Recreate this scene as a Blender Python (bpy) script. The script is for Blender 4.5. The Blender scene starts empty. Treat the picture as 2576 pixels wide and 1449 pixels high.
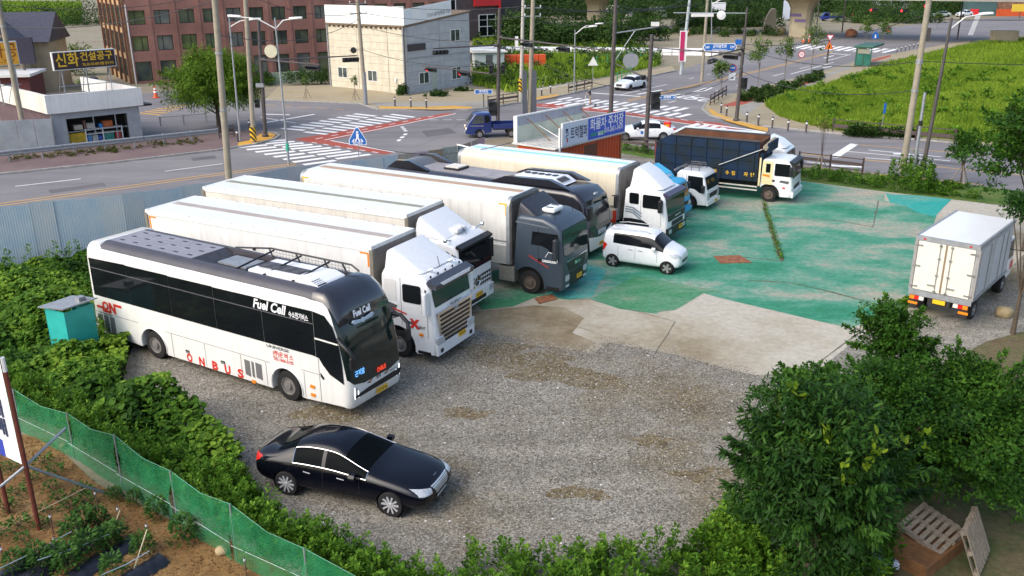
import bpy, bmesh, math, random
import numpy as np
from mathutils import Vector, Matrix
from mathutils.geometry import tessellate_polygon
random.seed(7); rng = np.random.default_rng(11)
R = math.radians
scene = bpy.context.scene
col = scene.collection
# ------------------------------------------------------------------ camera
CAM_H, PITCH, ROLL, FW = 12.597, R(19.6112), R(-0.40333), 0.8745781
_fw = Vector((0, math.cos(PITCH), -math.sin(PITCH))); _up0 = Vector((0, math.sin(PITCH), math.cos(PITCH))); _rt0 = Vector((1, 0, 0))
_rt = math.cos(ROLL)*_rt0 + math.sin(ROLL)*_up0
_up = -math.sin(ROLL)*_rt0 + math.cos(ROLL)*_up0
cam_d = bpy.data.cameras.new('camera'); cam = bpy.data.objects.new('camera', cam_d); col.objects.link(cam)
cam_d.sensor_width = 36; cam_d.lens = 36*FW; cam_d.clip_start = .2; cam_d.clip_end = 3000
mw = Matrix.Identity(4)
for i in range(3): mw[i][0], mw[i][1], mw[i][2] = _rt[i], _up[i], -_fw[i]
mw[2][3] = CAM_H
cam.matrix_world = mw
scene.camera = cam
# ------------------------------------------------------------------ light
SUN_EL, SUN_AZ = R(42), R(236)      # azimuth: compass style angle of the sun position measured from +Y towards +X
world = bpy.data.worlds.new('World'); scene.world = world; world.use_nodes = True
nt = world.node_tree; bg = nt.nodes['Background']
sky = nt.nodes.new('ShaderNodeTexSky'); sky.sky_type = 'NISHITA'; sky.sun_disc = False
sky.sun_elevation = SUN_EL; sky.sun_rotation = SUN_AZ; sky.air_density = 1.0; sky.dust_density = 3.0; sky.ozone_density = 1.0
nt.links.new(sky.outputs['Color'], bg.inputs['Color']); bg.inputs['Strength'].default_value = 0.15
sun_d = bpy.data.lights.new('sun', 'SUN'); sun = bpy.data.objects.new('sun', sun_d); col.objects.link(sun)
sun_d.energy = 1.05; sun_d.angle = R(60); sun_d.color = (1, .95, .87)
_sd = Vector((math.sin(SUN_AZ)*math.cos(SUN_EL), math.cos(SUN_AZ)*math.cos(SUN_EL), math.sin(SUN_EL)))
sun.rotation_euler = _sd.to_track_quat('Z', 'Y').to_euler(); sun.location = (0, 0, 60)
vs = scene.view_settings; vs.view_transform = 'Standard'; vs.look = 'None'; vs.gamma = 1; vs.exposure = 0.88; vs.use_curve_mapping = False
scene.cycles.use_denoising = True; scene.cycles.max_bounces = 6; scene.cycles.transparent_max_bounces = 12
# ------------------------------------------------------------------ helpers
def G(u, v, z=0.0):
    "photograph position (2576 x 1449 grid) -> point on the level plane z"
    f = FW*2576
    r = _fw + _rt*((u-1288)/f) - _up*((v-724.5)/f)
    t = (z-CAM_H)/r.z
    return Vector((r.x*t, r.y*t, z))
def AT(u, v, Y):
    "photograph position at forward distance Y"
    f = FW*2576
    r = _fw + _rt*((u-1288)/f) - _up*((v-724.5)/f)
    t = Y/r.y
    return Vector((r.x*t, Y, CAM_H+r.z*t))
def tag(o, label=None, cat=None, group=None, kind=None):
    if label: o['label'] = label
    if cat: o['category'] = cat
    if group: o['group'] = group
    if kind: o['kind'] = kind
    return o
def thing(name, loc, yaw, label, cat, group=None):
    o = bpy.data.objects.new(name, None); col.objects.link(o)
    o.location = loc; o.rotation_euler = (0, 0, yaw); o.empty_display_size = .2
    return tag(o, label, cat, group)
def link_mesh(name, me, mat, parent=None):
    o = bpy.data.objects.new(name, me); col.objects.link(o)
    if mat is not None: me.materials.clear(); me.materials.append(mat)
    if parent is not None: o.parent = parent
    return o
def inst(name, src, parent=None, loc=(0,0,0), rot=(0,0,0), scale=None):
    "object sharing the mesh data of src"
    o = bpy.data.objects.new(name, src.data); col.objects.link(o)
    o.location = loc; o.rotation_euler = rot
    if scale: o.scale = scale
    if parent is not None: o.parent = parent
    for m in src.modifiers:
        if m.type == 'BEVEL':
            n = o.modifiers.new('bevel', 'BEVEL'); n.width = m.width; n.segments = m.segments; n.limit_method = 'ANGLE'
    return o
def copy_tree(o, parent=None):
    c = o.copy(); col.objects.link(c); c.parent = parent
    for ch in list(o.children): copy_tree(ch, c)
    return c
class MB:
    def __init__(s): s.v = []; s.f = []
    def add(s, vs, fs):
        n = len(s.v); s.v += [tuple(p) for p in vs]; s.f += [tuple(i+n for i in f) for f in fs]; return s
    def bx(s, x0, x1, y0, y1, z0, z1):
        return s.add([(x0,y0,z0),(x1,y0,z0),(x1,y1,z0),(x0,y1,z0),(x0,y0,z1),(x1,y0,z1),(x1,y1,z1),(x0,y1,z1)],
                     [(0,3,2,1),(4,5,6,7),(0,1,5,4),(1,2,6,5),(2,3,7,6),(3,0,4,7)])
    def obox(s, a, b, w, h, up=Vector((0,0,1))):
        "beam from a to b, width w (sideways) height h (along up), centred"
        a = Vector(a); b = Vector(b); d = (b-a).normalized(); sd = d.cross(up)
        if sd.length < 1e-5: sd = d.cross(Vector((1,0,0)))
        sd.normalize(); u = sd.cross(d)
        P = []
        for p in (a, b):
            for sx, sy in ((-1,-1),(1,-1),(1,1),(-1,1)): P.append(p+sd*(sx*w/2)+u*(sy*h/2))
        return s.add(P, [(0,1,2,3),(7,6,5,4),(0,4,5,1),(1,5,6,2),(2,6,7,3),(3,7,4,0)])
    def tube(s, pts, r, n=8, r1=None, caps=True):
        pts = [Vector(p) for p in pts]; m = len(pts); base = len(s.v)
        for i, p in enumerate(pts):
            d = (pts[min(i+1,m-1)]-pts[max(i-1,0)]).normalized()
            a = Vector((0,0,1)) if abs(d.z) < .9 else Vector((1,0,0))
            x = d.cross(a).normalized(); y = d.cross(x)
            rr = r if r1 is None else r+(r1-r)*i/(m-1)
            for k in range(n):
                t = 2*math.pi*k/n; q = p+x*(rr*math.cos(t))+y*(rr*math.sin(t)); s.v.append(tuple(q))
        for i in range(m-1):
            for k in range(n):
                a = base+i*n+k; b = base+i*n+(k+1)%n; s.f.append((a, b, b+n, a+n))
        if caps:
            s.f.append(tuple(base+k for k in range(n-1,-1,-1))); s.f.append(tuple(base+(m-1)*n+k for k in range(n)))
        return s
    def prism(s, poly, axis, d0, d1):
        "poly: 2D points; axis y -> (x,z) extruded along y from d0 to d1; axis x -> (y,z); axis z -> (x,y)"
        def P(p, d): return {'y': (p[0], d, p[1]), 'x': (d, p[0], p[1]), 'z': (p[0], p[1], d)}[axis]
        n = len(poly); tri = tessellate_polygon([[Vector((p[0], p[1], 0)) for p in poly]])
        fs = [tuple(t) for t in tri]+[tuple(i+n for i in reversed(t)) for t in tri]+[(i, (i+1) % n, (i+1) % n+n, i+n) for i in range(n)]
        return s.add([P(p, d0) for p in poly]+[P(p, d1) for p in poly], fs)
    def lathe(s, prof, c=(0,0,0), axis='z', n=16, caps=True):
        "prof: (r, h)"
        base = len(s.v)
        for r, h in prof:
            for k in range(n):
                t = 2*math.pi*k/n; a, b = r*math.cos(t), r*math.sin(t)
                q = {'z': (a, b, h), 'y': (a, h, b), 'x': (h, a, b)}[axis]
                s.v.append((q[0]+c[0], q[1]+c[1], q[2]+c[2]))
        for i in range(len(prof)-1):
            for k in range(n):
                a = base+i*n+k; b = base+i*n+(k+1) % n; s.f.append((a, b, b+n, a+n))
        if not caps: return s
        if prof[0][0] > 1e-4: s.f.append(tuple(base+k for k in range(n-1,-1,-1)))
        if prof[-1][0] > 1e-4: s.f.append(tuple(base+(len(prof)-1)*n+k for k in range(n)))
        return s
    def loft(s, rings, caps=True):
        n = len(rings[0]); base = len(s.v)
        for r in rings: s.v += [tuple(p) for p in r]
        for i in range(len(rings)-1):
            for k in range(n):
                a = base+i*n+k; b = base+i*n+(k+1) % n; s.f.append((a, b, b+n, a+n))
        if caps:
            s.f.append(tuple(base+k for k in range(n-1,-1,-1))); s.f.append(tuple(base+(len(rings)-1)*n+k for k in range(n)))
        return s
    def plan(s, prof, w, r, steps=4):
        "side profile (x, z, ix, iz) extruded across y to +-w with edges rounded by r; ix, iz: inset direction per point"
        n = len(prof); rows = []
        for i in range(steps+1):
            a = math.pi/2*i/steps; rows.append((w-r+r*math.sin(a), r*(1-math.cos(a))))
        ys = [(-y, q) for y, q in reversed(rows)]+rows
        base = len(s.v)
        for y, q in ys:
            for p in prof: s.v.append((p[0]+p[2]*q, y, p[1]+p[3]*q))
        for i in range(len(ys)-1):
            for k in range(n):
                a = base+i*n+k; b = base+i*n+(k+1) % n; s.f.append((a, b, b+n, a+n))
        q = rows[-1][1]
        tri = tessellate_polygon([[Vector((p[0]+p[2]*q, p[1]+p[3]*q, 0)) for p in prof]])
        for t in tri:
            s.f.append(tuple(base+i for i in t)); s.f.append(tuple(base+(len(ys)-1)*n+i for i in reversed(t)))
        return s
    def mesh(s, name, smooth=None):
        me = bpy.data.meshes.new(name); me.from_pydata([tuple(p) for p in s.v], [], s.f); me.validate()
        bm = bmesh.new(); bm.from_mesh(me); bmesh.ops.recalc_face_normals(bm, faces=bm.faces); bm.to_mesh(me); bm.free()
        if smooth is not None:
            me.shade_smooth(); me.set_sharp_from_angle(angle=R(smooth))
        return me
    def build(s, name, mat, parent=None, smooth=None, bevel=0, seg=2):
        o = link_mesh(name, s.mesh(name, smooth), mat, parent)
        if bevel:
            b = o.modifiers.new('bevel', 'BEVEL'); b.width = bevel; b.segments = seg; b.limit_method = 'ANGLE'
        return o
def box(name, mat, parent, x0, x1, y0, y1, z0, z1, bevel=0):
    return MB().bx(x0, x1, y0, y1, z0, z1).build(name, mat, parent, bevel=bevel)
def rrect(x0, x1, z0, z1, r, n=3):
    P = []
    for cx, cz, a0 in ((x1-r, z1-r, 0), (x0+r, z1-r, 90), (x0+r, z0+r, 180), (x1-r, z0+r, 270)):
        for i in range(n+1):
            a = R(a0+90*i/n); P.append((cx+r*math.cos(a), cz+r*math.sin(a)))
    return P
# ------------------------------------------------------------------ materials
MATS = {}
def mat(name, c, rough=.6, metal=0., var=.12, scale=6., bump=0., bscale=60., c2=None, coat=0., spec=.5, emit=0., detail=4., lo=.35, hi=.65, grime=0.):
    "principled paint / stone / metal with a noise driven second tone, optional fine relief"
    if name in MATS: return MATS[name]
    m = bpy.data.materials.new(name); m.use_nodes = True; t = m.node_tree; b = t.nodes['Principled BSDF']
    c = tuple(c); c2 = tuple(c2) if c2 else tuple(x*(1-var) for x in c)
    b.inputs['Roughness'].default_value = rough; b.inputs['Metallic'].default_value = metal
    b.inputs['Specular IOR Level'].default_value = spec; b.inputs['Coat Weight'].default_value = coat; b.inputs['Coat Roughness'].default_value = .05
    tc = t.nodes.new('ShaderNodeTexCoord')
    if var or c2 != c:
        nz = t.nodes.new('ShaderNodeTexNoise'); nz.inputs['Scale'].default_value = scale; nz.inputs['Detail'].default_value = detail
        t.links.new(tc.outputs['Object'], nz.inputs['Vector'])
        mr = t.nodes.new('ShaderNodeMapRange'); mr.inputs[1].default_value = lo; mr.inputs[2].default_value = hi
        t.links.new(nz.outputs['Fac'], mr.inputs[0])
        mx = t.nodes.new('ShaderNodeMix'); mx.data_type = 'RGBA'
        mx.inputs[6].default_value = (*c, 1); mx.inputs[7].default_value = (*c2, 1)
        t.links.new(mr.outputs[0], mx.inputs[0]); t.links.new(mx.outputs[2], b.inputs['Base Color'])
    else: b.inputs['Base Color'].default_value = (*c, 1)
    if grime:
        mp = t.nodes.new('ShaderNodeMapping'); mp.inputs['Scale'].default_value = (9, 9, .45); t.links.new(tc.outputs['Object'], mp.inputs[0])
        g1 = t.nodes.new('ShaderNodeTexNoise'); g1.inputs['Scale'].default_value = 1.; g1.inputs['Detail'].default_value = 6; t.links.new(mp.outputs[0], g1.inputs[0])
        g2 = t.nodes.new('ShaderNodeMapRange'); g2.inputs[1].default_value = .5; g2.inputs[2].default_value = .78; g2.inputs[3].default_value = 0; g2.inputs[4].default_value = grime; t.links.new(g1.outputs['Fac'], g2.inputs[0])
        g3 = t.nodes.new('ShaderNodeMix'); g3.data_type = 'RGBA'; g3.inputs[7].default_value = (.22,.18,.13,1); t.links.new(g2.outputs[0], g3.inputs[0]); t.links.new(mx.outputs[2], g3.inputs[6]); t.links.new(g3.outputs[2], b.inputs['Base Color'])
    if bump:
        n2 = t.nodes.new('ShaderNodeTexNoise'); n2.inputs['Scale'].default_value = bscale; n2.inputs['Detail'].default_value = 3
        t.links.new(tc.outputs['Object'], n2.inputs['Vector'])
        bp = t.nodes.new('ShaderNodeBump'); bp.inputs['Strength'].default_value = bump; bp.inputs['Distance'].default_value = .02
        t.links.new(n2.outputs['Fac'], bp.inputs['Height']); t.links.new(bp.outputs[0], b.inputs['Normal'])
    if emit:
        b.inputs['Emission Color'].default_value = (*c, 1); b.inputs['Emission Strength'].default_value = emit
    MATS[name] = m
    return m
def stripemat(name, c1, c2, scale):
    m = bpy.data.materials.new(name); m.use_nodes = True; t = m.node_tree; b = t.nodes['Principled BSDF']; tc = t.nodes.new('ShaderNodeTexCoord'); w = t.nodes.new('ShaderNodeTexWave'); w.bands_direction = 'DIAGONAL'; w.inputs['Scale'].default_value = scale
    cr = t.nodes.new('ShaderNodeValToRGB'); cr.color_ramp.interpolation = 'CONSTANT'; e = cr.color_ramp.elements; e[0].color = (*c1, 1); e[1].position = .5; e[1].color = (*c2, 1)
    t.links.new(tc.outputs['Object'], w.inputs[0]); t.links.new(w.outputs[1], cr.inputs[0]); t.links.new(cr.outputs[0], b.inputs['Base Color']); MATS[name] = m; return m
def leafmat(name, c1, c2, c3, rough=.6, trans=.25, spec=.12):
    "foliage: tone picked by a per-leaf attribute, part random"
    if name in MATS: return MATS[name]
    m = bpy.data.materials.new(name); m.use_nodes = True; t = m.node_tree; b = t.nodes['Principled BSDF']
    at = t.nodes.new('ShaderNodeAttribute'); at.attribute_name = 'tone'
    cr = t.nodes.new('ShaderNodeValToRGB'); e = cr.color_ramp.elements
    e[0].color = (*c1, 1); e[1].color = (*c3, 1); k = e.new(.55); k.color = (*c2, 1)
    t.links.new(at.outputs['Fac'], cr.inputs[0]); t.links.new(cr.outputs[0], b.inputs['Base Color'])
    b.inputs['Roughness'].default_value = rough; b.inputs['Specular IOR Level'].default_value = spec
    tr = t.nodes.new('ShaderNodeBsdfTranslucent'); t.links.new(cr.outputs[0], tr.inputs['Color'])
    mx = t.nodes.new('ShaderNodeMixShader'); mx.inputs[0].default_value = trans
    t.links.new(b.outputs[0], mx.inputs[1]); t.links.new(tr.outputs[0], mx.inputs[2]); t.links.new(mx.outputs[0], t.nodes['Material Output'].inputs['Surface'])
    MATS[name] = m
    return m
WHITE = mat('white_paint', (.80,.80,.78), .32, var=.05, scale=2, coat=.4)
WHITE2 = mat('white_panel', (.74,.735,.71), .45, var=.10, scale=1.2, grime=.22)
CREAM = mat('cream_panel', (.72,.68,.60), .5, var=.12, scale=1.5, grime=.3)
BLACK = mat('black_trim', (.012,.012,.014), .45, var=.3, scale=8)
BLACKP = mat('black_gloss_paint', (.003,.0035,.007), .10, var=.1, scale=3, coat=.25, spec=.3)
GLASS = mat('dark_glass', (.008,.010,.012), .06, var=.2, scale=1, spec=.6)
GLASS.node_tree.nodes['Principled BSDF'].inputs['IOR'].default_value = 1.28
GLASSG = mat('green_tint_glass', (.012,.022,.020), .06, var=.2, scale=1, spec=.6)
RUBBER = mat('tyre_rubber', (.014,.013,.013), .85, var=.3, scale=20)
STEEL = mat('bare_steel', (.42,.42,.42), .38, .8, var=.2, scale=9)
GALV = mat('galvanised', (.36,.38,.40), .5, .5, var=.18, scale=5)
DARKST = mat('dark_chassis', (.022,.021,.020), .7, var=.4, scale=8)
CHROME = mat('chrome', (.75,.76,.78), .14, .95, var=.05)
ORANGE = mat('amber_lens', (.85,.25,.01), .3, var=.1)
REDL = mat('red_lens', (.62,.015,.012), .25, var=.1)
PLATE = mat('yellow_plate', (.85,.50,.01), .5, var=.08)
PLATEW = mat('white_plate', (.75,.77,.76), .5, var=.08)
LAMP = mat('headlamp_glass', (.62,.66,.68), .12, .2, var=.35, scale=30)
REDT = mat('red_lettering', (.62,.03,.015), .5, var=.06)
WHT = mat('white_lettering', (.82,.83,.85), .5, var=.04)
YELT = mat('yellow_lettering', (.80,.48,.02), .5, var=.06)
NAVYT = mat('navy_lettering', (.015,.03,.09), .5, var=.06)
GREYT = mat('grey_lettering', (.10,.10,.11), .5, var=.1)
CONCP = mat('concrete_pole', (.33,.29,.22), .85, var=.2, scale=3, bump=.2)
STEELP = mat('dark_steel_pole', (.085,.072,.068), .6, var=.3, scale=4)
WOOD = mat('weathered_wood', (.30,.25,.19), .85, var=.35, scale=10)
# ------------------------------------------------------------------ lettering
def txt(name, s, parent, m, o, xd, ud, size, bold=0., width=None, lift=.006, align='CENTER', slant=0., gap=1.0):
    c = bpy.data.curves.new('t', 'FONT'); c.body = s; c.size = size; c.align_x = align; c.align_y = 'CENTER'; c.offset = bold; c.shear = slant; c.space_character = gap
    c.resolution_u = 3
    t = bpy.data.objects.new('t', c); col.objects.link(t)
    me = bpy.data.meshes.new_from_object(t.evaluated_get(bpy.context.evaluated_depsgraph_get()))
    bpy.data.objects.remove(t); bpy.data.curves.remove(c)
    n = len(me.vertices)
    if n == 0: return None
    a = np.empty(n*3); me.vertices.foreach_get('co', a); a = a.reshape(-1, 3)
    if width:
        k = width/max(1e-6, a[:,0].max()-a[:,0].min()); a[:,0] *= k
    o = np.array(o, float); xd = Vector(xd).normalized(); ud = Vector(ud).normalized(); nd = np.array(xd.cross(ud))
    p = o+a[:,:1]*np.array(xd)+a[:,1:2]*np.array(ud)+nd*lift
    me.vertices.foreach_set('co', p.ravel()); me.update()
    return link_mesh(name, me, m, parent)
# ------------------------------------------------------------------ ground sheets
def sheet(name, pts, m, z, kind='structure', parent=None):
    "level polygon; pts are world xy or Vectors"
    P = [Vector((p[0], p[1], 0)) for p in pts]
    tri = tessellate_polygon([P])
    b = MB(); b.add([(p.x, p.y, z) for p in P], [tuple(t) for t in tri])
    me = bpy.data.meshes.new(name); me.from_pydata(b.v, [], b.f)
    bm = bmesh.new(); bm.from_mesh(me)
    for f in bm.faces:
        f.normal_update()
        if f.normal.z < 0: f.normal_flip()
    bm.to_mesh(me); bm.free()
    o = link_mesh(name, me, m, parent)
    if parent is None: o['kind'] = kind
    return o
def GP(*uv): return [G(u, v) for u, v in uv]
def slab(name, pts, m, z0, z1, kind='structure', parent=None):
    P = [(p[0], p[1]) for p in pts]
    o = MB().prism(P, 'z', z0, z1).build(name, m, parent)
    if parent is None: o['kind'] = kind
    return o
# ================================================================== setting: ground, roads, yard
def Z(x0, y0, s): return lambda x, y: ((x0+x/s)/1.490683, (y0+y/s)/1.490683)
zA = Z(960, 0, 2.68333); zB = Z(1920, 0, 2.68333); zC = Z(2880, 0, 2.68333); zD = Z(2880, 540, 2.68333); zE = Z(960, 540, 2.68333); z0 = Z(0, 0, 2.68333)
def groundmat(name, stops, scale=.35, fine=9., fineamt=.25, rough=.9, bump=.25, bscale=35., peb=0, pebamt=.0, stretch=None, drough=.62, streak=None):
    "ground: broad noise ramp x fine noise x optional pebble cells"
    m = bpy.data.materials.new(name); m.use_nodes = True; t = m.node_tree; b = t.nodes['Principled BSDF']; L = t.links.new
    b.inputs['Roughness'].default_value = rough; b.inputs['Specular IOR Level'].default_value = .25
    tc = t.nodes.new('ShaderNodeTexCoord'); src = tc.outputs['Object']
    if stretch:
        mp = t.nodes.new('ShaderNodeMapping'); mp.inputs['Rotation'].default_value = (0, 0, stretch[1]); mp.inputs['Scale'].default_value = (stretch[0], 1, 1); L(src, mp.inputs[0]); src2 = mp.outputs[0]
    else: src2 = src
    n1 = t.nodes.new('ShaderNodeTexNoise'); n1.inputs['Scale'].default_value = scale; n1.inputs['Detail'].default_value = 9; n1.inputs['Roughness'].default_value = drough; L(src2, n1.inputs[0])
    cr = t.nodes.new('ShaderNodeValToRGB'); e = cr.color_ramp.elements
    e[0].position, e[0].color = stops[0][0], (*stops[0][1], 1); e[1].position, e[1].color = stops[-1][0], (*stops[-1][1], 1)
    for p, c in stops[1:-1]: k = e.new(p); k.color = (*c, 1)
    L(n1.outputs['Fac'], cr.inputs[0]); out = cr.outputs[0]
    n2 = t.nodes.new('ShaderNodeTexNoise'); n2.inputs['Scale'].default_value = fine; n2.inputs['Detail'].default_value = 5; n2.inputs['Roughness'].default_value = .7; L(src, n2.inputs[0])
    mr = t.nodes.new('ShaderNodeMapRange'); mr.inputs[1].default_value = .3; mr.inputs[2].default_value = .7; mr.inputs[3].default_value = 1-fineamt; mr.inputs[4].default_value = 1+fineamt; L(n2.outputs['Fac'], mr.inputs[0])
    mx = t.nodes.new('ShaderNodeMix'); mx.data_type = 'RGBA'; mx.blend_type = 'MULTIPLY'; mx.inputs[0].default_value = 1; L(out, mx.inputs[6]); L(mr.outputs[0], mx.inputs[7]); out = mx.outputs[2]
    hgt = n2.outputs['Fac']
    if peb:
        vo = t.nodes.new('ShaderNodeTexVoronoi'); vo.inputs['Scale'].default_value = peb; L(src, vo.inputs[0])
        sp = t.nodes.new('ShaderNodeSeparateColor'); L(vo.outputs['Color'], sp.inputs[0])
        m2 = t.nodes.new('ShaderNodeMapRange'); m2.inputs[3].default_value = 1-pebamt; m2.inputs[4].default_value = 1+pebamt; L(sp.outputs[0], m2.inputs[0])
        m3 = t.nodes.new('ShaderNodeMix'); m3.data_type = 'RGBA'; m3.blend_type = 'MULTIPLY'; m3.inputs[0].default_value = 1; L(out, m3.inputs[6]); L(m2.outputs[0], m3.inputs[7]); out = m3.outputs[2]
        hgt = vo.outputs['Distance']
    if streak:
        ms = t.nodes.new('ShaderNodeMapping'); ms.inputs['Rotation'].default_value = (0, 0, streak[0]); ms.inputs['Scale'].default_value = (.07, .85, 1); L(src, ms.inputs[0])
        n3 = t.nodes.new('ShaderNodeTexNoise'); n3.inputs['Scale'].default_value = 1.; n3.inputs['Detail'].default_value = 4; n3.inputs['Distortion'].default_value = .4; L(ms.outputs[0], n3.inputs[0])
        m4 = t.nodes.new('ShaderNodeMapRange'); m4.inputs[1].default_value = .35; m4.inputs[2].default_value = .65; m4.inputs[3].default_value = 1-streak[1]; m4.inputs[4].default_value = 1+streak[1]; L(n3.outputs['Fac'], m4.inputs[0])
        m5 = t.nodes.new('ShaderNodeMix'); m5.data_type = 'RGBA'; m5.blend_type = 'MULTIPLY'; m5.inputs[0].default_value = 1; L(out, m5.inputs[6]); L(m4.outputs[0], m5.inputs[7]); out = m5.outputs[2]
    L(out, b.inputs['Base Color'])
    bp = t.nodes.new('ShaderNodeBump'); bp.inputs['Strength'].default_value = bump; bp.inputs['Distance'].default_value = .03; L(hgt, bp.inputs['Height']); L(bp.outputs[0], b.inputs['Normal'])
    MATS[name] = m
    return m
M_GROUND = groundmat('dry_earth', [(.3,(.20,.165,.11)),(.5,(.27,.235,.17)),(.7,(.15,.155,.07))], .12, 5, .25)
M_ASPH = groundmat('worn_asphalt', [(.3,(.165,.157,.162)),(.5,(.195,.186,.190)),(.72,(.24,.226,.218))], .10, 14, .12, bump=.1, streak=(R(-12),.10))
M_GRAVEL = groundmat('gravel_yard', [(.32,(.145,.106,.052)),(.41,(.185,.158,.108)),(.49,(.226,.208,.170)),(.68,(.258,.246,.212))], .15, 1.6, .22, bump=.6, peb=24, pebamt=.5, streak=(R(32),.14))
M_CONC = groundmat('stained_concrete', [(.33,(.21,.165,.10)),(.43,(.34,.30,.22)),(.55,(.43,.40,.33)),(.74,(.37,.335,.26))], .13, 4, .16, bump=.08)
GR = lambda a, b: groundmat(a, b, .26, 5, .24, bump=.06, stretch=(.55, R(28)), drough=.74)
M_GREEN = GR('worn_green_paint', [(.30,(.020,.165,.080)),(.42,(.036,.215,.128)),(.485,(.080,.255,.172)),(.53,(.16,.285,.21)),(.575,(.27,.30,.235)),(.64,(.36,.325,.255)),(.74,(.31,.27,.19))])
M_GREEN2 = GR('bright_green_paint', [(.3,(.03,.16,.05)),(.45,(.05,.21,.095)),(.55,(.10,.24,.14)),(.62,(.24,.27,.18)),(.72,(.33,.30,.22))])
M_TEAL = GR('teal_paint', [(.3,(.01,.25,.215)),(.46,(.03,.31,.265)),(.58,(.10,.31,.26)),(.7,(.28,.33,.27))])
M_SOIL = groundmat('tilled_soil', [(.3,(.13,.065,.022)),(.5,(.205,.115,.042)),(.7,(.26,.165,.068))], .5, 6, .35, bump=1., bscale=12)
M_WALK = groundmat('pavement_block', [(.3,(.25,.235,.205)),(.5,(.31,.295,.26)),(.7,(.27,.25,.21))], .2, 8, .15, bump=.1)
M_WALKR = groundmat('brown_pavement', [(.3,(.135,.095,.095)),(.5,(.175,.125,.12)),(.7,(.20,.15,.13))], .3, 9, .15)
M_WALKD = groundmat('sandy_pavement', [(.3,(.28,.225,.14)),(.5,(.345,.29,.19)),(.7,(.31,.27,.19))], .22, 8, .16)
M_TACT = groundmat('yellow_tactile', [(.3,(.50,.27,.045)),(.5,(.60,.33,.06)),(.7,(.44,.27,.09))], .8, 9, .2)
M_RED = groundmat('red_cycle_paint', [(.3,(.30,.065,.045)),(.5,(.36,.085,.06)),(.75,(.27,.10,.085))], .4, 12, .14, bump=.05)
M_MARK = groundmat('road_paint_white', [(.3,(.74,.74,.72)),(.55,(.78,.78,.76)),(.74,(.55,.54,.53))], .9, 20, .08, bump=.03)
M_MARKY = groundmat('road_paint_yellow', [(.3,(.58,.32,.05)),(.55,(.62,.36,.07)),(.75,(.42,.28,.12))], .9, 20, .1, bump=.03)
M_KERB = mat('kerb_stone', (.36,.35,.32), .85, var=.25, scale=3)
M_GRASSG = groundmat('grassy_earth', [(.3,(.045,.085,.014)),(.5,(.075,.135,.02)),(.7,(.12,.13,.035))], .5, 6, .3)
ground = sheet('ground', [(-900,-200),(900,-200),(900,1500),(-900,1500)], M_GROUND, 0)
tag(ground, 'bare sandy earth between the roads and plots')
# --- road network
ROAD = GP((-500,520),(-300,475),(0,440),(300,409),(550,379),(640,365),(690,352),(703,343),(690,336),(660,335),(560,330),(352,345),(340,300),(352,236),(480,222),(668,252),(905,262),(953,277),(1181,277),(1250,270),
          (1288,262),(1348,255),(1428,239),(1533,215),(1620,196),(1700,179),(1790,152),(1900,128),(1985,109),(2040,98),(2150,78),(2300,62),(2576,38),(2900,10),(2900,60),(2576,88),(2440,103),(2330,122),(2260,134),(2150,158),(2060,182),
          (1870,232),(1812,243),(1778,258),(1766,276),(1786,292),(1830,303),(1900,316),(2010,328),(2130,340),(2300,352),(2576,377),(2900,405),(2900,518),(2576,482),(2300,448),(2010,420),(1820,398),(1640,376),(1560,358),(1420,343),(1240,348),
          (1120,385),(900,412),(700,440),(560,466),(300,508),(0,560),(-300,620))
road = sheet('road', ROAD, M_ASPH, .004); tag(road, 'grey asphalt road junction with worn lane paint')
def line(a, b, w, m=M_MARK, z=.009, name='lane_line'):
    "painted strip between two ground points"
    a = Vector(a); b = Vector(b); d = (b-a); d.z = 0; n = Vector((-d.y, d.x, 0)).normalized()*(w/2)
    return sheet(name, [a-n, b-n, b+n, a+n], m, z, parent=road)
def uline(p, q, w, m=M_MARK, z=.009, name='lane_line'): return line(G(*p), G(*q), w, m, z, name)
def dashes(p, q, w, n, duty=.5, m=M_MARK, z=.009, name='lane_dash'):
    a, b = G(*p), G(*q)
    for i in range(n):
        line(a.lerp(b, i/n), a.lerp(b, (i+duty)/n), w, m, z, name)
def zebra(first, last, n, w=.5, z=.009, skip=()):
    A0, A1, B0, B1 = G(*first[0]), G(*first[1]), G(*last[0]), G(*last[1])
    for i in range(n):
        if i in skip: continue
        t = i/(n-1); line(A0.lerp(B0, t), A1.lerp(B1, t), w, z=z, name='crossing_stripe')
# crossing in front of the cream building
zebra((zA(990,1145), zA(1205,1170)), (zA(260,1292), zA(488,1312)), 9)
zebra((zA(1360,1150), zA(1590,1180)), (zA(490,1328), zA(715,1352)), 11)
# crossing over the left road
zebra((zE(20,-20), zE(300,-40)), (zE(805,150), zE(1150,105)), 10, .55)
zebra((zE(-180,35), zE(110,10)), (zE(475,210), zE(800,165)), 8, .55)
# crossing over the upper right road
zebra((zB(465,1005), zB(600,980)), (zB(1630,1120), zB(1765,1085)), 13, .55)
zebra((zB(350,1045), zB(495,1018)), (zB(1660,1180), zB(1795,1148)), 14, .55)
# far crossing by the shelter
zebra((zC(250,490), zC(410,450)), (zC(1150,530), zC(1290,495)), 11, .8)
# stripes over the right road, mostly behind the dump truck
zebra((zB(1780,1275), zB(1900,1240)), (zB(2440,1400), zB(2576,1370)), 9, .55)
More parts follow.
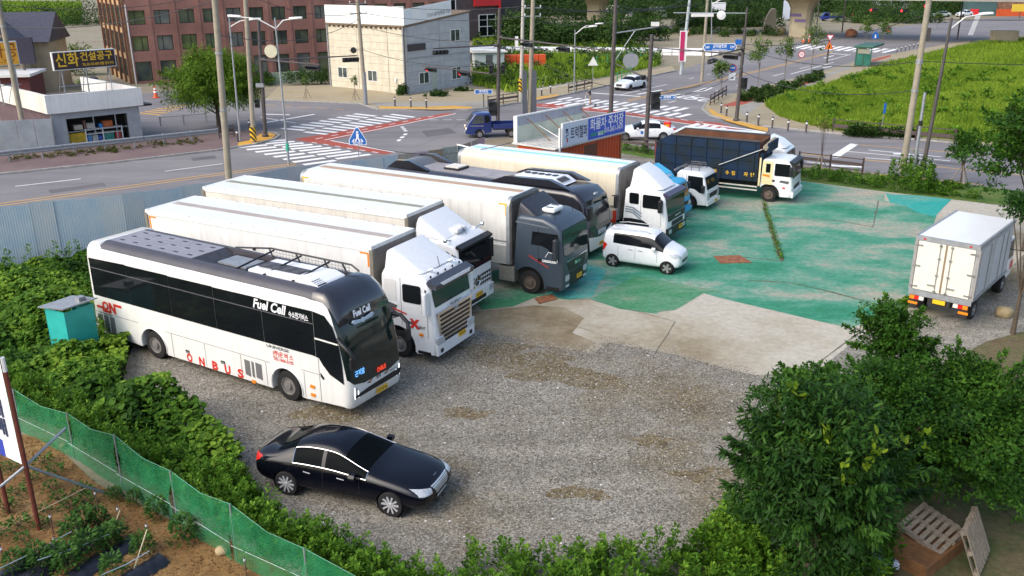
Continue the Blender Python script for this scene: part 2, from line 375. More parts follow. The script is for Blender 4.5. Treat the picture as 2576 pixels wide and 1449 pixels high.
# cycle bands
sheet('cycle_band', GP(zA(380,1402), zA(1915,1138), zA(2010,1142), zA(590,1445)), M_RED, .008, parent=road)
sheet('cycle_band', GP(zE(470,-30), zE(760,-32), zE(1395,84), zE(1290,108)), M_RED, .010, parent=road)
sheet('cycle_band', GP(zB(245,1045), zB(380,1040), zB(700,1068), zB(1080,1118), zB(1400,1163), zB(1800,1212), zB(2080,1236), zB(2300,1300), zB(2300,1325), zB(1700,1235), zB(1250,1168), zB(970,1135), zB(600,1105), zB(240,1072)), M_RED, .008, parent=road)
uline(zA(690,1410), zA(2010,1144), .16, z=.013); dashes(zA(600,1400), zA(1850,1155), .14, 9, .45, z=.013)
uline(zE(750,-34), zE(1400,86), .16, z=.014); dashes(zE(560,-15), zE(1300,100), .14, 6, .45, z=.014)
uline(zB(240,1075), zB(970,1138), .16, z=.013); uline(zB(970,1138), zB(1700,1238), .16, z=.013); uline(zB(1700,1238), zB(2300,1330), .16, z=.013)
dashes(zB(300,1058), zB(1000,1118), .14, 5, .45, z=.013); dashes(zB(1140,1135), zB(2000,1240), .14, 6, .5, z=.013)
# left road
for dv in (-3, 3): uline((-260,552+dv*1.2), (0,515+dv), .13, M_MARKY); uline((0,515+dv), (560,437+dv*.8), .13, M_MARKY); uline((560,437+dv*.8), (745,412+dv*.7), .13, M_MARKY)
uline((38,469), (203,450), .14); uline((415,431), (560,412), .12); uline((-150,490), (-60,480), .14)
uline((560,371), (660,359), .13)
# road past the cream building
uline(zA(60,1240), zA(590,1150), .32, name='stop_line'); dashes(zA(95,1055), zA(960,1108), .13, 5, .6, M_MARKY); dashes(zA(1750,1207), zA(2150,1205), .13, 3, .65)
uline(zA(80,1150), zA(340,1155), .35); uline(zA(45,1180), zA(400,1238), .14)
dashes(zA(1470,1275), zA(1515,1330), .3, 3, .55); dashes(zA(1510,1345), zA(1415,1435), .3, 3, .55)
for i in range(6): uline(z0(1400+60*i,1135-14*i), z0(1620+60*i,1160-20*i), .35, M_MARKY, name='hatch_stripe')
# upper right road
for dv in (-1.6, 1.8): uline((1580,253+dv), (1932,172.5+dv*.8), .16, M_MARKY); uline((1932,172.5+dv*.8), (2094,131+dv*.7), .16, M_MARKY)
uline(zB(800,935), zB(1290,972), .4, name='stop_line'); dashes(zB(1080,955), zB(1560,850), .13, 1, 1.); dashes(zB(1570,1035), zB(2450,815), .13, 4, .3)
dashes(zB(1780,795), zB(2440,640), .13, 4, .28); uline(zB(1260,950), zB(1510,905), .35)
for a, b in (((1815,930),(1940,890)),((1940,890),(2020,880)),((2020,880),(1940,915)),((1940,915),(1815,930))): uline(zB(*a), zB(*b), .22, name='diamond_marking')
d50 = (G(*zB(1740,970))-G(*zB(1590,950))).normalized()
for q in ((1680,970),(1890,1000)):
    o = G(*zB(*q)); p = txt('speed_marking', '50', road, M_MARK, (o.x, o.y, .004), d50, (-d50.y, d50.x, 0), 3.2, .03, 3.0)
uline(zC(50,765), zC(160,738), .15); uline(zC(230,745), zC(660,628), .2); uline(zC(620,535), zC(820,555), .4, name='stop_line'); uline(zC(600,610), zC(830,548), .14); uline(zC(320,692), zC(415,668), .15); uline(zC(560,585), zC(660,560), .3); uline(zC(550,685), zC(660,662), .3)
# right road
uline((2018,387), (2576,441), .15, M_MARKY); uline((2018,418), (2470,465), .13, M_MARKY); uline((2149,363.5), (2576,398), .13, M_MARKY)
uline(zD(800,75), zD(1830,170), .14); uline(zD(980,140), zD(1690,195), .14); uline(zD(870,0), zD(660,135), .6, name='stop_line')
for a in ((1010,60,1740,130),(390,180,700,215)):
    uline(zD(a[0],a[1]), zD(a[2],a[3]), .16); uline(zD(a[0]+250,a[1]+38), zD(a[0]+560,a[1]+52), .45, name='arrow_marking')
uline(zB(1880,1240), zB(2576,1330), .4, name='stop_line')
M_PATCH = groundmat('asphalt_patch', [(.3,(.105,.10,.108)),(.5,(.125,.12,.126)),(.7,(.15,.142,.145))], .3, 12, .15, bump=.1)
for uv in (((1060,330),(1130,322),(1150,335),(1075,345)),((120,478),(260,460),(268,468),(128,487)),((1420,285),(1500,298),(1490,306),(1410,292)),((1660,235),(1760,212),(1768,217),(1668,241)),((480,398),(540,391),(545,398),(486,405)),((2240,395),(2420,411),(2418,418),(2238,402))): sheet('asphalt_patch', GP(*uv), M_PATCH, .0065, parent=road)
M_SEAM = mat('tar_seam', (.05,.048,.05), .7, var=.2)
def seam(uvs, w=.035):
    for i in range(len(uvs)-1): uline(uvs[i], uvs[i+1], w, M_SEAM, .0075, 'tar_seam')
seam([(0,492),(140,470),(330,446),(560,415)]); seam([(980,300),(1100,312),(1240,306),(1400,312)]); seam([(1180,290),(1120,340),(1040,372)]); seam([(1560,232),(1700,205),(1900,160)]); seam([(2050,372),(2300,392),(2576,418)])
# --- pavements and kerbs
def kerb(pts, w=.18, h=.13, closed=False):
    for i in range(len(pts)-1):
        a, b = Vector(pts[i]), Vector(pts[i+1]); n = max(1, int((b-a).length/3.2))
        for k in range(n):
            p, q = a.lerp(b, k/n), a.lerp(b, (k+1)/n); g = (q-p).normalized()*.012
            MB().obox(p+g+Vector((0,0,h/2)), q-g+Vector((0,0,h/2)), w, h).build('kerb_stone', M_KERB, pave, bevel=.015)
pave = sheet('pavement', GP((-300,475),(0,440),(300,409),(550,379),(640,365),(690,352),(703,343),(690,336),(660,335),(560,331),(350,352),(160,368),(0,398),(-300,428)), M_WALKR, .10); tag(pave, 'brown pavement along the left road')
kerb(GP((-300,475),(0,440),(300,409),(550,379),(640,365),(690,352),(703,343),(690,336),(660,335)))
sheet('tactile_strip', GP((598,372),(650,362),(684,351),(694,343),(684,338),(655,340),(640,352),(600,362)), M_TACT, .106, parent=pave)
pave2 = sheet('pavement', GP((668,252),(905,262),(953,277),(1181,277),(1250,270),(1288,262),(1348,255),(1428,239),(1533,215),(1700,179),(1690,168),(1520,200),(1400,222),(1290,238),(1180,225),(1030,243),(850,214),(700,220)), M_WALKD, .10); tag(pave2, 'sandy pavement in front of the cream building')
pave = pave2; kerb(GP((668,252),(905,262),(953,277),(1181,277),(1250,270),(1288,262),(1348,255),(1428,239),(1533,215),(1700,179)))
sheet('tactile_strip', GP(zA(1235,1080), zA(1700,1085), zA(1990,1075), zA(2170,1085), zA(2170,1105), zA(1850,1115), zA(1250,1105)), M_TACT, .106, parent=pave)
sheet('tactile_strip', GP(zB(240,990), zB(480,955), zB(440,985), zB(250,1020)), M_TACT, .106, parent=pave)
sheet('paving_patch', GP(zA(1150,1040), zA(2100,1040), zA(2430,1010), zA(2430,1075), zA(2150,1100), zA(1240,1100)), M_WALK, .103, parent=pave)
pave3 = sheet('pavement', GP((2900,405),(2576,377),(2300,352),(2130,340),(2010,328),(1900,316),(1830,303),(1786,292),(1766,276),(1778,258),(1812,243),(1870,232),(2060,182),(2150,158),(2260,134),(2330,122),(2440,103),(2440,112),(2340,134),(2200,170),(2090,215),(1985,240),(1925,268),(1960,295),(2040,318),(2130,334),(2300,345),(2576,366),(2900,392)), M_WALKD, .10); tag(pave3, 'curved sandy pavement around the grassy plot')
pave = pave3; kerb(GP((2900,405),(2576,377),(2300,352),(2130,340),(2010,328),(1900,316),(1830,303),(1786,292),(1766,276),(1778,258),(1812,243),(1870,232),(2060,182),(2150,158),(2260,134),(2330,122)))
sheet('tactile_strip', GP(zB(1975,1105), zB(2010,1110), zB(2080,1160), zB(2260,1215), zB(2440,1270), zB(2576,1300), zB(2576,1340), zB(2400,1300), zB(2160,1230), zB(2010,1160)), M_TACT, .106, parent=pave)
sheet('cycle_path', GP(zB(2100,1075), zB(2576,925), zC(440,820), zC(455,835), zC(0,965), zB(2350,1055), zB(2230,1080)), M_RED, .106, parent=pave)
sheet('cycle_path', GP(zC(1030,610), zC(1230,560), zC(1240,575), zC(1060,628)), M_RED, .106, parent=pave)
sheet('footway', GP(zB(2280,1090), zC(0,968), zC(470,835), zC(560,770), zC(820,650), zC(840,690), zC(560,800), zC(430,870), zC(0,1015), zB(2330,1190)), M_WALK, .105, parent=pave)
# verge with weeds between the yard and the right road
verge = sheet('verge', GP((1560,358),(1640,376),(1820,398),(2010,420),(2300,448),(2576,482),(2900,518),(2900,545),(2576,522),(2420,505),(2220,482),(2010,454),(1700,410),(1560,385)), M_GRASSG, .012); tag(verge, 'weedy verge between the yard and the road')
# --- yard
FENCE = [Vector((-27.,36.,0)), Vector((-22.21,38.2,0)), Vector((-17.9,40.2,0)), Vector((-14.2,42.8,0)), Vector((-11.66,45.88,0)), Vector((-6.27,49.07,0)), Vector((-3.1,51.3,0)), Vector((-1.6,54.2,0))]
yard = sheet('yard', FENCE+GP((1420,352),(1560,385),(1700,410),(2010,454),(2220,482),(2420,505),(2576,522),(2700,560))+[Vector((24,14,0)), Vector((-3.,13.,0)), Vector((-8,19,0)), Vector((-13.5,27,0)), Vector((-24,33,0))], M_GRAVEL, .004)
tag(yard, 'gravel surface of the vehicle yard')
slabc = sheet('concrete_floor', GP((1080,830),(1190,826),(1290,850),(1330,866),(1400,872),(1490,888),(1535,862),(1700,893),(1900,945),(2060,930),(2160,850),(2300,800),(2420,790),(2576,640),(2640,560),(2576,526),(2400,502),(2220,482),(2010,455),(1700,415),(1500,430),(1100,470),(800,560),(760,760),(950,830)), M_CONC, .009)
tag(slabc, 'stained pale concrete floor of the yard')
sheet('dirt_film', GP((1060,845),(1120,790),(1195,785),(1262,778),(1345,768),(1420,775),(1470,800),(1440,838),(1500,862),(1470,884),(1400,874),(1330,868),(1290,852),(1190,828)), groundmat('dried_mud', [(.3,(.15,.11,.055)),(.44,(.21,.165,.10)),(.56,(.27,.225,.15)),(.72,(.34,.30,.225))], .35, 4, .2, bump=.2), .0112, parent=slabc)
sheet('paint_patch', GP((1430,755),(1480,752),(1560,778),(1650,790),(1720,765),(1770,738),(1811,750),(2138,827),(2268,781),(2300,740),(2350,560),(2360,530),(2225,505),(2225,484),(2020,457),(1700,430),(1400,640),(1100,720),(1180,760),(1260,775),(1345,745)), M_GREEN, .013, parent=slabc)
sheet('paint_patch', GP((2226,484),(2245,489),(2320,493),(2394,502),(2372,524),(2352,546),(2310,536),(2280,520),(2240,512)), M_TEAL, .017, parent=slabc)
sheet('paint_patch', GP((1392,708),(1468,664),(1526,680),(1510,710),(1490,747),(1430,752),(1372,742)), M_TEAL, .017, parent=slabc)
sheet('paint_patch', GP((1192,742),(1290,716),(1362,742),(1290,772),(1212,780)), M_GREEN2, .018, parent=slabc)
sheet('paint_patch', GP((1492,750),(1600,695),(1820,735),(1770,738),(1700,780),(1640,788),(1560,776)), M_GREEN2, .018, parent=slabc)
M_CRACK = mat('mossy_crack', (.055,.065,.025), .9, var=.5, scale=9, c2=(.16,.14,.09))
M_JOINT = mat('slab_joint', (.13,.115,.085), .9, var=.3, scale=9)
def crack(uvs, w, m, wob=.03):
    pts = []
    for i in range(len(uvs)-1):
        a, b = G(*uvs[i]), G(*uvs[i+1]); n = max(2, int((b-a).length/.4))
        pts += [a.lerp(b, k/n)+Vector((random.uniform(-wob,wob), random.uniform(-wob,wob), 0)) for k in range(n)]
    pts.append(G(*uvs[-1])); L = []; Rr = []
    for i, p in enumerate(pts):
        d = (pts[min(i+1,len(pts)-1)]-pts[max(i-1,0)]).normalized(); n = Vector((-d.y, d.x, 0))*(w*random.uniform(.3,.7)); L.append(p+n); Rr.append(p-n)
    b = MB(); b.add([(p.x,p.y,.021) for p in L+Rr], [(i, i+1, len(L)+i+1, len(L)+i) for i in range(len(L)-1)]); b.build('floor_joint', m, slabc)
CRACKS = [[(1921,512),(1935,560),(1950,608),(1967,658)], [(1945,548),(2030,551),(2110,556),(2195,572)], [(1967,658),(1900,650),(1860,648)], [(1880,705),(1990,712),(2090,735),(2200,765),(2262,778)], [(2020,652),(2090,680),(2145,700)]]
crack(CRACKS[0], .16, M_CRACK, .06); crack(CRACKS[1], .08, M_CRACK); crack(CRACKS[2], .06, M_CRACK); crack(CRACKS[3], .09, M_CRACK)
crack([(2030,935),(2130,860),(2230,790),(2290,745)], .035, M_JOINT, .004); crack([(1995,505),(2215,535)], .05, M_JOINT, .01); crack([(2210,505),(2195,572)], .05, M_JOINT)
crack([(1290,716),(1362,742),(1480,756)], .03, M_JOINT); crack([(1480,752),(1700,810),(1640,900)], .02, M_JOINT); crack([(1290,790),(1420,810),(1500,840)], .02, M_JOINT)
M_STAIN = groundmat('wet_stain', [(.3,(.125,.092,.045)),(.5,(.155,.122,.068)),(.7,(.19,.165,.115))], .9, 3, .3, bump=.5, peb=24, pebamt=.5)
for u_, v_, r_ in ((1640,1110,.42),(1455,1240,.5),(1790,1195,.6),(1385,935,.9),(1500,960,.7),(1250,880,.8),(1170,1040,.5),(1340,905,.8),(820,1040,.7)):
    g = G(u_, v_); sheet('ground_stain', [(g.x+r_*1.5*(1+.3*math.sin(3*a+u_)+.15*math.sin(7*a))*math.cos(a), g.y+r_*.7*(1+.3*math.sin(2*a+v_)+.2*math.sin(5*a))*math.sin(a)) for a in [k*.314 for k in range(20)]], M_STAIN, .0072+.0004*(u_ % 7), parent=yard)
M_RUSTP = mat('rusty_plate', (.20,.055,.03), .8, var=.3, scale=6, c2=(.28,.13,.05))
for uv, lb in ((((1795,646),(1860,644),(1892,662),(1812,664)), 'rusty red steel plate lying on the green floor beyond the small white car'), (((1345,752),(1388,742),(1402,754),(1356,766)), 'square rusty drain plate beside the grey cab wheel')):
    o = slab('drain_plate', GP(*uv), M_RUSTP, .018, .045); o['kind'] = 'thing'; tag(o, lb, 'drain plate')
# vegetable plot and grass plots
tg = sheet('tree_ground', GP((2130,1130),(2300,960),(2480,860),(2700,800),(2900,1600),(2100,1650),(1990,1450),(2050,1250)), groundmat('shaded_grass_earth', [(.32,(.10,.075,.04)),(.45,(.13,.105,.055)),(.55,(.075,.09,.03)),(.7,(.045,.07,.018))], .5, 6, .3, bump=.5), .012); tag(tg, 'patchy grass and dirt under the trees')
soil = sheet('soil', GP((-600,900),(-200,1050),(30,1090),(120,1105),(240,1215),(420,1305),(560,1352),(720,1430),(800,1500),(700,1800),(-600,1800)), M_SOIL, .012); tag(soil, 'brown tilled soil of the vegetable plot')
field = sheet('field', GP((1925,268),(1985,240),(2090,215),(2200,170),(2340,134),(2440,112),(2620,92),(3200,60),(3200,400),(2900,392),(2576,366),(2300,345),(2130,334),(2040,318),(1960,295)), M_GRASSG, .03); tag(field, 'earth under the grassy plot')
# ================================================================== buildings
def frame(o, xd, nd): return (Vector(o), Vector(xd).normalized(), Vector(nd).normalized())
def wadd(b, F, x0, x1, z0, z1, d0, d1):
    o, xd, nd = F; P = []
    for z in (z0, z1):
        for x, d in ((x0,d0),(x1,d0),(x1,d1),(x0,d1)): P.append(o+xd*x+nd*d+Vector((0,0,z)))
    return b.add(P, [(0,3,2,1),(4,5,6,7),(0,1,5,4),(1,2,6,5),(2,3,7,6),(3,0,4,7)])
def wbox(name, m, parent, F, x0, x1, z0, z1, d0, d1, bevel=0): return wadd(MB(), F, x0, x1, z0, z1, d0, d1).build(name, m, parent, bevel=bevel)
def window(parent, F, x0, x1, z0, z1, fm, gm=None, t=.06, d=.05, mull=(.5,), trans=()):
    b = MB()
    wadd(b, F, x0, x1, z0, z0+t, 0, d); wadd(b, F, x0, x1, z1-t, z1, 0, d); wadd(b, F, x0, x0+t, z0+t, z1-t, 0, d); wadd(b, F, x1-t, x1, z0+t, z1-t, 0, d)
    for k in mull: x = x0+(x1-x0)*k; wadd(b, F, x-t/2, x+t/2, z0+t, z1-t, 0, d-.01)
    for k in trans: z = z0+(z1-z0)*k; wadd(b, F, x0+t, x1-t, z-t/2, z+t/2, .002, d-.012)
    o = b.build('window', fm, parent)
    ks = [0]+list(mull)+[1]
    for i in range(len(ks)-1):
        a, c = x0+(x1-x0)*ks[i]+t*.6, x0+(x1-x0)*ks[i+1]-t*.6
        wbox('pane', gm or GLASSW, o, F, a, c, z0+t*.8, z1-t*.8, .004, .016)
    return o
GLASSW = mat('window_glass', (.035,.045,.05), .08, var=.6, scale=.8, c2=(.10,.12,.11), spec=.6)
GLASSB = mat('brick_window_glass', (.03,.045,.045), .10, var=.6, scale=.35, c2=(.12,.14,.08), spec=.5)
GLASSB2 = mat('brick_window_green', (.05,.07,.03), .1, var=.6, scale=.5, c2=(.16,.20,.08)); GLASSB3 = mat('brick_window_pale', (.10,.12,.12), .1, var=.5, scale=.6, c2=(.22,.22,.17))
M_BEIGE = mat('sunlit_cladding', (.62,.57,.45), .6, var=.18, scale=1.3, c2=(.53,.48,.37), grime=.3)  # warm sunlight on the left wall is put into this colour
M_SHADEGREY = mat('shade_grey_panel', (.46,.47,.47), .6, var=.15, scale=1.3, c2=(.38,.39,.40))  # greyer copy of the cladding, shade on the right wall painted in
M_BROWNE = mat('brown_eave', (.20,.14,.08), .7, var=.3, scale=3)
M_SIGNW = mat('faded_white_sign', (.80,.80,.77), .5, var=.1, scale=1.5, c2=(.70,.74,.74))
M_JOINTD = mat('cladding_joint', (.22,.20,.17), .8, var=.2)
# --- cream two storey building
t = thing('clad_building', (-11.13,97.25,0), R(53.2), 'two storey cream clad building with white roof signs behind the crossing', 'building')
MB().prism([(.03,0),(10.87,0),(10.87,8.02),(.03,6.9)], 'y', .03, 11.77).build('wall', M_JOINTD, t)
FL = frame((.03,0,0), (0,1,0), (-1,0,0)); FR = frame((0,.03,0), (1,0,0), (0,-1,0))
zs = [0,.75,1.5,2.25,3.0,3.75,4.5,5.25,6.0,6.85]
for i in range(9):
    for a, b in ((.12,2.42),(2.48,7.05),(7.11,11.7)): wbox('cladding_panel', M_BEIGE, t, FL, a, b, zs[i]+.012, zs[i+1]-.012, 0, .035+.006*(i % 2))
    for a, b in ((.12,5.55),(5.61,10.8)):
        if i == 8:
            P = [(a,6.012),(b,6.012),(b,6.86+b*.103),(a,6.86+a*.103)]
            MB().prism(P, 'y', -.01, .03).build('cladding_panel', M_SHADEGREY, t)
        else: wbox('cladding_panel', M_SHADEGREY, t, FR, a, b, zs[i]+.012, zs[i+1]-.012, 0, .035+.006*(i % 2))
MB().prism([(-.15,6.92),(11.0,8.06),(11.0,8.2),(-.15,7.06)], 'y', -.12, 11.9).build('roof', M_BROWNE, t)
for k in range(16): wbox('eave_bracket', M_BROWNE, t, FL, .3+k*.72, .4+k*.72, 6.68, 6.93, .05, .32)
for x in (.05, 11.6): wbox('downpipe', GALV, t, FL, x, x+.13, 0, 6.9, .06, .17)
wbox('downpipe', GALV, t, FR, .2, .3, 2.9, 6.8, .06, .15); wbox('cable_conduit', GALV, t, FR, .3, 10.8, 3.62, 3.68, .05, .1)
b = wbox('sign_panel', M_SIGNW, t, FL, -.15, 11.8, 7.1, 9.0, .0, .12)
MB().prism([(-.02,7.12),(7.6,7.9),(7.6,9.4),(-.02,8.7)], 'y', -.12, -.02).build('sign_panel', M_SIGNW, t)
txt('sign_lettering', 'T:767-0870(배달가능)', t, mat('faded_lettering', (.30,.30,.32), .6), (5.5,-.13,8.12), (1,0,.102), (0,0,1), .52, .008, 3.9)
for k in range(11): wbox('sign_bracing', mat('pale_sign_frame', (.60,.64,.66), .6), t, FR, .2+k*.66, .24+k*.66, 7.35+k*.067, 8.55+k*.06, .122, .13)
for a, b, c, d in ((8.87,10.37,1.19,2.36),(4.22,5.67,1.08,2.26)): window(t, frame((-.01,0,0), (0,1,0), (-1,0,0)), a, b, c, d, WHITE)
FR2 = frame((0,-.015,0), (1,0,0), (0,-1,0))
for a, b, c, d in ((7.45,9.1,5.02,6.3),(2.05,3.65,.86,2.1),(7.5,9.1,.85,2.2)): window(t, FR2, a, b, c, d, WHITE)
wbox('door', mat('pale_green_door', (.42,.46,.38), .6), t, FR2, 4.1, 5.05, .02, 1.95, 0, .05)
wbox('sign_board', mat('dark_sign', (.05,.04,.04), .6), t, FR2, .42, 3.2, 4.45, 5.15, 0, .1)
for y in (1.3,): wbox('meter_box', WHITE2, t, FL, y, y+.25, 1.2, 1.6, .04, .2)
# --- brick building
t = thing('brick_building', (-44.8,108.3,0), R(32.2), 'long red brown brick building with rows of dark square windows', 'building')
mb = bpy.data.materials.new('red_brown_brick'); mb.use_nodes = True; q = mb.node_tree; pb = q.nodes['Principled BSDF']; pb.inputs['Roughness'].default_value = .9
tc = q.nodes.new('ShaderNodeTexCoord'); mp = q.nodes.new('ShaderNodeMapping'); mp.inputs['Rotation'].default_value = (R(90),0,0)
br = q.nodes.new('ShaderNodeTexBrick'); br.inputs['Scale'].default_value = 5; br.inputs['Color1'].default_value = (.34,.150,.110,1); br.inputs['Color2'].default_value = (.25,.110,.088,1); br.inputs['Mortar'].default_value = (.30,.22,.19,1); br.inputs['Mortar Size'].default_value = .012
nz = q.nodes.new('ShaderNodeTexNoise'); nz.inputs['Scale'].default_value = .25; nz.inputs['Detail'].default_value = 8
mr = q.nodes.new('ShaderNodeMapRange'); mr.inputs[1].default_value = .3; mr.inputs[2].default_value = .7; mr.inputs[3].default_value = .72; mr.inputs[4].default_value = 1.25
mm = q.nodes.new('ShaderNodeMix'); mm.data_type = 'RGBA'; mm.blend_type = 'MULTIPLY'; mm.inputs[0].default_value = 1
q.links.new(tc.outputs['Object'], mp.inputs[0]); q.links.new(mp.outputs[0], br.inputs[0]); q.links.new(tc.outputs['Object'], nz.inputs[0]); q.links.new(nz.outputs[0], mr.inputs[0])
q.links.new(br.outputs[0], mm.inputs[6]); q.links.new(mr.outputs[0], mm.inputs[7]); q.links.new(mm.outputs[2], pb.inputs['Base Color'])
M_TANB = mat('tan_render', (.50,.33,.16), .85, var=.25, scale=.8)
M_TANC = mat('brown_pilaster', (.20,.09,.055), .85, var=.3, scale=1)
LX = 42.8; FF = frame((0,0,0), (1,0,0), (0,-1,0))
rows = [(.27,2.53),(3.72,5.44),(6.72,8.33),(9.75,11.4)]
cols = [.6+i*2.82 for i in range(15)]
b = MB()
prev = 0.
for i, (za, zb) in enumerate(rows):
    wadd(b, FF, 0, LX, prev, za, -.35, 0); prev = zb
    xs = 0.
    for c in cols: wadd(b, FF, xs, c, za, zb, -.35, 0); xs = c+1.82
    wadd(b, FF, xs, LX, za, zb, -.35, 0)
wadd(b, FF, 0, LX, prev, 13.2, -.35, 0)
b.build('front_wall', mb, t)
MB().bx(.4,LX,.5,16,0,13.0).build('wall_core', mat('dim_interior', (.05,.045,.04), .9), t)
MB().bx(-.05,LX+.1,-.12,16.2,13.2,13.5).build('roof', mat('brick_coping', (.20,.13,.11), .9), t)
M_DKFR = mat('dark_window_frame', (.03,.025,.025), .5)
FWIN = frame((0,.3,0), (1,0,0), (0,-1,0))
for r_, (za, zb) in enumerate(rows):
    for c in cols: window(t, FWIN, c, c+1.82, za, zb, M_DKFR, random.choice((GLASSB,GLASSB,GLASSB2,GLASSB3)), .07, .08, mull=() if r_ == 0 else (random.choice((.38,.5,.62)),))
for k in range(15): wbox('brick_pier', mb, t, FF, cols[k]+2.15, cols[k]+2.47, 0, 13.2, 0, .09)
FS = frame((0,16,0), (0,-1,0), (-1,0,0))
wbox('side_wall', M_TANB, t, FS, 0, 16, 0, 13.2, -.4, .0)
for k in range(6): wbox('pilaster', M_TANC, t, FS, 15.4-k*3., 15.75-k*3., 0, 13.2, .002, .22)
for k in range(5):
    for za, zb in ((.8,2.8),(3.5,5.8),(6.4,8.9),(9.5,11.6)): window(t, FS, 13.0-k*3., 14.6-k*3., za, zb, M_DKFR, GLASSB, .08, .06, trans=(.35,))
wbox('downpipe', WHITE2, t, FF, .3, .42, 0, 9.0, .0, .12)
# --- low green wall and planting strip by the brick building
a, b2 = G(*zA(100,850)), G(*zA(720,810))
MB().obox(a+Vector((0,0,.65)), b2+Vector((0,0,.65)), .25, 1.3).build('garden_wall', mat('pale_green_wall', (.33,.42,.30), .85, var=.2, scale=1), None); tag(bpy.data.objects['garden_wall'], 'low pale green garden wall overgrown with creeper beside the cream building', 'wall')
# --- tool shop with white parapet
A, Bc, D = Vector((-33.8,66.3,0)), Vector((-28.95,70.45,0)), Vector((-41.4,73.8,0))
yaw = math.atan2(Bc.y-A.y, Bc.x-A.x); t = thing('tool_shop', A, yaw, 'low tool shop with white parapet and lit window display behind the guardrail', 'shop')
W_ = (Bc-A).length; loc = Matrix.Rotation(-yaw, 3, 'Z') @ (D-A); dl = Vector((loc.x, loc.y, 0))
M_SHOPW = mat('grey_shop_render', (.33,.34,.36), .8, var=.15, scale=2)
back = Vector((W_,0,0))+dl
plan_ = [(0,0),(W_,0),(back.x,back.y),(dl.x,dl.y)]
FA = frame((0,0,0), (1,0,0), (0,-1,0)); nl = Vector((-dl.y, dl.x, 0)).normalized(); nl = nl if nl.x < 0 else -nl; FBk = frame((0,0,0), dl, nl)
wbox('front_wall', M_SHOPW, t, FA, 0, .95, 0, 2.83, -.2, 0); wbox('front_wall', M_SHOPW, t, FA, 5.45, W_, 0, 2.83, -.2, 0); wbox('front_wall', M_SHOPW, t, FA, .95, 5.45, 2.3, 2.83, -.2, 0); wbox('front_wall', M_SHOPW, t, FA, .95, 5.45, 0, .25, -.2, 0)
wbox('interior_wall', mat('dark_shop_interior', (.05,.045,.04), .9), t, FA, .2, W_-.1, 0, 2.8, -2.6, -2.5)
wbox('interior_floor', M_SHOPW, t, FA, .2, W_-.1, .02, .06, -2.5, -.2)
wbox('side_wall', mat('brown_side_wall', (.12,.075,.085), .8, var=.25, scale=1), t, FBk, .05, 12, 0, 2.83, -.2, -.01)
wbox('side_wall', M_SHOPW, t, frame((W_,0,0), dl, -nl), 0.05, 12, 0, 2.83, -.2, -.01)
MB().prism(plan_, 'z', 2.86, 3.0).build('roof', mat('shop_roof', (.10,.075,.075), .9, var=.4, scale=.8), t)
wbox('parapet', WHITE2, t, FA, -.25, W_+.3, 2.8, 4.15, .003, .25); wbox('parapet', mat('sunlit_parapet', (.78,.75,.66), .5, var=.08), t, FBk, .0, 11.5, 2.8, 4.15, .003, .25)  # left parapet tinted warm, sunlight on the white panel put into colour
wbox('parapet', WHITE2, t, frame((W_,0,0), dl, -nl), -.2, 11, 2.8, 4.15, .003, .2)
window(t, frame((0,-.08,0), (1,0,0), (0,-1,0)), .95, 5.45, .25, 2.3, M_DKFR, mat('shop_glass', (.05,.05,.05), .1, var=0, spec=.5), .05, .05, mull=(.4,.78), trans=(.5,)) if False else None
for x in (.95, 2.9, 4.5, 5.4): wbox('window_mullion', GALV, t, FA, x, x+.06, .25, 2.3, -.12, -.04)
wbox('window_transom', GALV, t, FA, 1.01, 5.4, 1.28, 1.33, -.119, -.042)
goods = [((.62,.40,.02),1.0,2.3,.3,1.1),((.10,.25,.5),2.45,2.75,.35,.85),((.5,.5,.45),2.8,3.2,.35,.8),((.04,.10,.4),3.25,3.5,.35,.75),((.05,.25,.2),3.65,4.4,.35,.9),((.45,.05,.04),4.5,4.9,.35,.95),((.5,.12,.03),3.7,4.4,1.35,1.8),((.03,.25,.6),3.4,3.65,1.35,1.62),((.5,.45,.35),1.6,2.2,1.35,1.7),((.45,.42,.36),2.5,3.1,1.35,1.75),((.2,.1,.08),2.3,2.45,1.35,2.0)]
for k, (c_, x0, x1, za, zb) in enumerate(goods): wbox('goods_box', mat('goods_%d' % k, c_, .6, var=.3, scale=5), t, FA, x0, x1, za, zb, -1.0-.05*(k % 3), -.5)
for zz_ in (.3, .95, 1.31): wbox('display_shelf', WHITE2, t, FA, 2.35, 5.0, zz_-.05, zz_, -1.2, -.45)
for x in (2.3, 3.55, 4.98): wbox('shelf_upright', WHITE, t, FA, x, x+.07, .2, 1.36, -.5, -.42)
wbox('awning', BLACK, t, frame((W_,0,0), dl, -nl), .3, 3.2, 2.65, 2.78, .2, 1.2)
# signs standing on its roof
def roofsign(name, uvs, Y0, Y1, m, fm, label):
    TL, BL, TR, BR = AT(*uvs[0], Y0), AT(*uvs[1], Y0), AT(*uvs[2], Y1), AT(*uvs[3], Y1)
    o0 = Vector((TL.x, TL.y, 0)); d = Vector((TR.x-TL.x, TR.y-TL.y, 0)); w = d.length; yw = math.atan2(d.y, d.x)
    s = thing(name, (TL.x, TL.y, 2.99), yw, label, 'sign')
    za, zb = (BL.z+BR.z)/2-2.99, (TL.z+TR.z)/2-2.99
    MB().bx(0, w, 0, .3, za, zb).build('sign_box', fm, s); MB().bx(.06, w-.06, -.02, .0, za+.06, zb-.06).build('sign_face', m, s)
    for x in (.12*w, .5*w, .88*w):
        MB().tube([(x,.15,0),(x,.15,za)], .05, 6).build('post', GALV, s); MB().tube([(x,1.6,0),(x,.2,za+.3*(zb-za))], .035, 6).build('brace', GALV, s)
    MB().tube([(.05*w,.15,za*.5),(.95*w,.15,za*.5)], .035, 6).build('brace', GALV, s)
    return s, w, za, zb
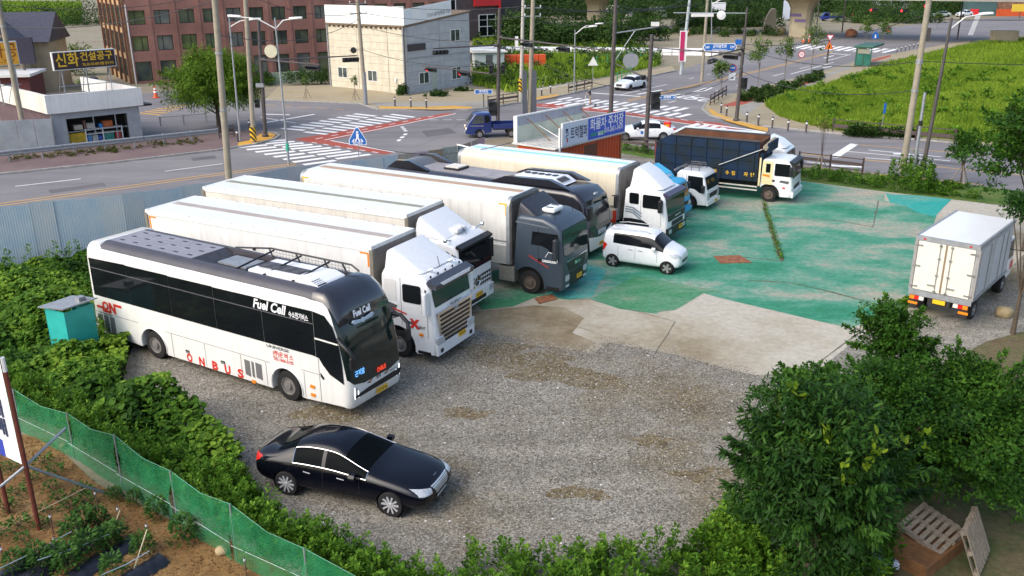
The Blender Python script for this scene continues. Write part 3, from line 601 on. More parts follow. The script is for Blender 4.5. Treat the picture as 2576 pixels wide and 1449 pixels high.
M_SGB = mat('dark_brown_sign', (.035,.015,.018), .5, var=.1); M_SGO = mat('orange_sign', (.90,.42,.03), .5, var=.1)
s, w, za, zb = roofsign('shop_sign', (z0(515,530),z0(558,720),z0(1148,485),z0(1180,660)), 70.5, 74, M_SGB, WHITE2, 'dark roof sign with yellow Korean lettering on the tool shop')
txt('sign_lettering', '신화', s, YELT, (w*.22,-.022,za+.5*(zb-za)), (1,0,0), (0,0,1), 1.15, .02, w*.36); txt('sign_lettering', '건설공구', s, YELT, (w*.69,-.022,za+.64*(zb-za)), (1,0,0), (0,0,1), .72, .012, w*.52); txt('sign_lettering', 'TEL 031-767-0870 렌탈 임대 수리', s, YELT, (w*.7,-.022,za+.22*(zb-za)), (1,0,0), (0,0,1), .26, .004, w*.5)
s, w, za, zb = roofsign('shop_sign', (z0(-330,390),z0(-330,655),z0(170,460),z0(205,680)), 68, 70.5, M_SGO, mat('pale_blue_sign_edge', (.55,.62,.68), .5), 'orange roof sign on a lattice frame at the left edge')
txt('sign_lettering', '신화공', s, mat('brown_lettering', (.35,.10,.01), .6), (w*.55,-.022,za+.6*(zb-za)), (1,0,0), (0,0,1), 1.2, .015, w*.85); txt('sign_lettering', '031-767', s, MATS['brown_lettering'], (w*.6,-.022,za+.17*(zb-za)), (1,0,0), (0,0,1), .4, .0, w*.6)
for k in range(5): MB().tube([(w*.25*k,1.4,0),(w*.25*k+(.8 if k % 2 else -.8),.35,zb*.8)], .03, 5).build('lattice_bar', GALV, s)
# clutter on the shop roof
for k, (u, v, r_, c_) in enumerate(((235,288/1.37,.5,(.05,.05,.06)),(262,215,.35,(.35,.35,.28)),(200,214,.4,(.12,.14,.05)))):
    p = G(u, v, 3.0); o = MB().lathe([(r_*.6,0),(r_,r_*.4),(r_*.9,r_),(r_*.4,r_*1.3)], (0,0,0), 'z', 12).build('roof_bundle', mat('bundle_%d' % k, c_, .8, var=.4), None, smooth=40); o.location = p
    tag(o, ('black rolled bundle lying on the tool shop roof', 'pale bag lying on the tool shop roof', 'dull green bundle lying on the tool shop roof')[k], 'bundle')
# grey sheet fence left of the shop
M_GSH = mat('grey_sheet', (.30,.33,.36), .6, .2, var=.2, scale=1.5)
t = thing('sheet_fence', G(0,400), 0, 'pale grey sheet metal fence beside the tool shop', 'fence')
a, b2 = Vector((-33.7,66.0,0)), Vector((-45,62.8,0)); o0 = t.location
for k in range(10):
    p, q_ = a.lerp(b2, k/10)-o0, a.lerp(b2, (k+.97)/10)-o0
    MB().obox(p+Vector((0,0,1.25)), q_+Vector((0,0,1.25)), .05+.02*(k % 2), 2.5).build('panel', M_GSH, t)
# --- tile roofed house behind the shop
t = thing('tiled_house', (-56.5,101,0), R(12), 'house with dark tiled gable roof behind the tool shop', 'house')
M_TILE = mat('dark_roof_tile', (.055,.058,.085), .7, var=.3, scale=3); M_HW = mat('tan_house_wall', (.42,.34,.23), .85, var=.2, scale=1)
MB().bx(-6.4,5.6,0,8,0,5.6).build('wall', M_HW, t)
MB().prism([(-.8,5.4),(8.8,5.4),(4,8.4)], 'x', -6.8, 6.0).build('roof', M_TILE, t)
MB().prism([(-3.6,0),(3.6,0),(3.6,5.5),(0,7.7),(-3.6,5.5)], 'y', -3.2, .2).build('gable_wall', M_HW, t)
MB().prism([(-4.2,5.2),(0,7.85),(4.2,5.2),(4.2,5.45),(0,8.15),(-4.2,5.45)], 'y', -3.8, 3.6).build('gable_roof', M_TILE, t)
MB().bx(-3.2,3.2,-3.3,-3.2,3.2,3.35).build('trim', M_BROWNE, t); MB().bx(.4,.5,-3.3,-3.2,.2,5.2).build('trim', M_BROWNE, t)
t = thing('storage_shed', (-54,86,0), R(12), 'dark red storage shed with white canopy behind the tool shop', 'shed')
MB().bx(-8,8,0,5,0,3.2).build('wall', mat('dark_red_shed', (.13,.03,.03), .8, var=.3), t); MB().bx(-8.3,8.3,-.5,5.3,3.2,3.45).build('roof', WHITE2, t); MB().bx(-7,6.5,-.06,0,1.2,2.6).build('shutter', M_TILE, t)
t = thing('billboard', (-50.5,90.5,0), R(8), 'dark blank billboard panel standing behind the shop signs', 'billboard')
MB().bx(-3.6,3.6,0,.25,4.1,6.6).build('panel', mat('blank_dark_panel', (.02,.018,.04), .6, var=.2), t); MB().bx(-2.5,-2.3,.05,.2,0,4.1).build('post', STEELP, t); MB().bx(2.3,2.5,.05,.2,0,4.1).build('post', STEELP, t)
# --- dark building with red frame
pA = G(1262,97); t = thing('dark_building', pA, R(38), 'charcoal building with bright red frame and white windows', 'building')
M_CHAR = mat('charcoal_cladding', (.045,.035,.045), .6, var=.3, scale=1); M_REDF = mat('red_cladding', (.65,.02,.025), .5, var=.1)
MB().bx(-16,-.6,.0,14,0,12).build('wall', mat('dark_brown_cladding', (.10,.07,.07), .7, var=.25, scale=1), t); MB().bx(-.6,5.0,-.2,14,0,12).build('annex', M_CHAR, t)
FD = frame((0,0,0), (1,0,0), (0,-1,0))
wbox('red_frame', M_REDF, t, FD, -.9, -.45, 0, 12, .2, .5); wbox('red_frame', M_REDF, t, FD, -6.5, -.9, 6.1, 7.5, .0, .45); wbox('red_frame', M_REDF, t, FD, -8.5, -6.5, 9.1, 9.8, .0, .45)
for a, b, c, d in ((-5.4,-1.4,.6,4.6),): window(t, FD, a, b, c, d, WHITE, GLASS, .12, .1, trans=(.45,.75))
for a, b, c, d in ((-6.6,-3.6,7.75,9.0),(-13,-10.5,5,7.5)): window(t, FD, a, b, c, d, WHITE, GLASS, .14, .1)
# --- container office with signboard
L0, R0 = Vector((2.66,52,0)), Vector((6.9,57.0,0)); yw = math.atan2(R0.y-L0.y, R0.x-L0.x); w = (R0-L0).length
t = thing('container_office', L0, yw, 'orange container office with blue and white parking sign and white roof', 'office')
M_CONT = mat('orange_container', (.56,.085,.018), .55, var=.15, scale=2)
for k in range(22):
    x = -.4+k*.32
    if 9.5 < k < 13.5: continue
    MB().prism([(x,0),(x+.06,-.05),(x+.2,-.05),(x+.26,0)], 'z', .1, 2.7).build('wall_rib', M_CONT, t)
MB().bx(-.42,w+.08,.003,2.6,.08,2.72).build('wall', M_CONT, t); MB().bx(2.75,4.0,-.01,.01,.15,2.3).build('door', mat('dark_door', (.05,.045,.05), .5), t)
MB().bx(2.6,4.15,-.012,.0,.12,2.45).build('door_frame', mat('brown_frame', (.15,.06,.03), .6), t)
MB().bx(w+.05,w+.2,-.08,.1,0,2.75).build('corner_post', mat('brown_post', (.28,.12,.04), .7), t)
MB().bx(5.2,6.0,-.05,.0,.3,1.0).build('notice_panel', GALV, t)
MB().bx(-.6,w+.3,-.35,2.9,2.72,2.8).build('roof', mat('white_sheet_roof', (.66,.64,.58), .6, var=.2, scale=1.5), t)
for k in range(9): MB().bx(-.55,w+.25,-.1+k*.32,-.06+k*.32,2.8,2.83).build('roof_seam', MATS['white_sheet_roof'], t)
M_SBLUE = mat('sign_blue', (.012,.085,.55), .4, var=.06); M_SPALE = mat('sign_pale', (.60,.66,.74), .45, var=.06)
MB().bx(0,w,-.42,-.3,2.83,4.18).build('sign_board', WHITE2, t)
MB().bx(.05,w*.385,-.43,-.42,2.87,4.14).build('sign_face', M_SPALE, t); MB().bx(w*.385,w-.04,-.432,-.42,2.87,4.14).build('sign_face', M_SBLUE, t)
X, U = (1,0,0), (0,0,1)
txt('sign_lettering', '트럭헬퍼', t, NAVYT, (w*.245,-.43,3.45), X, U, .8, .012, w*.25); txt('sign_lettering', '화물차 주차장', t, WHT, (w*.69,-.432,3.70), X, U, .74, .014, w*.55)
txt('sign_lettering', '010-2651-5470', t, WHT, (w*.80,-.432,3.22), X, U, .44, .006, w*.31); txt('sign_lettering', 'NAVER', t, mat('green_lettering', (.01,.42,.08), .5), (w*.475,-.432,3.13), X, U, .28, .01, w*.10)
MB().bx(w*.545,w*.625,-.438,-.433,3.02,3.24).build('sign_emblem', WHT, t); MB().bx(w*.626,w*.645,-.438,-.433,3.02,3.24).build('sign_emblem', MATS['green_lettering'], t); txt('sign_lettering', '트럭헬퍼', t, MATS['green_lettering'], (w*.585,-.438,3.13), X, U, .18, .004, w*.07)
b = MB(); b.tube([(.28,-.44,3.62),(.52,-.44,3.62),(.52,-.44,3.48),(.30,-.44,3.40),(.34,-.44,3.28),(.52,-.44,3.26)], .025, 5); b.bx(.30,.50,-.445,-.432,3.68,3.84); b.build('sign_emblem', NAVYT, t)
MB().lathe([(0,.0),(.07,.0),(.07,.012),(0,.012)], (.45,-.445,3.16), 'y', 12).build('sign_emblem', REDT, t); MB().prism([(.39,3.14),(.51,3.14),(.45,3.0)], 'y', -.445, -.433).build('sign_emblem', REDT, t)
MB().bx(-.25,-.13,-.42,-.32,2.5,3.95).build('sign_post', WHITE2, t)
M_BILLB = mat('billboard_back', (.55,.60,.50), .6, var=.15, scale=1); M_BILLT = mat('billboard_band', (.33,.35,.42), .5, var=.15)
for k in range(8): MB().bx(-.4+k*.84,.42+k*.84,2.75,2.8,2.8,3.75).build('billboard_panel', M_BILLB, t); MB().bx(-.4+k*.84,.42+k*.84,2.72,2.77,3.76,4.3).build('billboard_panel', M_BILLT, t)
MB().bx(-.42,w+.15,2.68,2.84,4.3,4.38).build('billboard_rail', WHITE2, t); MB().bx(-.5,-.4,2.6,2.86,2.8,4.38).build('billboard_rail', WHITE2, t)
for x in (.6, 2.4, 4.2, 6.0): MB().tube([(x,2.68,4.1),(x+.5,1.3,2.84)], .035, 6).build('brace', mat('rusty_brace', (.26,.15,.08), .8, var=.3), t)
for x in (1.6, 4.6): MB().tube([(x,2.68,3.6),(x+.3,1.0,2.84)], .03, 6).build('brace', WHITE2, t)
# --- overpass
t = thing('overpass', (0,0,0), 0, 'concrete road overpass on flared piers along the far edge', 'overpass')
M_PIER = mat('pier_concrete', (.48,.41,.29), .85, var=.18, scale=.5); M_DECK = mat('deck_concrete', (.30,.28,.25), .85, var=.2, scale=.3)
p1, p2 = G(1500,74), G(2012,92); p2.y += 0; d = (p2-p1); d.z = 0; d.normalize(); n = Vector((-d.y,d.x,0))
for p in (p1-d*44, p1, p2, p2+d*44):
    ring = lambda s, z: [p+d*(sx*1.9*s)+n*(sy*1.5*s)+Vector((0,0,z)) for sx, sy in ((-1,-.6),(-.7,-1),(.7,-1),(1,-.6),(1,.6),(.7,1),(-.7,1),(-1,.6))]
    MB().loft([ring(1,0), ring(1,4.6), ring(1.06,5.2), ring(1.3,6.2), ring(1.75,7.0)]).build('pier', M_PIER, t)
a, b2 = p1-d*160, p2+d*160
MB().obox(a+Vector((0,0,8.0)), b2+Vector((0,0,8.0)), 15, 1.9).build('deck', M_DECK, t)
for s_ in (-1, 1): MB().obox(a+n*(7.4*s_)+Vector((0,0,9.4)), b2+n*(7.4*s_)+Vector((0,0,9.4)), .3, .9).build('parapet', M_PIER, t)
for k, dz in ((0,5.2),(1,4.2)):
    c = p2+d*(-.2)-n*1.56; 
    MB().obox(c-d*1.5+d*(k*.9)+Vector((0,0,dz-1.2)), c+d*.6+d*(k*.9)+Vector((0,0,dz-1.2)), .06, .55).build('banner', mat('violet_banner', (.20,.13,.30), .6, var=.3), t)
# ================================================================== street furniture
def hgt(u, v, vt):
    "height above the ground point seen at (u,v) that lines up with picture row vt"
    g = G(u, v); f = FW*2576; lo, hi = 0., 60.
    for _ in range(40):
        m = (lo+hi)/2; d = g+Vector((0,0,m-CAM_H)); row = 724.5-f*d.dot(_up)/d.dot(_fw)
        if row > vt: lo = m
        else: hi = m
    return lo
# --- corrugated yard fence: every sheet is a part
t = thing('corrugated_fence', FENCE[3], 0, 'tall corrugated metal fence of faded blue grey sheets around the yard', 'fence')
M_F = [mat('faded_blue_sheet', (.34,.42,.48), .6, .05, var=.3, scale=1.1, c2=(.41,.45,.47)), mat('blue_sheet', (.30,.41,.50), .6, .05, var=.25, scale=1.3, c2=(.38,.46,.51)), mat('grey_sheet_old', (.36,.39,.41), .6, .1, var=.3, scale=1.1, c2=(.29,.33,.37))]
M_F2 = [mat('grey_green_sheet', (.27,.32,.30), .6, .1, var=.25), mat('teal_sheet', (.20,.33,.34), .6, .1, var=.25), mat('tan_sheet', (.34,.29,.21), .6, .1, var=.25), mat('pale_tan_sheet', (.36,.34,.29), .6, .1, var=.2), mat('lavender_sheet', (.40,.33,.40), .6, .1, var=.2), mat('brown_sheet', (.26,.22,.15), .6, .1, var=.25)]
def sheet_mesh(w, h):
    b = MB(); n = 18; P = []
    for i in range(n+1): P.append((w*i/n, .005 if i % 2 else -.005))
    b.add([(x,y,.02) for x, y in P]+[(x,y,h) for x, y in P], [(i, i+1, i+n+2, i+n+1) for i in range(n)]); return b.mesh('panel')
k = 0
for i in range(len(FENCE)-1):
    a, b2 = FENCE[i], FENCE[i+1]; L = (b2-a).length; n = round(L/.92); w = L/n; yw = math.atan2(b2.y-a.y, b2.x-a.x)
    for j in range(n):
        h = 2.98+random.uniform(-.05,.05); me = sheet_mesh(w, h); far = i >= 5
        m = (M_F2[k % 6] if far else random.choice(M_F[:1]*5+M_F[1:2]*2+M_F[2:]))
        o = link_mesh('panel', me, m, t); o.location = a.lerp(b2, j/n)-t.location; o.rotation_euler = (random.uniform(-.012,.012), 0, yw+random.uniform(-.02,.02)); k += 1
    for z in (.5, 1.9):
        d = Vector((math.sin(yw), -math.cos(yw), 0))*-.05
        MB().obox(a-t.location+d+Vector((0,0,z)), b2-t.location+d+Vector((0,0,z)), .05, .05).build('rail', GALV, t)
    MB().tube([a-t.location+Vector((0,0,2.1)), b2-t.location+Vector((0,0,2.1))], .0) if False else None
# --- poles
def pole(name, u, v, h, r, m, label, cat='utility pole', taper=.75, group=None, top=None):
    g = G(u, v); t = thing(name, g, 0, label, cat, group)
    lean = Vector((0,0,0))
    if top is not None:      # picture position of the visible top gives the lean
        tp = AT(top[0], top[1], g.y); lean = Vector((max(-.9,min(.9,(tp.x-g.x)*h/max(1,tp.z))), 0, 0))
    MB().tube([(0,0,0), (lean.x*.5,0,h*.5), (lean.x,0,h)], r, 12, r*taper).build('shaft', m, t, smooth=50)
    t['lean'] = lean.x/h
    return t
def on(t, z): return Vector((t['lean']*z, 0, z))
def clamp(t, z, r, m=GALV, h=.12): MB().lathe([(r,-h/2),(r+.02,-h/2),(r+.02,h/2),(r,h/2)], on(t, z), 'z', 10).build('clamp', m, t)
def crossarm(t, z, yaw, w, n=3):
    d = Vector((math.cos(yaw), math.sin(yaw), 0)); c = on(t, z)
    a = MB().obox(c-d*w/2, c+d*w/2, .07, .09).build('crossarm', GALV, t)
    for i in range(n):
        p = c+d*(w*(i/(n-1)-.5)*.92)
        MB().lathe([(.03,.05),(.07,.08),(.04,.12),(.07,.16),(.04,.2),(.02,.24)], p, 'z', 8).build('insulator', WHITE2, a)
P_L = pole('concrete_pole', 579, 488, 14.5, .21, CONCP, 'thick concrete pole rising behind the blue fence left of the trucks', top=(540,0))
for z in (5, 8.2): clamp(P_L, z, .2)
P_E = pole('concrete_pole', 72, 385, 13.5, .2, CONCP, 'leaning concrete pole in front of the tool shop parapet', top=(2,40)); clamp(P_E, 9, .18)
P_C = pole('concrete_pole', 639, 361, 14, .19, CONCP, 'concrete pole with striped foot on the corner island beside the dark signal pole', top=(617,0)); crossarm(P_C, 11, .4, 1.8); crossarm(P_C, 12.2, .4, 1.8)
MB().lathe([(.24,.25),(.25,.25),(.25,1.3),(.24,1.3)], (0,0,0), 'z', 10).build('warning_band', stripemat('yellow_black_band', (.70,.42,.01), (.015,.015,.015), 1.6), P_C)
P_B = pole('concrete_pole', 920, 266, 13.5, .21, CONCP, 'concrete pole with grey lower half in front of the cream building', top=(899,0)); crossarm(P_B, 8.7, .3, 1.6); crossarm(P_B, 9.6, .3, 1.6)
MB().lathe([(.215,0),(.225,0),(.205,3.2),(.195,3.2)], (0,0,0), 'z', 12).build('sleeve', GALV, P_B, smooth=40)
MB().lathe([(.02,-.1),(.28,-.1),(.3,0),(.28,.1),(.02,.1)], on(P_B,5.3)+Vector((-.75,0,0)), 'y', 12).build('cable_coil', BLACK, P_B); MB().tube([on(P_B,5.35), on(P_B,5.3)+Vector((-1.2,0,0))], .03, 6).build('bracket', STEELP, P_B)
P_D = pole('concrete_pole', 1332, 294, 13.5, .22, CONCP, 'concrete pole with insulators standing behind the billboard roof', top=(1341,0)); crossarm(P_D, 9.4, .2, 1.5); crossarm(P_D, 8.7, .2, 1.5)
for dx in (-.42,.42): MB().bx(dx-.2,dx+.2,-.25,-.12,.2,4.1).build('cable_duct', mat('slate_duct', (.09,.10,.12), .6), P_D)
P_D2 = pole('concrete_pole', 1310, 259, 12, .19, mat('pale_concrete_pole', (.46,.44,.38), .8, var=.12), 'pale concrete pole with yellow and black warning band and transformer box', top=(1316,0))
MB().lathe([(.2,1.1),(.215,1.1),(.215,2.4),(.2,2.4)], (0,0,0), 'z', 10).build('warning_band', MATS['yellow_black_band'], P_D2); MB().bx(-.55,-.22,-.2,.2,5.4,6.4).build('transformer_box', WHITE2, P_D2)
P_R = pole('concrete_pole', 2270, 432, 15, .21, CONCP, 'tall concrete pole on the verge beside the right road', top=(2337,0))
for z in (5.2, 6.9, 7.05): clamp(P_R, z, .2)
MB().bx(.18,.5,-.1,.2,8.2,9.0).build('cable_box', STEELP, P_R)
P_R2 = pole('steel_pole', 2296, 445, hgt(2296,445,233), .11, GALV, 'short grey steel post between the two poles on the verge', 'post'); clamp(P_R2, 3.4, .1, BLACK, .3)
P_X = pole('steel_pole', 2080, 160, hgt(2080,160,80), .13, STEELP, 'dark post carrying the yield and orange warning signs beside the shelter', 'sign post')
P_F1 = pole('concrete_pole', 1765, 205, 10.5, .2, CONCP, 'concrete pole near the pink banner by the upper road', top=(1780,0)); P_F2 = pole('concrete_pole', 1713, 258/1.38, 10, .22, mat('pale_blue_pole', (.42,.47,.48), .7, var=.12), 'pale blue grey pole beside the pink banner', top=(1735,0))
for i, (u, v, lb) in enumerate(((1988,85,'first dark pole along the far pavement near the pier'),(2055,62,'second dark pole along the far pavement'),(2008,68,'far brown pole behind the blue pickup'),(2408,99,'far dark pole beside the white tilted board'),(2118,82,'far dark pole near the traffic cones'))): pole('steel_pole', u, v, 9.5, .14, STEELP, lb)
# --- traffic signals
M_SIGB = mat('signal_housing', (.018,.02,.022), .5, var=.2); M_LITR = mat('lit_red_lens', (1.,.03,.03), .4, var=0, emit=2.2); M_OFF = mat('unlit_lens', (.03,.035,.03), .3, var=.2)
def sighead(parent, p, xd, n=4, lit=None, vert=False, s=.34, back=False):
    xd = Vector(xd).normalized(); nd = Vector((xd.y, -xd.x, 0)); nd = -nd if back else nd
    ax = Vector((0,0,-1)) if vert else xd
    b = MB().obox(p-ax*(s*n/2), p+ax*(s*n/2), .22 if not vert else s*1.05, s*1.05 if not vert else .24, up=Vector((0,0,1)) if not vert else nd)
    o = b.build('signal_head', M_SIGB, parent, bevel=.03)
    for i in range(n):
        c = p+ax*(s*(i+.5-n/2)); f = c+nd*.115; q = MB()
        tx = xd; ring = [f+tx*(math.cos(2*math.pi*k/12)*s*.4)+Vector((0,0,1))*(math.sin(2*math.pi*k/12)*s*.4) for k in range(12)]
        q.add(ring, [tuple(range(12))]); q.build('lens', M_LITR if i == lit else M_OFF, o)
        h = MB(); r2 = [v+nd*.2 for v in ring]; h.add(ring[0:8]+r2[0:8], [(j, j+1, j+9, j+8) for j in range(7)]); h.build('visor', M_SIGB, o)
    return o
def sigpole(u, v, h, r, label, m=STEELP, top=None):
    t = pole('signal_pole', u, v, h, r, m, label, 'traffic signal', .8, top=top)
    MB().lathe([(r*1.7,0),(r*1.7,.25),(r*1.1,.32)], (0,0,0), 'z', 12).build('base', m, t); return t
def arm(t, zv, end, heads, zend=None, r=.075):
    "mast arm from height seen at picture row zv to the picture position end; heads: (fraction, lenses, lit, drop)"
    g = t.location; z = zv; e = G(end[0], end[1], z)-g; s0 = on(t, z)
    o = MB().tube([s0, s0.lerp(e,.5), e], r, 8, r*.6).build('mast_arm', STEELP if t.get('pale') is None else GALV, t)
    d = (e-s0); d.z = 0
    xd = d if d.x > 0 else -d
    for f, n, lit, drop in heads: sighead(t, s0.lerp(e, f)+Vector((0,0,-drop)), xd, n, lit)
    for k in (.0,): MB().lathe([(r*1.2,-.14),(r*2.2,-.14),(r*2.2,.14),(r*1.2,.14)], s0+d.normalized()*.28, 'x', 10).build('arm_collar', STEELP, t)
    return e
SP1 = sigpole(668, 347, hgt(668,347,45), .16, 'dark signal pole on the corner island with two mast arms', top=(650,50))
arm(SP1, hgt(668,347,150), zA(640,650), [(.9,4,None,.28)]); arm(SP1, hgt(668,347,152), zA(1015,560), [(.93,4,None,.3)])
sighead(SP1, Vector((-.35,-.1,2.75)), (1,0,0), 2, 0, True); MB().bx(-.3,.3,-.25,.0,4.0,4.3).build('control_box', GALV, SP1)
SP2 = sigpole(1252, 312, 9.5, .17, 'brown signal pole between the cream building and the billboard with red signals', top=(1257,0))
arm(SP2, hgt(1252,312,113), zA(1785,490), [(.9,4,None,.32)]); arm(SP2, hgt(1252,312,188), zA(1665,660), [(.42,4,0,.28),(.86,4,0,.28)]); arm(SP2, hgt(1252,312,94), (1552,130), [(.28,4,None,.3),(.6,4,None,.3)])
for dx in (-.5,.5): sighead(SP2, Vector((dx,-.05,4.6)), (1,0,0), 2, None, True, .36)
sighead(SP2, Vector((-.45,-.12,1.35)), (1,0,0), 2, None, True, .62)
SP3 = sigpole(1624, 383, hgt(1624,383,87), .17, 'brown signal pole behind the patrol car beside the blue parking sign', top=(1640,85))
arm(SP3, hgt(1624,383,200), zB(1040,640), []); sighead(SP3, Vector((.55,-.05,3.7)), (1,0,0), 2, None, True, .62); sighead(SP3, on(SP3,hgt(1624,383,195))+Vector((-.45,0,0)), (1,0,0), 1, 0, True)
SP4 = sigpole(1852, 307, hgt(1852,307,80), .17, 'dark signal pole with long mast arm at the corner of the grassy plot', top=(1880,15))
arm(SP4, hgt(1852,307,137), zB(1430,480), [(.12,4,None,.3)]); arm(SP4, hgt(1852,307,122), zB(1980,575), [(.92,4,None,.35)]); sighead(SP4, Vector((.42,-.05,3.3)), (1,0,0), 2, 0, True, .45)
MB().tube([on(SP4,7), on(SP4,9.5)], .07, 8).build('upper_mast', STEELP, SP4); MB().tube([on(SP4,9.0), on(SP4,9.0)+Vector((-6,.5,.05))], .05, 6).build('camera_arm', GALV, SP4); MB().bx(-4.4,-2.6,-.2,.2,8.75,9.0).build('camera_housing', WHITE2, SP4); MB().lathe([(.0,-.1),(.35,-.05),(.38,.1),(.0,.12)], (-1.9,0,8.85), 'y', 12).build('convex_mirror', WHITE, SP4)
SP5 = sigpole(1536, 291, 12.5, .2, 'tall brown pole with surveillance arm standing behind the parking sign', top=(1549,0))
MB().tube([on(SP5,7.2), on(SP5,7.7)+Vector((3.9,.6,0))], .06, 6).build('camera_arm', GALV, SP5); MB().bx(3.4,4.1,.4,.7,7.75,8.1).build('camera_housing', WHITE2, SP5); MB().tube([on(SP5,4.6), Vector((2.0,.3,7.45))], .045, 6).build('brace', GALV, SP5)
for i, (u, v, lb) in enumerate(((2197,25,'first'),(2274,27,'second'),(2333,15,'third'))):
    p = AT(u, v, 215); t = thing('far_signal', p, 0, lb+' of three lit red signals hanging over the far junction', 'traffic signal', 'red signals over the far junction')
    sighead(t, Vector((0,0,0)), (1,0,0), 3, 0, False, .62); MB().tube([(0,0,.3),(0,0,3)], .05, 6).build('hanger', STEELP, t)
# --- street lamps
def lamp(u, v, h, label, arms, m=GALV, r=.085, top=None):
    t = pole('street_lamp', u, v, h, r, m, label, 'street lamp', .6, top=top)
    for dx, dz in arms:
        a = on(t, h*.93); e = a+Vector((dx*.98, 0, dz)); mid = a+Vector((dx*.5, 0, dz*.85))
        MB().tube([a, mid, e], .04, 6).build('lamp_arm', WHITE2, t)
        s = 1 if dx > 0 else -1
        MB().loft([[e+Vector((s*x_, y_*w_, z_+zz)) for y_, z_ in ((-1,0),(-.6,.1),(.6,.1),(1,0),(.6,-.06),(-.6,-.06))] for x_, w_, zz in ((-.05,.06,0),(.25,.16,.03),(.6,.17,.05),(.8,.05,.05))]).build('lamp_head', WHITE, t, smooth=50)
    return t
lamp(605, 357, hgt(605,357,45), 'thin street lamp with pale curved twin arms on the corner island', [(1.6,.5)], top=(576,40))
t = lamp(727, 415, hgt(727,415,45), 'street lamp with green band and blank round plate in front of the left crossing', [(-2.3,.75),(1.0,.6)], top=(690,30))
MB().lathe([(0,-.02),(.42,-.02),(.42,.02),(0,.02)], on(t,7.6)+Vector((-.45,-.1,0)), 'y', 16).build('round_plate', mat('cream_plate', (.66,.62,.45), .6), t); MB().lathe([(.1,1.0),(.12,1.0),(.12,1.5),(.1,1.5)], (0,0,0), 'z', 10).build('green_band', mat('green_tape', (.05,.42,.28), .6), t)
lamp(1444, 236, hgt(1444,236,75), 'street lamp with two pale arms above the vegetable gardens', [(2.2,1.0),(1.5,.75)], top=(1447,60))
lamp(2318, 446, hgt(2318,446,45), 'tall dark street lamp with drooping head on the right verge', [(1.7,.85)], STEELP, .13, top=(2395,40))
t = lamp(1790, 190, 9, 'pale lamp with twin heads beyond the camera arm', [(1.6,.6),(2.3,.7)], top=(1790,10))
# --- signs
def signpost(name, u, v, h, label, r=.03, m=GALV, yaw=0.):
    t = thing(name, G(u, v), yaw, label, 'sign'); MB().tube([(0,0,0),(0,0,h)], r, 8).build('post', m, t); return t
def plate(t, name, poly, m, d0=-.05, d1=-.03): return MB().prism(poly, 'y', d0, d1).build(name, m, t)
def disc(t, name, z, r, m, d=-.05, n=20, x=0.): return MB().lathe([(0,d),(r,d),(r,d+.02),(0,d+.02)], (x,0,z), 'y', n).build(name, m, t)
M_TBLUE = mat('traffic_blue', (.015,.13,.45), .4, var=.06)
h = hgt(903,400,326); t = signpost('crossing_sign', 903, 400, h, 'blue pedestrian crossing sign with white walking figure above the fence'); q = h-.45
plate(t, 'sign_border', [(-.62,q-.62),(.62,q-.62),(.62,q-.3),(.1,q+.62),(-.1,q+.62),(-.62,q-.3)], WHT, -.05, -.035); plate(t, 'sign_face', [(-.57,q-.58),(.57,q-.58),(.57,q-.28),(.08,q+.56),(-.08,q+.56),(-.57,q-.28)], M_TBLUE, -.058, -.051)
b = MB(); b.lathe([(0,-.064),(.08,-.064),(.08,-.059),(0,-.059)], (0,0,q+.28), 'y', 10); b.prism([(-.09,q+.18),(.1,q+.18),(.08,q-.1),(.2,q-.38),(.1,q-.4),(0,q-.15),(-.12,q-.4),(-.22,q-.38),(-.08,q-.1)], 'y', -.064, -.059); b.build('figure', WHT, t); txt('sign_lettering', '횡단보도', t, WHT, (0,-.058,q-.48), (1,0,0), (0,0,1), .2, .004, .7)
for i in (-1, 1): plate(t, 'stripe', [(i*.2,q-.2),(i*.28,q-.2),(i*.42,q-.4),(i*.3,q-.4)], WHT, -.064, -.059)
def streetname(u, v, hh, label, s, w, yaw, tip, cm=0):
    t = signpost('street_name_sign', u, v, hh, label, .05, STEELP, yaw); z = hh-.25
    P = [(-w/2,z-.2),(w/2,z-.2),(w/2+(tip if tip else 0),z),(w/2,z+.2),(-w/2,z+.2),(-w/2-(tip if tip else 0),z)]
    plate(t, 'sign_border', P, WHT, -.08, -.06); k = .92; plate(t, 'sign_face', [(x*k, z+(zz-z)*.84) for x, zz in P], M_TBLUE, -.09, -.081)
    txt('sign_lettering', s[0], t, WHT, (0,-.09,z+.05), (1,0,0), (0,0,1), .25, .006, w*.5); txt('sign_lettering', s[1], t, WHT, (0,-.09,z-.11), (1,0,0), (0,0,1), .12, .002, w*.55)
    if len(s) > 2: txt('sign_lettering', s[2], t, WHT, (-w*.42,-.09,z), (1,0,0), (0,0,1), .18, .004); txt('sign_lettering', s[3], t, WHT, (w*.42,-.09,z), (1,0,0), (0,0,1), .18, .004)
    return t
streetname(1217, 273, hgt(1217,273,224), 'rectangular blue street name sign at the pavement corner', ('대석동길', 'Daeseokdong-gil'), 1.7, 0, 0)
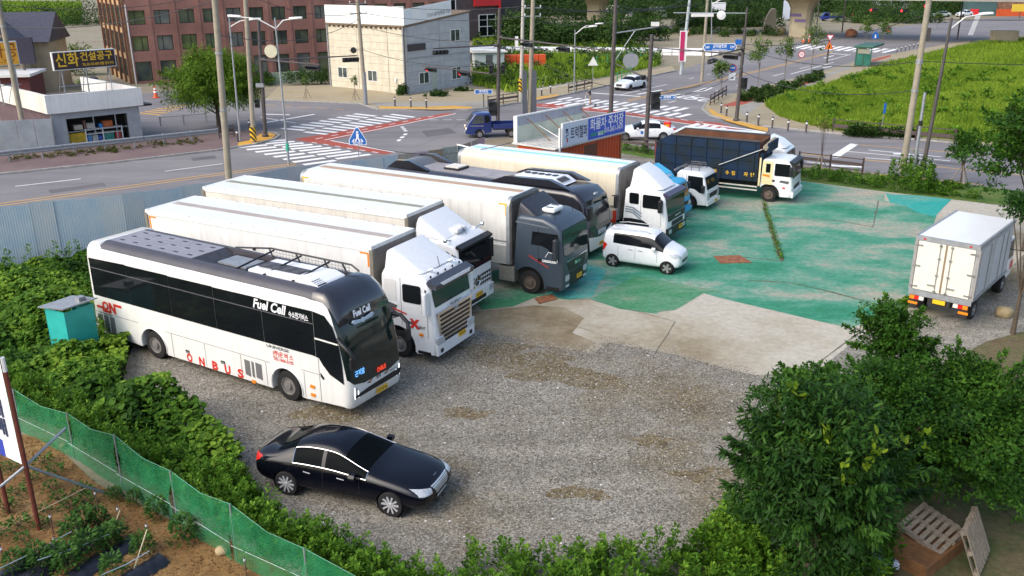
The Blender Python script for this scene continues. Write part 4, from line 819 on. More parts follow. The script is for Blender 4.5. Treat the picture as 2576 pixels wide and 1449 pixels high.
def hangsign(parent, p, w, h, s, tip=.2):
    P = [(p.x-w/2,p.z-h/2),(p.x+w/2,p.z-h/2),(p.x+w/2+tip,p.z),(p.x+w/2,p.z+h/2),(p.x-w/2,p.z+h/2),(p.x-w/2-tip,p.z)]
    MB().prism(P, 'y', p.y-.06, p.y-.03).build('name_plate_border', WHT, parent); MB().prism([(p.x+(x-p.x)*.95, p.z+(z-p.z)*.86) for x, z in P], 'y', p.y-.07, p.y-.061).build('name_plate', M_TBLUE, parent)
    Y = p.y-.07
    txt('sign_lettering', s[0], parent, WHT, (p.x,Y,p.z+h*.12), (1,0,0), (0,0,1), h*.5, .008, w*.46); txt('sign_lettering', s[1], parent, WHT, (p.x,Y,p.z-h*.3), (1,0,0), (0,0,1), h*.25, .002, w*.5)
    txt('sign_lettering', s[2], parent, WHT, (p.x-w*.42,Y,p.z), (1,0,0), (0,0,1), h*.42, .006); txt('sign_lettering', s[3], parent, WHT, (p.x+w*.42,Y,p.z), (1,0,0), (0,0,1), h*.42, .006)
zz_ = hgt(1852,307,118); hangsign(SP4, Vector((-1.9,-.1,zz_)), 2.5, .62, ('곤지암천로','Gonjiamcheon-ro','243','239')); MB().tube([Vector((-3.2,0,zz_)), on(SP4,zz_)], .035, 6).build('sign_arm', GALV, SP4); MB().bx(-.62,-.1,-.16,-.1,zz_+.2,zz_+.62).build('name_plate', M_TBLUE, SP4)
zz_ = hgt(1624,383,245); hangsign(SP3, Vector((1.35,-.1,zz_)), 1.15, .3, ('곤지암천로','Gonjiamcheon-ro','245','249'), .1); MB().tube([on(SP3,zz_+.2), Vector((2.0,0,zz_+.2))], .03, 6).build('sign_arm', GALV, SP3)
t = signpost('no_stopping_sign', 1838, 236, hgt(1838,236,162), 'round blue and red no stopping sign above a white plate'); z = hgt(1838,236,171); disc(t, 'sign_rim', z, .42, mat('traffic_red', (.55,.03,.03), .4), -.05); disc(t, 'sign_face', z, .34, M_TBLUE, -.06); plate(t, 'white_plate', [(-.35,z-1.25),(.35,z-1.25),(.35,z-.5),(-.35,z-.5)], WHT); txt('sign_lettering', '주정차', t, WHT, (0,-.062,z), (1,0,0), (0,0,1), .2, .004, .5); plate(t, 'plate_print', [(-.2,z-1.12),(.22,z-1.1),(.1,z-.95),(-.1,z-.98)], GREYT, -.056, -.051)
z = hgt(2080,160,95); plate(P_X, 'yield_border', [(-.55,z+.42),(.55,z+.42),(0,z-.5)], MATS['traffic_red'], -.2, -.17); plate(P_X, 'yield_face', [(-.38,z+.32),(.38,z+.32),(0,z-.3)], WHT, -.21, -.201); z -= 1.0; plate(P_X, 'warning_border', [(-.62,z-.5),(.62,z-.5),(0,z+.55)], MATS['traffic_red'], -.2, -.17); plate(P_X, 'warning_face', [(-.52,z-.44),(.52,z-.44),(0,z+.44)], mat('warning_orange', (.80,.20,.01), .5), -.21, -.201); plate(P_X, 'warning_figure', [(-.12,z-.35),(.12,z-.35),(.05,z+.1),(-.05,z+.1)], BLACK, -.22, -.211)
t = signpost('speed_limit_sign', 2014, 162, hgt(2014,162,130), 'round red rimmed speed limit sign beside the upper road'); z = hgt(2014,162,137); disc(t, 'sign_rim', z, .45, MATS['traffic_red']); disc(t, 'sign_face', z, .34, WHT, -.06); txt('sign_lettering', '50', t, REDT, (0,-.062,z), (1,0,0), (0,0,1), .4, .01)
t = signpost('crossing_sign', 2200, 108, hgt(2200,108,84), 'small blue crossing sign far beyond the shelter'); z = hgt(2200,108,90); plate(t, 'sign_face', [(-.6,z-.5),(.6,z-.5),(.6,z+.1),(0,z+.8),(-.6,z+.1)], M_TBLUE); plate(t, 'figure', [(-.15,z-.35),(.15,z-.35),(.1,z+.2),(-.1,z+.2)], WHT, -.06, -.051)
t = signpost('warning_sign_back', 1491, 205, hgt(1491,205,146), 'back of a triangular sign near the white sedan'); z = hgt(1491,205,155); plate(t, 'sign_face', [(-.6,z-.45),(.6,z-.45),(0,z+.6)], WHITE2)
t = signpost('round_mirror', 1585, 196, hgt(1585,196,140), 'large grey round mirror back beside the garden fence'); disc(t, 'mirror_back', hgt(1585,196,152), .95, GALV, -.05, 24)
t = signpost('street_name_sign', 2217, 332, hgt(2217,332,262), 'thin post with small blue plate standing in the grass'); z = hgt(2217,332,272); plate(t, 'sign_face', [(-.08,z-.4),(.12,z-.4),(.12,z+.4),(-.08,z+.4)], M_TBLUE)
t = signpost('banner_stand', 1714, 188, .6, 'tall pink and white advertising banner board beside the upper road'); MB().bx(-.45,.45,-.1,.1,1.6,5.3).build('banner_frame', WHITE, t); MB().bx(-.36,.18,-.13,-.1,1.7,5.2).build('banner_face', mat('magenta_banner', (.50,.02,.12), .5, var=.1), t)
t = signpost('notice_board', 1805, 62, 5, 'white notice board on a far post'); MB().bx(-1.6,1.6,-.1,0,3.2,5.0).build('board', WHT, t)
t = signpost('parking_sign', 1975, 65, 5.5, 'far blue and white upright sign beside the pier'); MB().bx(-.8,.8,-.1,0,1.5,5.5).build('board', M_SPALE, t)
t = signpost('tilted_board', 2443, 88, .6, 'white tilted board leaning beside the far road'); MB().prism([(-.6,0),(.3,0),(1.2,3.6),(.3,3.6)], 'y', -.1, 0).build('board', WHT, t)
# --- guardrails, rail fences, bollards
def beamrail(A, B, label):
    t = thing('guardrail', A, 0, label, 'guardrail'); L = (B-A).length; d = (B-A)/L; n = Vector((d.y,-d.x,0))
    prof = [(0,.82),(.07,.77),(.07,.70),(.0,.66),(.0,.60),(.07,.56),(.07,.49),(0,.44)]
    m = 6
    for k in range(m):
        a, b = d*(L*k/m), d*(L*(k+.985)/m); q = MB(); q.add([a+n*x+Vector((0,0,z)) for x, z in prof]+[b+n*x+Vector((0,0,z)) for x, z in prof], [(i, i+1, i+9, i+8) for i in range(7)]); q.build('beam', GALV, t)
    for k in range(9): p = d*(L*k/8)-n*.08; MB().tube([p, p+Vector((0,0,.85))], .06, 8).build('post', GALV, t)
gA, gB = G(-60,420), G(552,352); beamrail(gA+Vector((0,0,.1)), gB+Vector((0,0,.1)), 'grey double beam guardrail in front of the tool shop')
M_RAIL = mat('brown_rail_paint', (.085,.06,.055), .6, var=.25)
def railfence(uvs, label, h=1.05, rails=((.95,.06),(.62,.20),(.28,.06)), sp=2.0, m=None):
    m = m or M_RAIL; P = [G(*p) for p in uvs]; t = thing('rail_fence', P[0], 0, label, 'fence')
    for i in range(len(P)-1):
        a, b = P[i]-P[0], P[i+1]-P[0]; n = max(1, round((b-a).length/sp))
        for k in range(n+(1 if i == len(P)-2 else 0)):
            p = a.lerp(b, k/n); MB().bx(p.x-.05,p.x+.05,p.y-.05,p.y+.05,0,h+.04).build('post', m, t)
        for z, w in rails: MB().obox(a+Vector((0,0,z*h)), b+Vector((0,0,z*h)), .04, w).build('rail', m, t)
    return t
railfence([(2008,421),(2168,440)], 'brown rail fence on the verge in front of the dump truck'); railfence([(1560,378),(1648,388)], 'brown rail fence beside the orange container in front of the patrol car')
railfence([(1228,270),(1303,259)], 'brown rail fence left of the pale concrete pole'); railfence([(1430,236),(1489,222)], 'brown rail fence behind the scooter rider'); railfence([(1786,268),(1826,243)], 'dark rail fence at the kerb before the grassy plot', 1.1)
railfence([(2094,333),(2210,345),(2400,362)], 'long brown rail fence at the foot of the grassy plot', 1.1, ((.95,.06),(.5,.3)), 2.6); railfence([(553,352),(590,346)], 'short brown rail fence at the end of the guardrail')
railfence([(405,318),(520,308)], 'small grey railing beside the shop driveway', .8, ((.95,.05),), 2, GALV)
bol = []
def bollard(u, v, h=.95):
    b = MB().lathe([(.09,0),(.08,.02),(.08,h-.08),(.06,h-.02),(.0,h)], (0,0,0), 'z', 10)
    o = b.build('bollard', mat('dark_bollard', (.06,.05,.05), .5, var=.3), None, smooth=50); o.location = G(u, v)+Vector((0,0,.1))
    MB().lathe([(.082,h*.72),(.086,h*.72),(.086,h*.84),(.082,h*.84)], (0,0,0), 'z', 10).build('reflective_band', WHT, o); bol.append(o); return o
BL = [(zA(1400,1080),'pavement before the cream building, nearest the pole'),(zA(1560,1090),'pavement before the cream building, middle one'),(zA(1715,1095),'pavement before the cream building, nearest the street sign'),(zB(298,975),'tactile paving left of the scooter rider, outer one'),(zB(387,950),'tactile paving left of the scooter rider, inner one'),
      (zB(2102,1147),'curved corner, behind the signal pole'),(zB(2156,1180),'curved corner, just left of the signal pole'),(zB(2360,1247),'curved corner, right of the signal pole'),(zB(2475,1272),'curved corner over the manhole covers'),(zC(40,1300),'pavement at the tip of the grass, first'),(zC(197,1330),'pavement at the tip of the grass, second'),(zC(380,1345),'pavement at the tip of the grass, third'),(z0(2395,1440),'corner island beside the thin lamp'),(z0(2515,1330),'corner island behind the thin lamp')]
for uv, lb in BL: tag(bollard(*uv), 'dark bollard on the '+lb, 'bollard', 'dark bollards on the pavements')
for k in range(6): tag(bollard(zC(1295+42*k,540-11*k)[0], zC(1295+42*k,540-11*k)[1], .9), 'one of the row of far bollards at the right end of the far crossing', 'bollard', 'far bollards at the crossing end')
M_CONE = mat('cone_orange', (.75,.10,.02), .5, var=.15)
def cone(u, v, label, s=1.):
    o = MB().lathe([(.19*s,.03),(.15*s,.1*s),(.035*s,.9*s),(0,.92*s)], (0,0,0), 'z', 12).build('traffic_cone', M_CONE, None, smooth=40); o.location = G(u, v)+Vector((0,0,.02)); MB().bx(-.24*s,.24*s,-.24*s,.24*s,0,.04).build('foot', M_CONE, o)
    for k in (.42,.66): r = .19-.16*k; MB().lathe([(r*s+.012,k*s*.9),(r*s+.016,k*s*.9),(r*s-.008,k*s*.9+.11*s),(r*s-.012,k*s*.9+.11*s)], (0,0,0), 'z', 12).build('white_band', WHT, o)
    tag(o, label, 'traffic cone', 'orange traffic cones')
cone(*z0(1570,985), 'orange and white traffic cone in front of the brick building', 1.4); cone(*zC(355,425), 'orange cone left of the yield sign, left one', 1.3); cone(*zC(415,430), 'orange cone left of the yield sign, taller right one', 1.7); cone(*zC(830,340), 'orange cone at the foot of the far dark pole', 1.3); cone(*zC(1200,320), 'orange cone near the far planter, left of two', 1.1); cone(*zC(1220,320), 'orange cone near the far planter, right of two', 1.1); cone(*zB(1775,355), 'orange cone near the pink banner', 1.2)
# --- bus shelter
g = G(2150,168); t = thing('bus_shelter', g, R(57), 'dark green glazed bus shelter beside the upper road', 'bus shelter')
M_SHG = mat('shelter_green', (.02,.10,.065), .5, var=.2); M_SHGL = mat('green_glazing', (.03,.16,.12), .12, var=.3, scale=1, spec=.6)
MB().bx(-.3,6.2,-2.2,.3,2.45,2.75).build('roof', M_SHG, t, bevel=.08)
for x in (0, 2, 4, 6): MB().bx(x-.06,x+.06,-.06,.06,0,2.45).build('post', M_SHG, t)
for y in (-1.9, -.95): MB().bx(-.06,.06,y-.06,y+.06,0,2.45).build('post', M_SHG, t)
for x in (0, 2, 4): MB().bx(x+.08,x+1.92,-.02,.02,.2,2.35).build('glass_panel', M_SHGL, t)
for y in (-1.85, -.9): MB().bx(-.02,.02,y,y+.8,.2,1.7).build('glass_panel', M_SHGL, t)
MB().bx(-.1,.0,-1.7,-.2,1.75,2.35).build('route_board', mat('route_board', (.25,.26,.2), .5), t); MB().bx(.6,5.4,-.6,-.2,.42,.48).build('bench', WOOD, t)
# --- overhead cables
M_WIRE = mat('cable', (.03,.03,.032), .6, var=.1)
def wire(A, B, sag, label, r=.024):
    A, B = Vector(A), Vector(B); P = [A.lerp(B, i/14)-Vector((0,0,sag*4*(i/14)*(1-i/14))) for i in range(15)]
    o = MB().tube(P, r, 5).build('overhead_cable', M_WIRE, None); tag(o, label, 'cable', 'overhead cables')
def tp(t, z): return t.matrix_basis @ on(t, z) if False else t.location+on(t, z)
wire(tp(P_B,9.7), tp(P_D,9.6), .5, 'cable from the pole before the cream building to the insulator pole'); wire(tp(P_B,8.8), tp(P_D,8.8), .6, 'lower cable from the pole before the cream building to the insulator pole')
wire(tp(P_C,12.3), tp(P_B,9.7), .5, 'cable from the corner island pole to the pole before the cream building'); wire(tp(P_C,11), tp(P_B,8.7), .7, 'lower cable from the corner island pole to the pole before the cream building')
wire(tp(P_D,9.5), tp(P_F1,9), .8, 'cable from the insulator pole to the pole by the pink banner'); wire(tp(P_D,5.2), tp(SP3,4.4), .6, 'slack cable crossing in front of the white sedan', .022); wire(tp(SP3,4.3), tp(SP4,4.6), .5, 'slack cable crossing over the speed markings', .022); wire(tp(SP3,4.0), tp(SP4,4.2), .6, 'lowest slack cable over the upper road', .022)
wire(tp(SP4,6.5), tp(P_R,9.8), .7, 'cable from the plot corner to the tall pole on the verge'); wire(tp(SP4,6.2), tp(P_R,7.0), .8, 'middle cable over the grassy plot'); wire(tp(SP4,4.3), tp(P_R,5.2), .9, 'low cable over the grassy plot')
wire(tp(P_R,7), Vector((60,60,8)), .8, 'cable running from the verge pole out to the right'); wire(tp(SP2,6.6), tp(SP4,6.4), .7, 'long pale cable spanning the junction', .02); wire(tp(P_E,9), tp(P_L,11), .6, 'cable between the left edge pole and the thick fence pole')
wire(tp(P_R,9.5), Vector((62,58,11)), .6, 'upper cable running from the verge pole out to the right'); wire(Vector((-8,50.3,3.2)), Vector((0.0,46.9,4.0)), .5, 'pale rope hanging from the fence top to the cream truck box', .02)
wire(tp(P_L,12.5), tp(P_C,12.3), .6, 'upper cable from the thick fence pole to the corner island pole'); wire(tp(P_L,9.2), tp(P_B,8.2), 1.0, 'long sagging cable in front of the brick building'); wire(tp(P_D,8.4), tp(SP5,8.2), .4, 'cable between the insulator pole and the tall surveillance pole'); wire(tp(SP5,9.6), tp(P_F2,9.4), .9, 'cable from the surveillance pole to the pale blue pole'); wire(tp(SP5,7.9), tp(P_F1,8.0), 1.0, 'lower cable from the surveillance pole toward the upper road')
wire(tp(P_B,7.6), tp(SP2,6.9), .5, 'low cable across the cream building'); wire(tp(P_B,5.4), tp(SP2,5.0), .7, 'slack cable along the cream wall'); wire(tp(P_E,10.5), tp(P_C,11.6), .9, 'cable over the tool shop'); wire(tp(P_D2,9.5), tp(P_F2,8.5), .9, 'cable over the gardens'); wire(tp(P_D2,8.6), Vector((60,150,11)), 1.2, 'long cable over the gardens to the far pavement')
b = MB().tube([Vector((-3.1,51.3,3.1)), Vector((-1.4,50.2,2.9))], .05, 6).build('timber_pole', WHITE2, None); tag(b, 'pale pole lying from the fence top toward the cream truck box', 'pole')
# ================================================================== vehicles
X3, Y3, Z3 = (1,0,0), (0,1,0), (0,0,1)
def wheel(t, x, y, r, w, rim=STEEL, kind='truck'):
    s = -1 if y < 0 else 1
    ri = .58 if kind == 'truck' else .72; o = MB().lathe([(r*ri,-w/2),(r*.93,-w/2),(r,-w*.34),(r,w*.34),(r*.93,w/2),(r*ri,w/2)], (0,0,0), 'y', 28, False).build('wheel', RUBBER, t, smooth=40); o.location = (x, y, r)
    f = s*w/2
    if kind == 'truck':
        MB().lathe([(r*.6,f*.7),(r*.59,f),(r*.54,f*.98),(r*.50,f*.55),(r*.26,f*.55),(r*.24,f*1.12),(r*.10,f*1.2),(0,f*1.2)], (0,0,0), 'y', 24).build('rim', rim, o, smooth=35)
        b = MB()
        for k in range(10): a = 2*math.pi*k/10; b.lathe([(r*.055,f*.5),(r*.055,f*.57),(0,f*.57)], (r*.40*math.cos(a),0,r*.40*math.sin(a)), 'y', 8)
        b.build('rim_hole', BLACK, o)
    else:
        MB().lathe([(r*.74,f*.7),(r*.76,f*1.01),(r*.71,f*1.01),(r*.69,f*.6),(0,f*.45)], (0,0,0), 'y', 28).build('rim_barrel', BLACK if kind == 'dark' else mat('dark_alloy', (.05,.05,.055), .4, .5), o, smooth=35)
        n = 5 if kind == 'dark' else 10
        for k in range(n):
            a = 2*math.pi*k/n; d = Vector((math.cos(a),0,math.sin(a))); q = Vector((-d.z,0,d.x)); wd = (.14 if n == 5 else .055)
            MB().add([d*(r*.1)+q*(r*wd)+Vector((0,f*.9,0)), d*(r*.1)-q*(r*wd)+Vector((0,f*.9,0)), d*(r*.71)-q*(r*wd*1.2)+Vector((0,f*.98,0)), d*(r*.71)+q*(r*wd*1.2)+Vector((0,f*.98,0)),
                      d*(r*.1)+q*(r*wd)+Vector((0,f*.6,0)), d*(r*.1)-q*(r*wd)+Vector((0,f*.6,0)), d*(r*.71)-q*(r*wd*1.2)+Vector((0,f*.6,0)), d*(r*.71)+q*(r*wd*1.2)+Vector((0,f*.6,0))], [(0,1,2,3),(0,4,5,1),(1,5,6,2),(2,6,7,3),(3,7,4,0)]).build('spoke', rim, o)
        MB().lathe([(r*.16,f*.6),(r*.15,f*1.0),(0,f*1.02)], (0,0,0), 'y', 12).build('hub_cap', rim, o, smooth=40)
    return o
def sidep(t, name, poly, m, y, th=.012):
    "flat panel on the right (y<0) or left side of a vehicle, outer face th beyond y"
    s = -1 if y < 0 else 1
    return MB().prism(poly, 'y', y, y+s*th).build(name, m, t)
def frontp(t, name, poly, m, x, th=.012, slope=None):
    "panel on the front; poly (y,z); slope=(z0,x0,z1,x1) follows a raked face"
    b = MB().prism(poly, 'x', x, x+th)
    if slope:
        z0_, x0_, z1_, x1_ = slope
        b.v = [(v[0]-x+x0_+(x1_-x0_)*(v[2]-z0_)/(z1_-z0_), v[1], v[2]) for v in b.v]
    return b.build(name, m, t)
def arch(cx, cz, r, a0, a1, n=10): return [(cx+r*math.cos(R(a0+(a1-a0)*i/n)), cz+r*math.sin(R(a0+(a1-a0)*i/n)), 0, 0) for i in range(n+1)]
def plateobj(t, x, y, z, m=PLATE, s='경기 98사 4821', w=.44, h=.2):
    o = MB().bx(x, x+.015, y-w/2, y+w/2, z-h/2, z+h/2).build('number_plate', m, t); txt('plate_lettering', s, o, NAVYT, (x+.015,y,z), Y3, Z3, h*.62, .002, w*.86, .003); return o
def emblem_ring(t, x, y, z, r, m=CHROME, ky=1.):
    b = MB(); b.tube([(x, y+r*ky*math.cos(a), z+r*math.sin(a)) for a in [2*math.pi*i/20 for i in range(21)]], r*.11, 6); return b
# ---------------------------------------------------------------- white fuel cell coach
t = BUS = thing('coach_bus', (-11.62,29.37,0), R(-31.7), 'white fuel cell coach with black window band and red lettering parked in front', 'bus')
WB = 6.26; w = 1.245
M_BUSW = mat('coach_white', (.78,.775,.735), .3, var=.04, scale=1.5, coat=.5, grime=.12)
prof = [(-3.2,.42,0,0),(-3.27,1.3,1,0),(-3.22,3.2,1,0),(-3.12,3.58,.8,-.8),(-2.9,3.76,0,-1),(-2.5,3.78,0,-1),(-2.3,3.62,0,-1),(2,3.62,0,-1),(7.2,3.62,0,-1),(7.9,3.56,-.3,-1),(8.35,3.2,-.9,-.6),(8.62,2.55,-1,-.2),(8.78,1.7,-1,0),(8.83,1.05,-1,0),(8.83,.55,-1,0),(8.75,.33,-.8,.3),(7.05,.3,0,0)]
prof += arch(WB,.5,.62,-18,198,12)[::1] if False else []
prof += [(WB+.62,.3,0,0)]+arch(WB,.48,.63,-10,190,12)+[(WB-.64,.3,0,0),(.66,.3,0,0)]+arch(0,.48,.63,-10,190,12)+[(-.66,.34,0,0)]
MB().plan(prof, w, .26, 5).build('body', M_BUSW, t, smooth=38)
MB().bx(-3.0,8.4,-.98,.98,.36,1.2).build('chassis', DARKST, t)
for x, kr in ((0,STEEL),(WB,STEEL)):
    for y in (-1.06, 1.06): wheel(t, x, y, .5, .3, mat('dusty_steel', (.30,.28,.26), .5, .4, var=.3, scale=20))
    for y in (-1,): MB().tube([(x+.655*math.cos(R(a_)), -w-.004, .48+.655*math.sin(R(a_))) for a_ in range(-10,191,10)], .03, 6).build('arch_lip', M_BUSW, t, smooth=60)
yo = -w-.002
bot = 1.83
for i, (a, b) in enumerate(((-2.95,-.95),(-.93,1.2),(1.22,3.33),(3.35,5.45),(5.47,7.58))):
    sidep(t, 'window', [(a,bot),(b,bot),(b,2.85),(a,2.85)], GLASS, yo); sidep(t, 'window', [(a,2.87),(b,2.87),(b,3.26),(a,3.24 if i else 3.2)], GLASS, yo)
sidep(t, 'window_trim', [(-2.95,2.845),(7.58,2.845),(7.58,2.875),(-2.95,2.875)], GREYT, yo, .016)
sidep(t, 'window', [(7.6,1.84),(7.6,3.26),(8.05,3.2),(8.33,2.9),(8.5,2.42),(7.62,2.44),(7.62,2.38),(8.52,2.36),(8.6,1.75),(8.62,1.15),(8.1,1.35),(7.85,1.6),(7.7,1.8),(7.35,1.84)], GLASS, yo, .011)
sidep(t, 'door_trim', [(7.6,2.39),(8.5,2.37),(8.5,2.42),(7.6,2.44)], M_BUSW, yo, .018)
for x, z0_, z1_ in ((.98,.33,1.16),(2.6,.33,1.14),(4.28,.33,1.14),(5.4,.33,1.14),(7.02,.33,1.2),(7.66,.34,1.8)): sidep(t, 'panel_gap', [(x,z0_),(x+.014,z0_),(x+.014,z1_),(x,z1_)], GREYT, yo, .004)
for a, b, z in ((.7,5.6,1.16),(-3.1,-.7,1.2),(6.95,7.66,1.24)): sidep(t, 'panel_gap', [(a,z),(b,z),(b,z+.012),(a,z+.012)], GREYT, yo, .0045)
for x in (5.33,2.0): sidep(t, 'roof_seam', [(x,3.28),(x+.012,3.28),(x+.012,3.5),(x,3.5)], GREYT, yo+.01, .004)
M_MESH = mat('grey_mesh', (.20,.20,.20), .6, var=.6, scale=90)
for a, b in ((4.45,4.68),(4.76,4.86),(4.94,5.2)): sidep(t, 'vent_grille', [(a,.5),(b,.46),(b,1.0),(a,1.02)], M_MESH, yo, .01)
for k in range(3): sidep(t, 'vent_grille', [(-2.95+k*.33,.5),(-2.7+k*.33,.5),(-2.7+k*.33,1.12),(-2.95+k*.33,1.12)], M_MESH, yo, .01)
for x in (1.72, 3.42): sidep(t, 'hatch_handle', rrect(x-.1,x+.1,.62,.72,.03), BLACK, yo, .01); sidep(t, 'handle_bar', [(x-.08,.64),(x+.08,.64),(x+.08,.67),(x-.08,.67)], GALV, yo, .02)
sidep(t, 'door_handle', [(7.72,1.32),(7.86,1.18),(7.82,1.12),(7.73,1.2)], BLACK, yo, .02)
for x, z in ((7.35,.78),(7.35,.5),(4.8,.32)): sidep(t, 'side_marker', rrect(x-.09,x+.09,z-.05,z+.05,.03), ORANGE, yo, .03)
for i, (ch, x) in enumerate(zip('ONBUS', (1.78,2.38,3.0,3.6,4.2))): txt('side_lettering', ch, t, REDT, (x,yo,.44), X3, Z3, .40, .018, .27)
txt('side_lettering', 'Fuel Cell', t, WHT, (5.80,yo-.012,3.05), X3, Z3, .42, .012, 1.42, slant=.3); txt('side_lettering', '수소전기버스', t, WHT, (7.02,yo-.012,2.98), X3, Z3, .22, .005, .78)
txt('side_lettering', 'UNIVERSE', t, GREYT, (6.0,yo,1.73), X3, Z3, .13, .004, .95); txt('side_lettering', '(주)온 버 스', t, REDT, (6.2,yo,1.53), X3, Z3, .20, .005, .85); txt('side_lettering', 'TEL:1666-5195', t, REDT, (6.2,yo,1.36), X3, Z3, .16, .003, .85)
lg = MB(); lx, lz = -2.25, 1.47
ringp = [(lx-.18+.17*math.cos(a), lz+.03+.16*math.sin(a)) for a in [2*math.pi*i/16 for i in range(16)]]
for i in range(16):
    p, q = ringp[i], ringp[(i+1) % 16]; c = (lx-.18, lz+.03); k = .55
    lg.prism([p, q, (c[0]+(q[0]-c[0])*k, c[1]+(q[1]-c[1])*k), (c[0]+(p[0]-c[0])*k, c[1]+(p[1]-c[1])*k)], 'y', yo, yo-.008)
lg.prism([(lx-.68,lz-.02),(lx-.36,lz-.02),(lx-.3,lz-.13),(lx+.1,lz-.13),(lx+.1,lz-.22),(lx-.35,lz-.22),(lx-.4,lz-.11),(lx-.68,lz-.11)], 'y', yo, yo-.008); lg.prism([(lx+.02,lz-.18),(lx+.02,lz+.19),(lx+.12,lz+.19),(lx+.28,lz-.05),(lx+.28,lz+.19),(lx+.72,lz+.19),(lx+.72,lz+.1),(lx+.37,lz+.1),(lx+.37,lz-.2),(lx+.28,lz-.2),(lx+.11,lz+.03),(lx+.11,lz-.18)], 'y', yo, yo-.0085)
lg.build('side_logo', REDT, t); txt('side_lettering', 'TEL 1666 5195', t, GREYT, (-2.5,yo,1.17), X3, Z3, .09, .002, .75)
# roof: dark fairings, sloped panels, open well with cooling unit
M_FAIR = mat('dark_roof_fairing', (.060,.056,.066), .4, var=.2, scale=2); M_RPAN = mat('roof_panel_grey', (.27,.26,.29), .45, var=.12, scale=2)
for s in (-1, 1):
    MB().loft([[(x, s*(w-.11), 3.55),(x, s*(w-.16), 3.70),(x, s*(w-.40), 3.80),(x, s*(w-.52), 3.80),(x, s*(w-.52), 3.6)] for x in (-2.4, 7.6)]).build('roof_fairing', M_FAIR, t, smooth=50)
MB().bx(-2.42,-2.34,-.75,.75,3.6,3.79).build('roof_fairing', M_RPAN, t)
for r_ in range(3):
    for c_ in range(6):
        a, b = -2.32+c_*.695, -2.32+c_*.695+.685; y0, y1 = -.71+r_*.475, -.71+r_*.475+.455
        o = MB().bx(a,b,y0,y1,3.6,3.80).build('roof_panel', M_RPAN, t); MB().bx((a+b)/2-.11,(a+b)/2+.11,(y0+y1)/2-.04,(y0+y1)/2+.04,3.80,3.806).build('panel_slot', BLACK, o)
    MB().prism([(1.85,3.62),(1.85,3.80),(2.25,3.62)], 'y', y0, y1).build('roof_panel', mat('dark_vent_panel', (.05,.05,.06), .5), t)
MB().bx(2.3,7.5,-.71,.71,3.621,3.64).build('roof_well', BLACK, t)
M_ACW = mat('cooler_white', (.78,.80,.82), .35, var=.05)
MB().prism([(4.3,3.64),(4.35,3.84),(6.9,3.9),(7.25,3.8),(7.4,3.64)], 'y', -.62, .62).build('cooling_unit', M_ACW, t, bevel=.05)
MB().bx(4.5,6.3,-.34,.16,3.875,3.893).build('fan_tray', mat('fan_tray', (.06,.06,.065), .5), t)
for k in range(4): MB().lathe([(.19,3.895),(.19,3.91),(.14,3.91),(.14,3.9),(.1,3.9),(.1,3.912),(.05,3.912),(.05,3.9),(0,3.905)], (4.75+k*.43,-.09,0), 'z', 18).build('fan', GREYT, t)
for k in range(4): MB().bx(7.0+k*.08,7.04+k*.08,-.6,-.25,3.83-k*.025,3.87-k*.025).build('unit_vent', BLACK, t)
for x in (3.9, 5.1, 6.3): MB().tube([(x,-.70,3.78),(x+.25,.72,4.05)], .03, 6).build('roof_bar', BLACK, t)
for x in (4.15, 5.35, 6.55, 7.3): MB().tube([(x,.72,3.66),(x-.25,.74,4.08)], .03, 6).build('roof_bar', BLACK, t)
MB().tube([(2.3,.76,3.85),(4.0,.76,4.08),(7.4,.76,4.08),(7.75,.7,3.95)], .03, 6).build('roof_bar', BLACK, t)
b = MB()
for k in range(24): b.tube([(4.1+k*.14,.74,3.68),(4.1+k*.14,.74,4.06)], .006, 4)
for k in range(5): b.tube([(4.1,.74,3.7+k*.09),(7.35,.74,3.7+k*.09)], .006, 4)
b.build('roof_mesh_guard', GREYT, t); MB().bx(2.6,3.9,-.3,.5,3.645,3.70).build('roof_duct', GALV, t)
# front: black upper hood, windscreen, white mask
hood = [[(x, y, z) for y, z in ((-w+.10,zs-.22),(-w+.16,zs-.05),(-w+.35,zs+.04),(-.5,zs+.06),(.5,zs+.06),(w-.35,zs+.04),(w-.16,zs-.05),(w-.10,zs-.22),(0,zs-.3))] for x, zs in ((7.5,3.80),(7.9,3.78),(8.22,3.55),(8.42,3.28),(8.5,3.1))]
MB().loft(hood).build('roof_hood', mat('black_hood', (.022,.022,.028), .18, var=.15, coat=.8), t, smooth=60)
sl = (1.0, 8.845, 3.3, 8.365)
def fx(z): return 8.845+(8.365-8.845)*max(0,(z-1.0))/(3.3-1.0)
ws = MB(); rows_ = []
for z, hw in ((1.02,.60),(1.12,1.05),(1.3,1.21),(1.7,1.225),(2.2,1.225),(2.55,1.222),(2.9,1.215),(3.2,1.20),(3.42,1.12)):
    xf = float(np.interp(z, (.55,1.05,1.7,2.55,3.2,3.56), (8.83,8.83,8.78,8.62,8.35,7.9)))+.014
    rows_.append([(xf-.26*(1-math.sqrt(max(0,1-(max(0,abs(y*hw)-.985)/.26)**2))), y*hw, z) for y in (-1,-.93,-.84,-.4,0,.4,.84,.93,1)])
for i, rr in enumerate(rows_):
    ws.v += rr
    if i: ws.f += [((i-1)*9+k, (i-1)*9+k+1, i*9+k+1, i*9+k) for k in range(8)]
ws.v = [(x+.012,y,z) for x, y, z in ws.v]
ws.build('windscreen', GLASSG, t, smooth=50)
